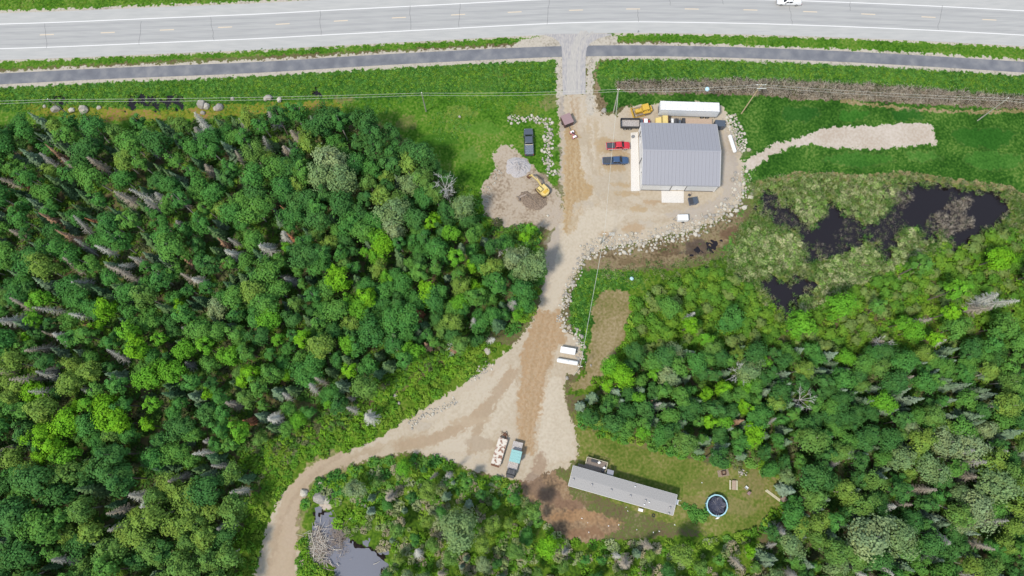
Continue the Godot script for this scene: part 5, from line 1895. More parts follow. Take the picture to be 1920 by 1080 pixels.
func box_trailer_and_quad() -> void:
	var c := G(1063.5, 223, 2.2)
	var t := thing("box_trailer", "small brown box trailer hitched to a pink quad on the drive", "trailer", Vector3(c.x, 0, c.z), deg_to_rad(-67))
	var g := Geo.new()
	g.box(Vector3(0, 1.3, 0), Vector3(2.7, 1.8, 2.5), 0.04)
	part(t, "box_body", g, M.brown_side)
	g = Geo.new()
	g.box(Vector3(0, 2.24, 0), Vector3(2.8, 0.08, 2.6), 0.03)
	part(t, "roof", g, M.brown_box)
	g = Geo.new()
	g.box(Vector3(1.37, 1.2, 0.2), Vector3(0.05, 1.2, 1.2))
	part(t, "end_door", g, M.charcoal)
	for z in [-1.32, 1.32]:
		wheel(t, Vector3(-0.1, 0.36, z), 0.36, 0.2)
	g = Geo.new()
	g.tube(Vector3(1.35, 0.4, 0), Vector3(2.5, 0.45, 0), 0.06, 0.06, 6)
	part(t, "drawbar", g, M.steel_grey)
	# quad bike in front of it
	var pl := place("quad_bike", "pink and white quad bike standing before the brown box trailer", "quad bike", [1071, 245], [1079, 260], 0.6)
	var q: Node3D = pl[0]
	g = Geo.new()
	g.loft([sect(-0.95, 0.3, 0.5, 0.8, 0.06), sect(-0.3, 0.28, 0.45, 0.85, 0.06), sect(0.3, 0.25, 0.45, 0.95, 0.08), sect(0.95, 0.34, 0.5, 0.8, 0.1)])
	part(q, "body", g, M.pink_paint)
	g = Geo.new()
	g.box(Vector3(-0.35, 0.92, 0), Vector3(0.8, 0.14, 0.36), 0.05)
	part(q, "seat", g, M.charcoal)
	for x in [-0.75, 0.75]:
		g = Geo.new()
		g.box(Vector3(x, 0.92, 0), Vector3(0.5, 0.04, 0.9), 0.01)
		part(q, "rack", g, M.white_paint)
		for z in [-0.48, 0.48]:
			wheel(q, Vector3(x, 0.3, z), 0.3, 0.24)
			g = Geo.new()
			g.box(Vector3(x, 0.7, z * 0.95), Vector3(0.7, 0.06, 0.3), 0.02)
			part(q, "fender", g, M.pink_paint)
	g = Geo.new()
	g.tube(Vector3(0.3, 1.1, -0.4), Vector3(0.3, 1.1, 0.4), 0.025, 0.025, 6)
	g.tube(Vector3(0.45, 0.85, 0), Vector3(0.3, 1.1, 0), 0.03, 0.03, 6)
	part(q, "handlebar", g, M.charcoal)

func old_trailers() -> void:
	var pl := place("flatbed_trailer", "rust stained white flatbed trailer parked below the drive", "trailer", [929, 871], [944, 822], 1.2)
	var t: Node3D = pl[0]
	var h: float = pl[1] / 2
	var g := Geo.new()
	g.box(Vector3(0, 1.0, 0), Vector3(h * 2, 0.5, 2.2), 0.03)
	part(t, "deck", g, M.rusted_white)
	g = Geo.new()
	g.box(Vector3(-h - 0.25, 0.85, 0), Vector3(0.5, 0.08, 2.0), 0.0, Basis(Vector3.BACK, 0.5))
	part(t, "tail_ramp", g, M.rust)
	g = Geo.new()
	g.tube(Vector3(h, 0.8, -0.8), Vector3(h + 1.5, 0.7, 0), 0.08, 0.08, 6)
	g.tube(Vector3(h, 0.8, 0.8), Vector3(h + 1.5, 0.7, 0), 0.08, 0.08, 6)
	g.tube(Vector3(h + 1.3, 0, 0), Vector3(h + 1.3, 0.9, 0), 0.06, 0.06, 6)
	part(t, "drawbar", g, M.rust)
	for x in [-1.4, -0.4]:
		for z in [-1.0, 1.0]:
			wheel(t, Vector3(x, 0.38, z), 0.38, 0.24)
	# scrap by its drawbar
	g = Geo.new()
	for i in 14:
		var p := Vector3(rng.randfn(0, 0.5), 0.1, rng.randfn(0, 0.35))
		g.tube(p, p + Vector3(rf(-0.6, 0.6), rf(0.05, 0.5), rf(-0.6, 0.6)), 0.05, 0.05, 5)
	g.box(Vector3(0, 0.16, 0), Vector3(0.9, 0.3, 0.5), 0.05)
	solo("scrap_metal", g, M.rust, "tangle of rusty scrap metal at the stained trailer's drawbar", "scrap", G(947.5, 815))
	pl = place("flatbed_truck", "faded truck with pale flat deck and teal canopy box", "truck", [972, 828], [956, 896], 1.3)
	t = pl[0]
	h = pl[1] / 2
	g = Geo.new()
	g.box(Vector3(0, 0.72, 0), Vector3(h * 2 - 0.5, 0.24, 0.9))
	part(t, "chassis", g, M.charcoal)
	g = Geo.new()
	g.box(Vector3(-0.95, 1.2, 0), Vector3(h * 2 - 2.0, 0.22, 2.35), 0.02)
	part(t, "deck", g, M.faded_deck)
	g = Geo.new()
	g.box(Vector3(-0.8, 2.0, -0.15), Vector3(2.6, 1.3, 2.35), 0.04)
	part(t, "canopy_box", g, M.wood_pale)
	g = Geo.new()
	g.box(Vector3(-0.8, 2.7, -0.15), Vector3(2.75, 0.08, 2.5), 0.03)
	for i in 3:
		g.box(Vector3(-1.5 + i * 0.7, 2.76, -0.15), Vector3(0.06, 0.05, 2.4))
	part(t, "canopy_roof", g, M.teal_cap)
	g = Geo.new()
	g.loft([sect(h - 1.9, 1.02, 0.5, 1.9, 0.1), sect(h - 0.9, 1.02, 0.5, 1.85, 0.1), sect(h - 0.7, 1.0, 0.5, 1.25, 0.1), sect(h, 0.9, 0.55, 1.1, 0.12)])
	var cab := part(t, "cab", g, M.charcoal)
	g = Geo.new()
	g.quad(Vector3(h - 0.68, 1.28, 0.85), Vector3(h - 0.68, 1.28, -0.85), Vector3(h - 0.87, 1.8, -0.8), Vector3(h - 0.87, 1.8, 0.8))
	part(cab, "windshield", g, M.glass_dark)
	for z in [-0.5, 0.5]:
		g = Geo.new()
		g.tube(Vector3(h - 1.9, 1.95, z), Vector3(h - 0.95, 1.93, z), 0.03, 0.03, 6)
		part(cab, "roof_bar", g, M.steel_grey)
	for x in [-h + 1.4, h - 0.9]:
		for z in [-0.95, 0.95]:
			wheel(t, Vector3(x, 0.42, z), 0.42, 0.3)

# ---- poles and wires --------------------------------------------------------------------
func utility_pole(label: String, base: Vector3, top: Vector3, arm: float, m: Material, opts := {}) -> void:
	var t := thing("utility_pole", label, "utility pole", base)
	var d := top - base
	var g := Geo.new()
	g.tube(Vector3.ZERO, d, 0.17, 0.11, 10)
	part(t, "shaft", g, m)
	if arm > 0:
		g = Geo.new()
		g.box(d + Vector3(0, -0.3, 0), Vector3(arm, 0.14, 0.12))
		if opts.get("double", false):
			g.box(d + Vector3(0, -0.3, 1.0), Vector3(arm, 0.14, 0.12))
		part(t, "crossarm", g, M.wire_metal)
	for x in ([-arm * 0.45, 0.0, arm * 0.45] if arm > 0 else [0.0]):
		g = Geo.new()
		g.lathe(d + Vector3(x, -0.22 if arm > 0 else 0.0, 0), [Vector2(0.07, 0), Vector2(0.1, 0.1), Vector2(0.06, 0.14), Vector2(0.09, 0.2), Vector2(0, 0.26)], 8)
		part(t, "insulator", g, M.white_paint)
	if opts.has("guy"):
		g = Geo.new()
		g.tube(opts.guy - base, d * 0.92, 0.05, 0.05, 6)
		part(t, "guy_wire", g, M.wire_metal)
	if opts.has("can"):
		g = Geo.new()
		g.tube(d * 0.82 + Vector3(0.35, 0, 0.1), d * 0.90 + Vector3(0.35, 0, 0.1), 0.25, 0.25, 12)
		part(t, "transformer", g, M.steel_grey)

func wire(label: String, a: Vector3, b: Vector3, sag: float, grp: String, r := 0.022) -> void:
	var g := Geo.new()
	var n := 14
	for i in n:
		var s := float(i) / n
		var e := float(i + 1) / n
		g.tube(a.lerp(b, s) - a + Vector3(0, -sag * 4 * s * (1 - s), 0), a.lerp(b, e) - a + Vector3(0, -sag * 4 * e * (1 - e), 0), r, r, 4, false)
	solo("overhead_wire", g, M.wire_metal, label, "wire", a, 0.0, grp)

func build_poles() -> void:
	var h := 12.0
	var tops := [G(90, 186, h), G(790.5, 174, h), G(1160, 167, h), G(1428, 158, h), G(1890, 184, h)]
	var bases := [G(128, 214), G(799, 209), G(1150, 212), G(1390, 213), G(1833, 226)]
	utility_pole("grey utility pole above the ditch water and the boulders", bases[0], tops[0], 0.0, M.wood_pole_grey)
	utility_pole("slim grey utility pole standing alone in the bright meadow", bases[1], tops[1], 0.0, M.wood_pole_grey)
	utility_pole("grey utility pole with guy wire at the yard entrance", bases[2], tops[2], 0.5, M.wood_pole_grey, {"guy": G(1156, 216.5)})
	utility_pole("tan wooden utility pole with double crossarm beside the semitrailer's meadow", bases[3], tops[3], 2.4, M.wood_pole, {"double": true, "can": true})
	utility_pole("pale utility pole leaning over the brown ditch near sand strip", bases[4], tops[4], 0.0, M.wood_pole_grey)
	var pts := [G(-260, 190, 11.0)]
	pts.append_array(tops)
	pts.append(G(2300, 216, 11.5))
	for i in pts.size() - 1:
		for k in 2:
			wire("thin overhead wire strung between the roadside utility poles", pts[i] + Vector3(0, -0.1 - k * 0.9, k * 0.1), pts[i + 1] + Vector3(0, -0.1 - k * 0.9, k * 0.1), 0.7 + 0.25 * k, "wires between the roadside poles")
	# the line down into the yard
	var yb := G(1125, 446)
	var yt := G(1122, 437, 8.5)
	yt.x = yb.x
	yt.z = G(1123, 438, 8.5).z
	utility_pole("slim service pole among the riprap stones at the yard corner", Vector3(yt.x, 0, yt.z), yt, 0.7, M.wood_pole_grey)
	var zt := G(1088, 687, 8.5)
	utility_pole("pale service pole beside the long white propane tank", Vector3(zt.x, 0, zt.z), zt, 0.9, M.wood_pole, {"guy": Vector3(zt.x - 0.8, 0, zt.z + 1.2)})
	wire("service wire running from the yard entrance pole to riprap pole", tops[2] + Vector3(0, -0.6, 0), yt, 1.0, "service wires over the yard", 0.03)
	wire("service wire running from the riprap pole to propane tank pole", yt, zt, 0.6, "service wires over the yard", 0.04)
	var mb := G(1326, 167, 10.9)
	var g := Geo.new()
	var pr := []
	for i in 13:
		var q := PI * i / 12
		pr.append(Vector2(0.55 * sin(q), -0.55 * cos(q)))
	g.lathe(Vector3.ZERO, pr, 20)
	solo("wire_marker_ball", g, M.plastic_blue, "pale blue marker ball on the wire over the brown ditch", "marker ball", mb)
	g = Geo.new()
	var pr2 := []
	for i in 9:
		var q := PI * i / 8
		pr2.append(Vector2(0.5 * sin(q), 0.35 - 0.4 * cos(q)))
	g.lathe(Vector3.ZERO, pr2, 14)
	solo("plastic_ball", g, M.plastic_blue, "pale blue plastic ball lying in the marsh grass below the yard", "ball", G(1184, 523))
	# black marker post at the highway shoulder
	g = Geo.new()
	g.box(Vector3(0, 0.5, 0), Vector3(0.12, 1.0, 0.05))
	solo("marker_post", g, M.charcoal, "black marker post in the highway verge near the drive mouth", "post", G(1196, 61))

# ---- trees ------------------------------------------------------------------------------
func leaf_face(g: Geo, p: Vector3, n: Vector3, s: float, r: RandomNumberGenerator) -> void:
	var a := n.cross(Vector3(r.randf() - 0.5, r.randf() - 0.5, r.randf() - 0.5)).normalized()
	var b := n.cross(a).normalized()
	var w := s * r.randf_range(0.3, 0.55)
	var l := s * r.randf_range(0.5, 0.75)
	var m := (n + Vector3(r.randf() - 0.5, r.randf() - 0.5, r.randf() - 0.5) * 0.7).normalized()
	g.trin(p - a * l, p + b * w - n * s * 0.1, p + a * l, m, m, m)
	g.trin(p - a * l, p + a * l, p - b * w - n * s * 0.06, m, m, m)

func broadleaf(sd: int, R: float, y0: float, y1: float, blobs: int, per: int, size: float, loose := 0.0) -> Array:
	var r := RandomNumberGenerator.new()
	r.seed = sd
	var g := Geo.new()
	g.colored = true
	var ry := (y1 - y0) / 2
	var cy := (y0 + y1) / 2
	var tr := Geo.new()
	var lean := Vector3(r.randf_range(-0.4, 0.4), 0, r.randf_range(-0.4, 0.4))
	tr.tube(Vector3.ZERO, Vector3(lean.x, cy, lean.z), 0.17, 0.1, 7)
	tr.tube(Vector3(lean.x, cy, lean.z), Vector3(lean.x * 1.5, y1 - 0.6, lean.z * 1.5), 0.1, 0.03, 6)
	for i in blobs:
		var q := TAU * (i * 0.618 + r.randf() * 0.2)
		var u := 1.0 - 1.55 * (i + 0.5) / blobs + r.randf_range(-0.12, 0.12)
		var k := sqrt(maxf(0.05, 1.0 - u * u))
		var d := Vector3(cos(q) * k, u, sin(q) * k)
		var lobe := 0.86 + 0.2 * sin(q * 2.0 + sd) + 0.14 * sin(q * 3.0 + sd * 1.7)
		var far := r.randf_range(0.5, 1.0) * lobe
		var c := Vector3(d.x * R * far + lean.x, cy + d.y * ry * far, d.z * R * far + lean.z)
		var br := R * r.randf_range(0.18, 0.37)
		var tone := r.randf_range(0.66, 0.97)
		var warm := r.randf_range(-0.06, 0.06)
		if i % 3 == 0:
			tr.tube(Vector3(lean.x, cy * r.randf_range(0.7, 1.0), lean.z), c, 0.06, 0.02, 5, false)
		for j in per:
			var w := Vector3(r.randfn(), r.randfn() * 0.7 + 0.15, r.randfn())
			var p := c + (w + d * r.randf() * 0.5) * br * (0.44 + loose * 0.35)
			var e := (w.normalized() * 0.7 + d + Vector3(0, 0.35, 0)).normalized()
			var t := tone * r.randf_range(0.78, 1.02)
			g.tint = Color(clampf(t + warm, 0, 1), clampf(t, 0, 1), clampf(t - warm, 0, 1))
			leaf_face(g, p, (e + Vector3(0, 0.25, 0)).normalized(), size * r.randf_range(0.75, 1.25), r)
	return [g.mesh(), tr.mesh()]

func spruce(sd: int, H: float, R: float) -> Array:
	var r := RandomNumberGenerator.new()
	r.seed = sd
	var g := Geo.new()
	g.colored = true
	var tr := Geo.new()
	tr.tube(Vector3.ZERO, Vector3(0, H * 0.97, 0), 0.16, 0.02, 7)
	var n := 22
	for i in n:
		var f := 0.14 + 0.86 * i / (n - 1.0)
		var y := H * f
		var rad := R * pow(1.0 - f + 0.03, 0.8) * r.randf_range(0.8, 1.1)
		var m := 6 + int(6 * (1.0 - f))
		for j in m:
			var q := TAU * (j + r.randf() * 0.8) / m
			var d := Vector3(cos(q), 0, sin(q))
			var s := Vector3(-d.z, 0, d.x)
			var L := rad * r.randf_range(0.55, 1.3)
			var t := r.randf_range(0.6, 1.0)
			g.tint = Color(t, t, t * 0.98)
			var prev := Vector3(0, y, 0)
			var pw := 0.06
			for k in 3:
				var e := (k + 1) / 3.0
				var p := Vector3(0, y - L * 0.32 * e * e + 0.05, 0) + d * L * e
				var w: float = [0.30, 0.26, 0.02][k] * clampf(L, 0.4, 1.6)
				for sd2 in [-1, 1]:
					var a: Vector3 = prev + s * pw * sd2 - Vector3(0, pw * 0.5, 0)
					var b: Vector3 = p + s * w * sd2 - Vector3(0, w * 0.5, 0)
					var nn: Vector3 = (Vector3.UP + s * sd2 * 0.5 + d * 0.35 + Vector3(r.randf() - 0.5, 0, r.randf() - 0.5) * 0.5).normalized()
					g.trin(prev, p, b, nn, nn, nn)
					g.trin(prev, b, a, nn, nn, nn)
				prev = p
				pw = w
	return [g.mesh(), tr.mesh()]

func dead_spruce(sd: int, H: float, R: float, dense: float) -> Array:
	var r := RandomNumberGenerator.new()
	r.seed = sd
	var g := Geo.new()
	g.colored = true
	var tr := Geo.new()
	tr.tube(Vector3.ZERO, Vector3(r.randf_range(-0.3, 0.3), H, r.randf_range(-0.3, 0.3)), 0.15, 0.02, 7)
	var n := int(26 * dense)
	for i in n:
		var f := 0.2 + 0.78 * i / (n - 1.0)
		var rad := R * pow(1.0 - f + 0.05, 0.6)
		for j in 8:
			var q := TAU * (j + r.randf()) / 8
			var d := Vector3(cos(q), r.randf_range(-0.45, 0.1), sin(q))
			var s := Vector3(-sin(q), 0, cos(q))
			var L := rad * r.randf_range(0.55, 1.15)
			var a := Vector3(0, H * f, 0)
			var b := a + d * L
			var t := r.randf_range(0.6, 1.0)
			g.tint = Color(t, t, t)
			var nn := (Vector3.UP + d * 0.4).normalized()
			g.trin(a - s * 0.045, a + s * 0.045, b, nn, nn, nn)
			for k in 5:
				var p := a.lerp(b, 0.25 + 0.15 * k)
				for sd2 in [-1, 1]:
					var e: Vector3 = p + (s * sd2 + d * 0.6).normalized() * L * r.randf_range(0.18, 0.36) * dense - Vector3(0, 0.12, 0)
					g.trin(p - d * 0.035, p + d * 0.035, e, nn, nn, nn)
	return [g.mesh(), tr.mesh()]

func bare_tree(sd: int, H: float) -> Array:
	var r := RandomNumberGenerator.new()
	r.seed = sd
	var g := Geo.new()
	g.colored = true
	var tr := Geo.new()
	tr.tube(Vector3.ZERO, Vector3(0, H * 0.55, 0), 0.18, 0.12, 7)
	for i in 9:
		var q := TAU * (i + r.randf() * 0.7) / 9
		var a := Vector3(0, H * r.randf_range(0.45, 0.58), 0)
		var b := a + Vector3(cos(q) * r.randf_range(0.8, 1.6), H * r.randf_range(0.15, 0.3), sin(q) * r.randf_range(0.8, 1.6))
		g.tube(a, b, 0.06, 0.035, 5, false)
		for k in 4:
			var c := b + Vector3(cos(q) + r.randf_range(-1, 1), r.randf_range(0.3, 1.3), sin(q) + r.randf_range(-1, 1)) * r.randf_range(0.5, 1.1)
			g.tube(b, c, 0.03, 0.015, 4, false)
			for m in 2:
				g.tube(b.lerp(c, 0.6), b.lerp(c, 0.6) + Vector3(r.randf_range(-0.7, 0.7), r.randf_range(0.2, 0.8), r.randf_range(-0.7, 0.7)), 0.025, 0.012, 4, false)
	return [g.mesh(), tr.mesh()]

var kinds := {}
var taken := {}
func near(p: Vector2, rad: float) -> bool:
	var c := Vector2i(int(floor(p.x / 6.0)), int(floor(p.y / 6.0)))
	for i in range(-1, 2):
		for j in range(-1, 2):
			for e in taken.get(c + Vector2i(i, j), []):
				if Vector2(e.x, e.y).distance_to(p) < (e.z + rad):
					return true
	return false

func keep(p: Vector2, rad: float) -> void:
	var c := Vector2i(int(floor(p.x / 6.0)), int(floor(p.y / 6.0)))
	if not taken.has(c):
		taken[c] = []
	taken[c].append(Vector3(p.x, p.y, rad))

const LANDMARKS := [["the ditch boulders", 390, 200], ["the lone meadow pole", 799, 209], ["the excavator pad", 960, 380], ["the bend of the drive", 1030, 500], ["the bank boulder by the fork", 914, 658], ["the stone row on the track bank", 810, 770], ["the curve of the dirt track", 560, 900], ["the silty debris pond", 640, 1020], ["the stained flatbed trailer", 936, 848], ["the long home", 1168, 920], ["the round pool", 1343, 947], ["the pale planks and crate", 1455, 932], ["the long propane tank", 1063, 676], ["the dark marsh pond", 1640, 420], ["the narrow marsh pool", 1480, 550], ["the ditch pool", 290, 190]]
func stand_of(x: float, z: float) -> String:
	var best := ""
	var d := 1e9
	for l in LANDMARKS:
		var e := G2(l[1], l[2]).distance_to(Vector2(x, z))
		if e < d:
			d = e
			best = l[0]
	return ("right beside " if d < 9 else "standing nearest ") + best

func add_tree(kind: String, x: float, z: float, sc: float) -> void:
	var k: Dictionary = kinds[kind]
	if k.count >= 300:
		return
	k.count += 1
	var proto: Array = k.shapes[rng.randi() % k.shapes.size()]
	var place_ := stand_of(x, z)
	var t := thing(k.name, ("small " if sc < 0.72 else "large " if sc > 1.02 else "") + k.look + " " + place_, "shrub" if kind == "shrub" else "tree", Vector3(x, ground_at(x, z) - 0.05, z), rf(0, TAU), k.plural + " " + place_)
	t.rotation.x = rng.randfn(0, 0.05 if kind != "dead" else 0.1)
	t.rotation.z = rng.randfn(0, 0.05 if kind != "dead" else 0.1)
	t.scale = Vector3(sc, sc * rf(0.88, 1.12), sc)
	part(t, "trunk", proto[1], k.bark)
	part(t, k.top, proto[0], k.mats[rng.randi() % k.mats.size()])

func build_trees() -> void:
	leaf("leaf_mid_a", lin(0.083, 0.250, 0.049))
	leaf("leaf_mid_b", lin(0.070, 0.215, 0.047))
	leaf("leaf_mid_c", lin(0.113, 0.280, 0.049))
	leaf("leaf_lime_a", lin(0.173, 0.418, 0.020))
	leaf("leaf_lime_b", lin(0.132, 0.358, 0.028))
	leaf("leaf_dark_a", lin(0.062, 0.179, 0.042))
	leaf("leaf_dark_b", lin(0.075, 0.203, 0.048))
	leaf("leaf_olive_a", lin(0.197, 0.322, 0.054))
	leaf("leaf_olive_b", lin(0.137, 0.269, 0.054))
	leaf("leaf_pale_a", lin(0.263, 0.358, 0.162))
	leaf("leaf_pale_b", lin(0.203, 0.317, 0.120))
	leaf("needle_a", lin(0.084, 0.168, 0.078))
	leaf("needle_b", lin(0.156, 0.240, 0.144))
	leaf("needle_c", lin(0.114, 0.198, 0.078))
	leaf("needle_d", lin(0.210, 0.294, 0.210))
	leaf("dead_a", lin(0.47, 0.48, 0.43))
	leaf("dead_b", lin(0.33, 0.33, 0.30))
	leaf("dead_c", lin(0.36, 0.32, 0.26))
	leaf("red_a", lin(0.34, 0.15, 0.08))
	leaf("red_b", lin(0.32, 0.20, 0.13))
	leaf("shrub_a", lin(0.160, 0.320, 0.035))
	leaf("shrub_b", lin(0.115, 0.275, 0.034))
	leaf("shrub_c", lin(0.200, 0.300, 0.080))
	leaf("bare_wood", lin(0.50, 0.50, 0.48))
	for m in ["dead_a", "dead_b", "dead_c", "bare_wood"]:
		M[m].backlight_enabled = false
	var mk := func(fn: Callable, n: int) -> Array:
		var o := []
		for i in n:
			o.append(fn.call(i))
		return o
	var bl := func(i: int) -> Array: return broadleaf(900 + i, [2.5, 3.2, 2.0, 3.0, 2.3, 2.8, 1.8, 3.4][i], [4.6, 4.2, 4.4, 4.4, 4.8, 3.4, 4.0, 5.0][i], [11.0, 11.4, 12.6, 11.2, 12.2, 10.2, 11.6, 11.0][i], [32, 46, 26, 40, 28, 36, 22, 52][i], 62, 0.37, [0.12, 0.25, 0.15, 0.3, 0.2, 0.35, 0.2, 0.15][i])
	var b_shapes: Array = mk.call(bl, 8)
	var ol: Array = mk.call(func(i: int) -> Array: return broadleaf(1900 + i, [2.6, 2.9, 2.4, 2.8][i], [4.0, 4.6, 4.4, 5.0][i], [11.5, 12.4, 11.0, 12.8][i], 40, 54, 0.36, 0.3), 4)
	var pw: Array = mk.call(func(i: int) -> Array: return broadleaf(2900 + i, [3.0, 3.3, 2.8][i], 3.4, [11.5, 12.5, 12.0][i], 48, 56, 0.36, 0.45), 3)
	var sp: Array = mk.call(func(i: int) -> Array: return spruce(3900 + i, [9.2, 10.2, 8.6, 10.8][i], [1.9, 2.1, 1.7, 2.0][i]), 4)
	var ds: Array = mk.call(func(i: int) -> Array: return dead_spruce(4900 + i, [9.6, 10.6, 9.0, 11.4][i], [1.5, 1.9, 2.2, 1.6][i], [0.6, 0.75, 0.7, 0.5][i]), 4)
	var rs: Array = mk.call(func(i: int) -> Array: return spruce(5900 + i, [12.0, 11.0][i], [1.3, 1.5][i]), 2)
	var bt: Array = mk.call(func(i: int) -> Array: return bare_tree(6900 + i, [10.0, 9.0][i]), 2)
	var sb: Array = mk.call(func(i: int) -> Array: return broadleaf(7900 + i, [1.7, 1.9, 1.6, 1.8][i], 0.2, [2.9, 2.6, 3.2, 2.4][i], 18, 44, 0.36, 0.15), 4)
	kinds = {
		"aspen": {"name": "aspen_tree", "look": "mid green round crowned tree", "plural": "mid green trees", "shapes": b_shapes, "mats": [M.leaf_mid_a, M.leaf_mid_b, M.leaf_mid_c], "bark": M.bark_pale, "top": "crown", "count": 0},
		"elm": {"name": "elm_tree", "look": "fresh green full crowned tree", "plural": "fresh green trees", "shapes": b_shapes, "mats": [M.leaf_mid_a, M.leaf_mid_c], "bark": M.bark, "top": "crown", "count": 0},
		"fir": {"name": "fir_tree", "look": "blue grey pointed fir", "plural": "blue grey firs", "shapes": sp, "mats": [M.needle_b, M.needle_d], "bark": M.bark, "top": "crown", "count": 0},
		"lime": {"name": "alder_tree", "look": "bright lime green leafy tree", "plural": "lime green trees", "shapes": b_shapes, "mats": [M.leaf_lime_a, M.leaf_lime_b], "bark": M.bark, "top": "crown", "count": 0},
		"ash": {"name": "ash_tree", "look": "dark green dense leafy tree", "plural": "dark green trees", "shapes": b_shapes, "mats": [M.leaf_dark_a, M.leaf_dark_b], "bark": M.bark, "top": "crown", "count": 0},
		"birch": {"name": "birch_tree", "look": "olive green loose crowned tree", "plural": "olive green trees", "shapes": ol, "mats": [M.leaf_olive_a, M.leaf_olive_b], "bark": M.bark_pale, "top": "crown", "count": 0},
		"pale": {"name": "poplar_tree", "look": "pale grey green feathery tree", "plural": "pale grey green trees", "shapes": pw, "mats": [M.leaf_pale_a, M.leaf_pale_b], "bark": M.bark_pale, "top": "crown", "count": 0},
		"spruce": {"name": "spruce_tree", "look": "narrow green pointed spruce", "plural": "green spruces", "shapes": sp, "mats": [M.needle_a, M.needle_b, M.needle_c], "bark": M.bark, "top": "crown", "count": 0},
		"dead": {"name": "dead_spruce", "look": "dead grey bare branched spruce", "plural": "dead grey spruces", "shapes": ds, "mats": [M.dead_a, M.dead_b, M.dead_c], "bark": M.bark_pale, "top": "branches", "count": 0},
		"red": {"name": "rusty_spruce", "look": "dying spruce with rusty red needles", "plural": "rusty red spruces", "shapes": rs, "mats": [M.red_a, M.red_b], "bark": M.bark, "top": "crown", "count": 0},
		"bare": {"name": "bare_tree", "look": "leafless tree with white bare limbs", "plural": "leafless white trees", "shapes": bt, "mats": [M.bare_wood], "bark": M.bark_pale, "top": "limbs", "count": 0},
		"shrub": {"name": "willow_shrub", "look": "low yellow green willow shrub", "plural": "willow shrubs", "shapes": sb, "mats": [M.shrub_a, M.shrub_b, M.shrub_c], "bark": M.bark, "top": "foliage", "count": 0},
	}
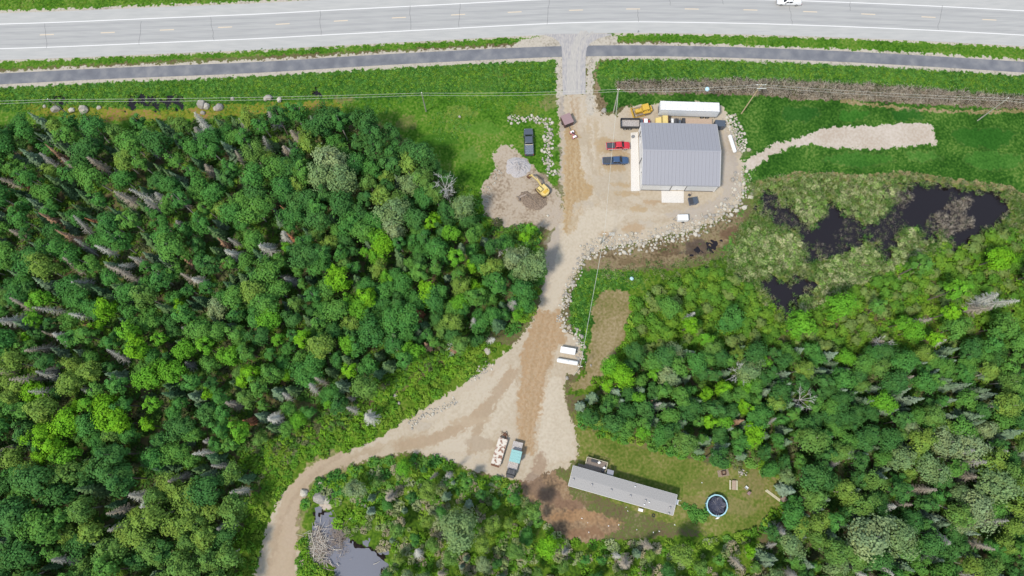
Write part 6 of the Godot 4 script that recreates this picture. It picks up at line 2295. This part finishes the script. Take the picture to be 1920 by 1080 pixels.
	# trees that stand out in the photograph, by the pixel of their crown
	var by_hand := {
		"red": [[82, 404, 1.1], [124, 442, 1.15], [182, 409, 0.8], [347, 488, 0.95], [550, 445, 0.9], [541, 392, 0.7], [786, 583, 0.8], [800, 645, 0.85], [462, 788, 0.8], [163, 606, 0.75], [97, 284, 0.9], [44, 347, 0.8], [225, 302, 0.7], [848, 652, 0.7], [412, 452, 0.8], [1221, 755, 0.6], [1386, 792, 0.9]],
		"dead": [[100, 574, 1.1], [145, 584, 1.1], [14, 588, 1.2], [30, 575, 1.1], [65, 640, 1.15], [105, 632, 1.0], [45, 702, 1.2], [72, 702, 1.1], [75, 730, 1.1], [215, 673, 1.0], [190, 462, 1.1], [215, 502, 1.1], [232, 518, 1.2], [250, 492, 1.0], [125, 500, 1.1], [140, 425, 1.1], [352, 520, 1.0], [365, 516, 0.9], [268, 358, 1.1], [290, 366, 1.0], [180, 304, 1.0], [384, 312, 0.9], [437, 470, 1.0], [545, 520, 0.9], [533, 508, 0.8], [960, 565, 1.0], [886, 606, 0.9], [915, 632, 0.8], [576, 730, 1.1], [602, 716, 0.9], [505, 780, 1.1], [532, 748, 0.9], [688, 782, 1.1], [660, 768, 0.9], [377, 826, 0.9], [382, 846, 0.9], [415, 876, 0.9], [268, 932, 1.1], [250, 938, 1.0], [218, 956, 1.1], [204, 988, 1.0], [338, 890, 0.9], [448, 920, 1.0], [118, 1058, 1.0], [420, 986, 0.9], [728, 930, 0.9], [842, 890, 0.8], [780, 1050, 0.8], [1182, 1062, 1.1], [1212, 1026, 0.8], [1390, 1052, 1.0], [1298, 592, 0.9], [1868, 560, 1.25], [1890, 556, 1.25], [1846, 570, 1.1], [1718, 602, 1.0], [1658, 634, 0.8], [1702, 712, 0.9], [1772, 642, 0.7], [1802, 858, 1.2], [1830, 866, 1.2], [1828, 898, 1.0], [1728, 922, 1.0], [1672, 956, 0.9], [1700, 950, 0.8], [1772, 1005, 1.1], [1870, 985, 1.0], [1852, 1022, 1.1], [1668, 1056, 1.0], [1890, 840, 0.9], [1225, 762, 0.7], [1448, 795, 0.8]],
		"bare": [[935, 466, 0.9], [832, 348, 1.2], [1396, 698, 1.2], [1512, 745, 1.1], [1660, 640, 0.9], [840, 360, 1.0], [850, 648, 0.8]],
		"pale": [[740, 398, 1.15], [735, 430, 0.9], [622, 300, 1.3], [640, 345, 1.2], [600, 330, 1.1], [866, 1000, 1.25], [850, 985, 1.0], [1640, 1012, 1.45], [1690, 1010, 1.1], [1745, 885, 1.0], [1880, 905, 1.2], [1845, 950, 1.2], [1770, 838, 1.0], [958, 482, 0.9], [1004, 494, 1.0], [985, 512, 0.9], [405, 578, 0.8], [1404, 690, 0.9], [1250, 700, 0.8], [1270, 665, 0.8], [868, 388, 0.9], [770, 350, 0.9]],
		"lime": [[632, 520, 1.05], [380, 652, 1.0], [255, 640, 1.1], [250, 660, 0.9], [855, 482, 1.0], [722, 462, 0.9], [850, 436, 0.9], [700, 480, 0.8], [804, 420, 0.8], [815, 408, 0.7], [92, 842, 1.1], [75, 818, 1.1], [118, 850, 1.0], [122, 790, 1.1], [200, 782, 1.1], [226, 790, 1.0], [160, 760, 1.0], [285, 760, 0.9], [280, 705, 1.0], [300, 640, 0.8], [320, 700, 0.9], [690, 560, 0.9], [800, 540, 1.0], [720, 520, 0.8], [1165, 700, 0.9], [1150, 688, 0.8], [1140, 722, 0.8], [970, 590, 0.6], [985, 440, 0.7], [1000, 432, 0.7], [1290, 612, 0.8], [1330, 635, 0.9], [1710, 620, 0.8], [1690, 605, 0.8], [1752, 632, 0.8], [1590, 670, 0.7], [1325, 738, 0.7], [1360, 725, 0.7], [195, 580, 0.9], [70, 555, 1.0], [60, 590, 0.9]],
		"birch": [[315, 905, 1.0], [350, 925, 1.0], [290, 965, 1.1], [330, 980, 1.1], [360, 950, 1.0], [250, 1000, 1.1], [210, 1030, 1.1], [280, 1020, 1.0], [330, 1050, 1.1], [390, 965, 0.9], [420, 1040, 1.1], [150, 955, 1.0], [125, 1000, 0.9], [800, 330, 1.1], [770, 300, 1.1], [690, 340, 0.9], [865, 385, 0.9], [1650, 690, 0.8], [1755, 780, 0.9], [1850, 705, 0.9], [1880, 760, 1.0], [1530, 840, 1.1], [1640, 900, 0.9], [1620, 950, 1.0], [1590, 925, 0.9], [1280, 1040, 0.9], [1000, 950, 0.8]],
		"ash": [[700, 250, 1.25], [690, 280, 1.1], [730, 300, 1.1], [690, 232, 1.0], [610, 225, 1.1], [580, 240, 1.0], [520, 225, 1.1], [215, 850, 1.3], [230, 900, 1.3], [190, 880, 1.2], [60, 900, 1.3], [30, 950, 1.3], [100, 930, 1.2], [838, 332, 0.8]],
	}
	for kind in by_hand:
		for e in by_hand[kind]:
			var hc: float = {"red": 8.0, "dead": 7.5, "bare": 8.0}.get(kind, 8.5) * e[2]
			var p := G2(e[0], e[1], hc)
			keep(p, (1.0 if kind in ["red", "dead", "bare"] else 1.75) * e[2])
			add_tree(kind, p.x, p.y, e[2])
	# the rest, scattered over each part of the woods in its own mixture
	var zones := [
		[[-150, 235, 60, 222, 200, 236, 330, 226, 480, 214, 600, 210, 560, 300, 530, 420, 480, 560, 300, 560, -150, 560], {"aspen": 50, "ash": 10, "spruce": 13, "dead": 4, "birch": 8}, 0.72, 1.15, 1.18],
		[[600, 210, 690, 218, 750, 256, 800, 292, 836, 322, 858, 352, 866, 400, 800, 425, 530, 420, 560, 300], {"ash": 44, "aspen": 34, "birch": 14, "spruce": 6}, 0.8, 1.1],
		[[530, 420, 800, 425, 866, 400, 902, 438, 960, 446, 985, 470, 992, 505, 984, 555, 970, 596, 905, 636, 840, 652, 770, 668, 715, 704, 600, 690, 480, 640, 400, 545], {"aspen": 40, "elm": 20, "lime": 12, "ash": 20, "spruce": 6, "birch": 6}, 0.6, 1.1, 1.05],
		[[-150, 560, 400, 545, 480, 640, 600, 690, 715, 704, 670, 756, 590, 784, 480, 826, 400, 866, 300, 860, -150, 860], {"elm": 44, "lime": 18, "spruce": 6, "dead": 1, "birch": 14, "ash": 14}, 0.6, 1.12, 1.16],
		[[-150, 860, 300, 860, 400, 866, 450, 900, 440, 960, 418, 1010, 420, 1160, -150, 1160], {"birch": 42, "ash": 22, "elm": 20, "dead": 2, "spruce": 10}, 0.75, 1.25, 1.05],
		[[650, 890, 780, 872, 860, 900, 900, 912, 970, 920, 1000, 970, 1050, 1020, 1150, 1046, 1330, 1040, 1430, 1034, 1440, 1170, 700, 1170, 725, 1030, 690, 975], {"birch": 34, "elm": 30, "dead": 5, "pale": 10, "fir": 8, "ash": 12, "lime": 8}, 0.42, 0.78, 2.0],
		[[1440, 880, 1480, 900, 1492, 960, 1440, 1000, 1440, 1170, 2080, 1170, 2080, 760, 1700, 780, 1500, 850], {"ash": 32, "birch": 22, "fir": 18, "dead": 2, "pale": 5, "elm": 22}, 0.6, 1.1, 1.05],
		[[1085, 765, 1150, 700, 1200, 660, 1330, 650, 1500, 655, 1700, 660, 2080, 620, 2080, 780, 1700, 780, 1500, 850, 1430, 862, 1340, 858, 1250, 828, 1140, 798, 1095, 785], {"ash": 36, "fir": 22, "elm": 30, "lime": 9, "birch": 8}, 0.62, 0.95],
		[[1200, 548, 1270, 524, 1350, 506, 1400, 530, 1440, 570, 1480, 616, 1560, 570, 1650, 520, 1760, 480, 1850, 446, 1920, 440, 2080, 446, 2080, 640, 1700, 668, 1500, 660, 1330, 655, 1190, 665, 1185, 600], {"shrub": 92, "elm": 5, "lime": 3}, 0.75, 1.2],
	]
	for zn in zones:
		var pg := poly(zn[0], 2.0 if zn[1].has("shrub") else 7.5)
		var lo := pg[0]
		var hi := pg[0]
		for p in pg:
			lo = lo.min(p)
			hi = hi.max(p)
		var total := 0
		for w in zn[1]:
			total += zn[1][w]
		var tries := int((hi.x - lo.x) * (hi.y - lo.y) * 1.3)
		for i in tries:
			var p := Vector2(rf(lo.x, hi.x), rf(lo.y, hi.y))
			var roll := rng.randi() % total
			var sc := rf(zn[2], zn[3])
			var kind := ""
			for w in zn[1]:
				roll -= zn[1][w]
				if roll < 0:
					kind = w
					break
			var rad: float = (1.05 if kind in ["spruce", "fir", "dead", "shrub"] else 1.66) * sc * (zn[4] if zn.size() > 4 else 1.0)
			if near(p, rad) or not Geometry2D.is_point_in_polygon(p, pg):
				continue
			keep(p, rad)
			add_tree(kind, p.x, p.y, sc)
	var counts := ""
	for k in kinds:
		counts += "%s %d  " % [k, kinds[k].count]
	print(counts)

# ---- ground cover -----------------------------------------------------------------------
func scatter(called: String, label: String, mesh: Mesh, m: Material, zones: Array, h := 0.0) -> void:
	var tf := []
	var cs := []
	for zn in zones:
		var pg := poly(zn.px, h)
		var lo := pg[0]
		var hi := pg[0]
		for p in pg:
			lo = lo.min(p)
			hi = hi.max(p)
		var n := int((hi.x - lo.x) * (hi.y - lo.y) * zn.per)
		for i in n:
			var p := Vector2(rf(lo.x, hi.x), rf(lo.y, hi.y))
			if not Geometry2D.is_point_in_polygon(p, pg):
				continue
			var y := ground_at(p.x, p.y)
			if y < zn.get("low", -0.3):
				continue
			y = maxf(y, zn.get("float", -9.0))
			if zn.has("clump") and clumps.get_noise_2d(p.x, p.y) < zn.clump:
				continue
			var s := rf(zn.s[0], zn.s[1])
			tf.append(Transform3D(Basis(Vector3.UP, rf(0, TAU)).scaled(Vector3(s, s * rf(0.7, 1.25), s)), Vector3(p.x, y - 0.02, p.y)))
			var c: Color = zn.c[rng.randi() % zn.c.size()]
			var k := rf(0.75, 1.15)
			cs.append(Color(c.r * k, c.g * k, c.b * k))
	var mm := MultiMesh.new()
	mm.transform_format = MultiMesh.TRANSFORM_3D
	mm.use_colors = true
	mm.mesh = mesh
	mm.instance_count = tf.size()
	for i in tf.size():
		mm.set_instance_transform(i, tf[i])
		mm.set_instance_color(i, cs[i])
	var o := MultiMeshInstance3D.new()
	o.name = called
	o.multimesh = mm
	o.material_override = m
	o.set_meta("kind", "stuff")
	o.set_meta("label", label)
	o.set_meta("category", "plants")
	add_child(o)
	print(called, " ", tf.size())

var clumps := FastNoiseLite.new()
func tuft(n: int, h: float, w: float, spread: float, sd: int) -> ArrayMesh:
	var r := RandomNumberGenerator.new()
	r.seed = sd
	var g := Geo.new()
	for i in n:
		var q := r.randf() * TAU
		var d := Vector3(cos(q), 0, sin(q))
		var s := Vector3(-d.z, 0, d.x) * w * r.randf_range(0.6, 1.2)
		var a := d * spread * r.randf() * 0.5
		var hh := h * r.randf_range(0.6, 1.1)
		var b := a + d * spread * 0.5 + Vector3(0, hh * 0.7, 0)
		var c := a + d * spread * r.randf_range(0.8, 1.4) + Vector3(0, hh * 0.8, 0)
		var nn := (Vector3.UP + d * 0.5).normalized()
		g.trin(a - s, a + s, b + s, nn, nn, nn)
		g.trin(a - s, b + s, b - s, nn, nn, nn)
		g.trin(b - s, b + s, c, nn, nn, nn)
	return g.mesh()

func bush(sd: int) -> ArrayMesh:
	var r := RandomNumberGenerator.new()
	r.seed = sd
	var g := Geo.new()
	for b in 6:
		var q := TAU * b / 6 + r.randf()
		var c := Vector3(cos(q), 0, sin(q)) * r.randf_range(0.15, 0.75) + Vector3(0, r.randf_range(0.1, 0.55), 0)
		var br := r.randf_range(0.22, 0.45)
		for i in 24:
			var e := Vector3(r.randfn(), absf(r.randfn()) * 0.9 + 0.1, r.randfn()).normalized()
			leaf_face(g, c + e * br * r.randf_range(0.6, 1.25), (e + Vector3(0, 0.4, 0)).normalized(), 0.27, r)
	return g.mesh()

func build_cover() -> void:
	clumps.seed = 5
	clumps.frequency = 0.06
	clumps.fractal_octaves = 3
	var lm := leaf("undergrowth_leaf", Color.WHITE)
	var gm := leaf("grass_blade", Color.WHITE)
	gm.backlight_enabled = true
	var gr := [Color(0.065, 0.20, 0.035), Color(0.09, 0.235, 0.04), Color(0.13, 0.28, 0.05)]
	var yl := [Color(0.125, 0.265, 0.02), Color(0.09, 0.22, 0.022), Color(0.16, 0.27, 0.03)]
	var dk := [Color(0.065, 0.155, 0.028), Color(0.08, 0.175, 0.03), Color(0.115, 0.22, 0.026), Color(0.12, 0.14, 0.06)]
	var wood := [[-150, 240, 200, 240, 480, 216, 690, 225, 850, 330, 900, 410, 1000, 440, 1005, 550, 900, 640, 740, 725, 650, 805, 500, 885, 440, 1010, 440, 1160, -150, 1160], [1085, 770, 1200, 665, 1500, 655, 2080, 620, 2080, 1170, 1440, 1170, 1440, 1005, 1490, 960, 1470, 890, 1340, 862, 1140, 802], [600, 905, 780, 868, 970, 915, 1010, 975, 1060, 1015, 1330, 1010, 1430, 1005, 1440, 1170, 730, 1170, 725, 1040, 640, 990]]
	var zs := []
	for i in wood.size():
		zs.append({"px": wood[i], "per": 0.6 if i < 2 else 0.38, "s": [0.6, 1.6], "c": dk if i < 2 else yl + [Color(0.24, 0.29, 0.14), Color(0.20, 0.27, 0.10), Color(0.28, 0.26, 0.16)], "low": -0.1})
	# bright shrubs on the banks and in the clearings
	for b in [[[740, 796, 806, 752, 872, 712, 916, 676, 950, 640, 880, 640, 790, 664, 715, 704, 660, 760, 560, 800, 460, 850, 440, 900, 500, 890, 600, 850, 640, 842, 700, 820], 0.7, yl], [[430, 1100, 430, 1010, 465, 950, 495, 895, 560, 850, 690, 800, 700, 822, 600, 856, 552, 888, 516, 934, 498, 978, 484, 1030, 466, 1100], 0.6, yl], [[590, 905, 640, 880, 700, 864, 780, 852, 850, 872, 920, 896, 980, 910, 960, 940, 800, 930, 700, 960, 650, 960, 620, 950, 640, 910], 0.5, yl + gr], [[560, 1020, 580, 1000, 590, 1060, 630, 1084, 640, 1110, 560, 1110], 0.9, yl], [[590, 905, 630, 890, 650, 930, 620, 916, 590, 934, 575, 960, 562, 950], 0.7, yl + gr], [[1185, 560, 1290, 515, 1350, 500, 1440, 565, 1480, 620, 1340, 660, 1190, 668, 1150, 700, 1085, 760, 1120, 712, 1170, 640], 0.75, yl], [[1480, 612, 1560, 560, 1700, 490, 1860, 430, 2000, 430, 2080, 640, 1700, 670, 1500, 660], 0.6, yl], [[1250, 838, 1340, 862, 1430, 862, 1470, 892, 1430, 872, 1340, 874, 1240, 848, 1100, 806, 1080, 778, 1090, 770, 1140, 798], 0.8, yl + gr], [[1280, 950, 1320, 945, 1316, 975, 1290, 966], 1.1, gr], [[1470, 900, 1500, 960, 1440, 1004, 1330, 1012, 1420, 990, 1470, 950], 0.8, yl + gr], [[880, 340, 905, 400, 940, 440, 985, 420, 1012, 440, 1020, 500, 1010, 560, 985, 600, 950, 636, 970, 560, 985, 480, 930, 450, 880, 430, 855, 370], 1.1, yl + gr]]:
		zs.append({"px": b[0], "per": b[1], "s": [0.6, 1.6], "c": b[2], "low": -0.1})
	scatter("undergrowth", "green undergrowth covering the ground of the woods and banks", bush(1), lm, zs)
	# tall grass
	var g1 := tuft(9, 0.42, 0.055, 0.5, 3)
	scatter("tall_grass", "tall green grass on the ditch banks beside the path", g1, gm, [
		{"px": [-300, 176, 0, 166, 480, 145, 960, 118, 1042, 117, 1044, 150, 1030, 170, 880, 168, 700, 184, 480, 188, 340, 198, 0, 204, -300, 215], "per": 5.0, "s": [0.45, 1.0], "c": gr + yl, "low": -0.75, "float": -0.55},
		{"px": [1118, 117, 1200, 111, 1440, 116, 1700, 129, 1920, 144, 2300, 176, 2300, 200, 1920, 180, 1760, 168, 1600, 156, 1440, 152, 1180, 152, 1120, 150], "per": 5.0, "s": [0.45, 1.0], "c": gr + yl},
		{"px": [-300, 140, 0, 119, 480, 93, 960, 74, 980, 76, 960, 81, 480, 106, 0, 129, -300, 150], "per": 1.6, "s": [0.3, 0.6], "c": yl + gr},
		{"px": [1160, 68, 1400, 66, 1600, 76, 1920, 92, 2300, 112, 2300, 130, 1920, 105, 1600, 88, 1400, 80, 1160, 78], "per": 1.6, "s": [0.3, 0.6], "c": yl + gr},
		{"px": [-300, -60, 500, -60, 480, 0, 240, 10, 0, 17, -300, 26], "per": 1.5, "s": [0.5, 0.9], "c": yl},
		{"px": [-100, 206, 340, 200, 640, 190, 1030, 175, 1040, 225, 950, 220, 900, 270, 780, 260, 690, 215, 480, 212, 200, 232, -100, 232], "per": 1.6, "s": [0.45, 0.9], "c": yl + gr, "clump": -0.1},
		{"px": [1066, 600, 1075, 548, 1094, 506, 1200, 512, 1204, 540, 1124, 545, 1104, 600, 1096, 690, 1088, 640], "per": 2.6, "s": [0.6, 1.2], "c": gr + yl},
		{"px": [1395, 305, 1420, 330, 1480, 325, 1440, 336, 1404, 345, 1380, 420, 1370, 470, 1350, 480, 1392, 400], "per": 2.4, "s": [0.7, 1.3], "c": gr},
	])
	var g2 := tuft(10, 1.1, 0.03, 0.6, 8)
	var tan := [Color(0.42, 0.37, 0.30), Color(0.32, 0.27, 0.22), Color(0.50, 0.45, 0.37)]
	var rd := [Color(0.26, 0.33, 0.13), Color(0.18, 0.29, 0.08), Color(0.36, 0.37, 0.20), Color(0.15, 0.27, 0.06), Color(0.42, 0.40, 0.25)]
	scatter("dry_reeds", "brown dry reeds along the wet ditch behind the path", g2, gm, [
		{"px": [1156, 154, 1300, 152, 1440, 151, 1640, 161, 1800, 173, 1920, 183, 2300, 216, 2300, 238, 1920, 203, 1800, 197, 1700, 193, 1600, 186, 1500, 186, 1430, 177, 1300, 173, 1200, 175, 1156, 167], "per": 4.0, "s": [0.8, 1.5], "c": tan + tan + [Color(0.12, 0.15, 0.06)]},
		{"px": [1420, 360, 1500, 340, 1700, 340, 1890, 372, 1880, 410, 1800, 460, 1660, 480, 1520, 484, 1440, 420], "per": 3.0, "s": [0.25, 0.6], "c": tan + rd, "low": -2, "float": -0.6, "clump": 0.06},
		{"px": [1640, 352, 1720, 350, 1760, 376, 1740, 392, 1690, 392], "per": 2.0, "s": [0.5, 1.0], "c": tan, "low": -2, "float": -0.5, "clump": 0.02},
		{"px": [1750, 400, 1790, 376, 1850, 362, 1884, 380, 1876, 404, 1830, 444, 1796, 464, 1768, 444], "per": 4.5, "s": [0.5, 1.0], "c": tan, "low": -2, "float": -0.5, "clump": -0.05},
		{"px": [1690, 366, 1740, 370, 1760, 440, 1720, 420, 1700, 400], "per": 1.6, "s": [0.5, 1.0], "c": tan + rd, "low": -2, "float": -0.5, "clump": 0.05},
	])
	var pal := [Color(0.30, 0.36, 0.16), Color(0.24, 0.33, 0.11), Color(0.36, 0.38, 0.20), Color(0.16, 0.28, 0.06)]
	scatter("marsh_bushes", "low pale bushes in the marsh around the dark pond", bush(2), lm, [
		{"px": [1372, 470, 1400, 424, 1440, 430, 1500, 446, 1512, 480, 1508, 504, 1470, 508, 1430, 516, 1400, 520], "per": 0.9, "s": [0.5, 0.95], "c": pal, "low": -0.3},
		{"px": [1530, 520, 1540, 486, 1600, 462, 1640, 452, 1654, 490, 1640, 520, 1570, 560, 1500, 600, 1490, 560], "per": 0.9, "s": [0.5, 0.95], "c": pal, "low": -0.3},
		{"px": [1484, 372, 1500, 340, 1548, 344, 1553, 380, 1546, 408, 1526, 424, 1504, 418, 1494, 398], "per": 0.8, "s": [0.4, 0.85], "c": pal, "low": -0.6, "float": -0.4},
		{"px": [1566, 372, 1580, 345, 1690, 345, 1672, 380, 1650, 410, 1626, 424, 1606, 412, 1588, 400, 1574, 392], "per": 0.8, "s": [0.4, 0.85], "c": pal, "low": -0.6, "float": -0.4},
		{"px": [1400, 350, 1500, 330, 1700, 330, 1700, 345, 1480, 360, 1430, 365], "per": 0.5, "s": [0.35, 0.7], "c": pal, "low": -0.6, "float": -0.4},
		{"px": [1668, 480, 1700, 430, 1716, 425, 1740, 460, 1766, 440, 1780, 470, 1700, 520, 1650, 540], "per": 0.9, "s": [0.45, 0.9], "c": pal, "low": -0.3},
	])
	scatter("marsh_sedge", "pale olive sedge growing around the dark marsh pond", g2, gm, [
		{"px": [1400, 344, 1440, 336, 1500, 322, 1620, 330, 1700, 324, 1760, 334, 1890, 350, 1920, 372, 2000, 420, 1860, 440, 1760, 480, 1650, 520, 1560, 560, 1480, 620, 1430, 570, 1360, 500, 1362, 470, 1388, 420, 1412, 398], "per": 4.6, "s": [0.5, 1.2], "c": rd + gr, "low": -0.75, "float": -0.45},
		{"px": [1130, 500, 1240, 490, 1300, 480, 1350, 462, 1400, 520, 1300, 520, 1200, 530, 1120, 520], "per": 1.6, "s": [0.5, 1.0], "c": rd + gr, "low": -0.3},
		{"px": [1130, 472, 1300, 438, 1390, 392, 1396, 404, 1350, 460, 1240, 494, 1140, 500], "per": 0.5, "s": [0.4, 0.8], "c": rd + gr, "clump": 0.0},
	])
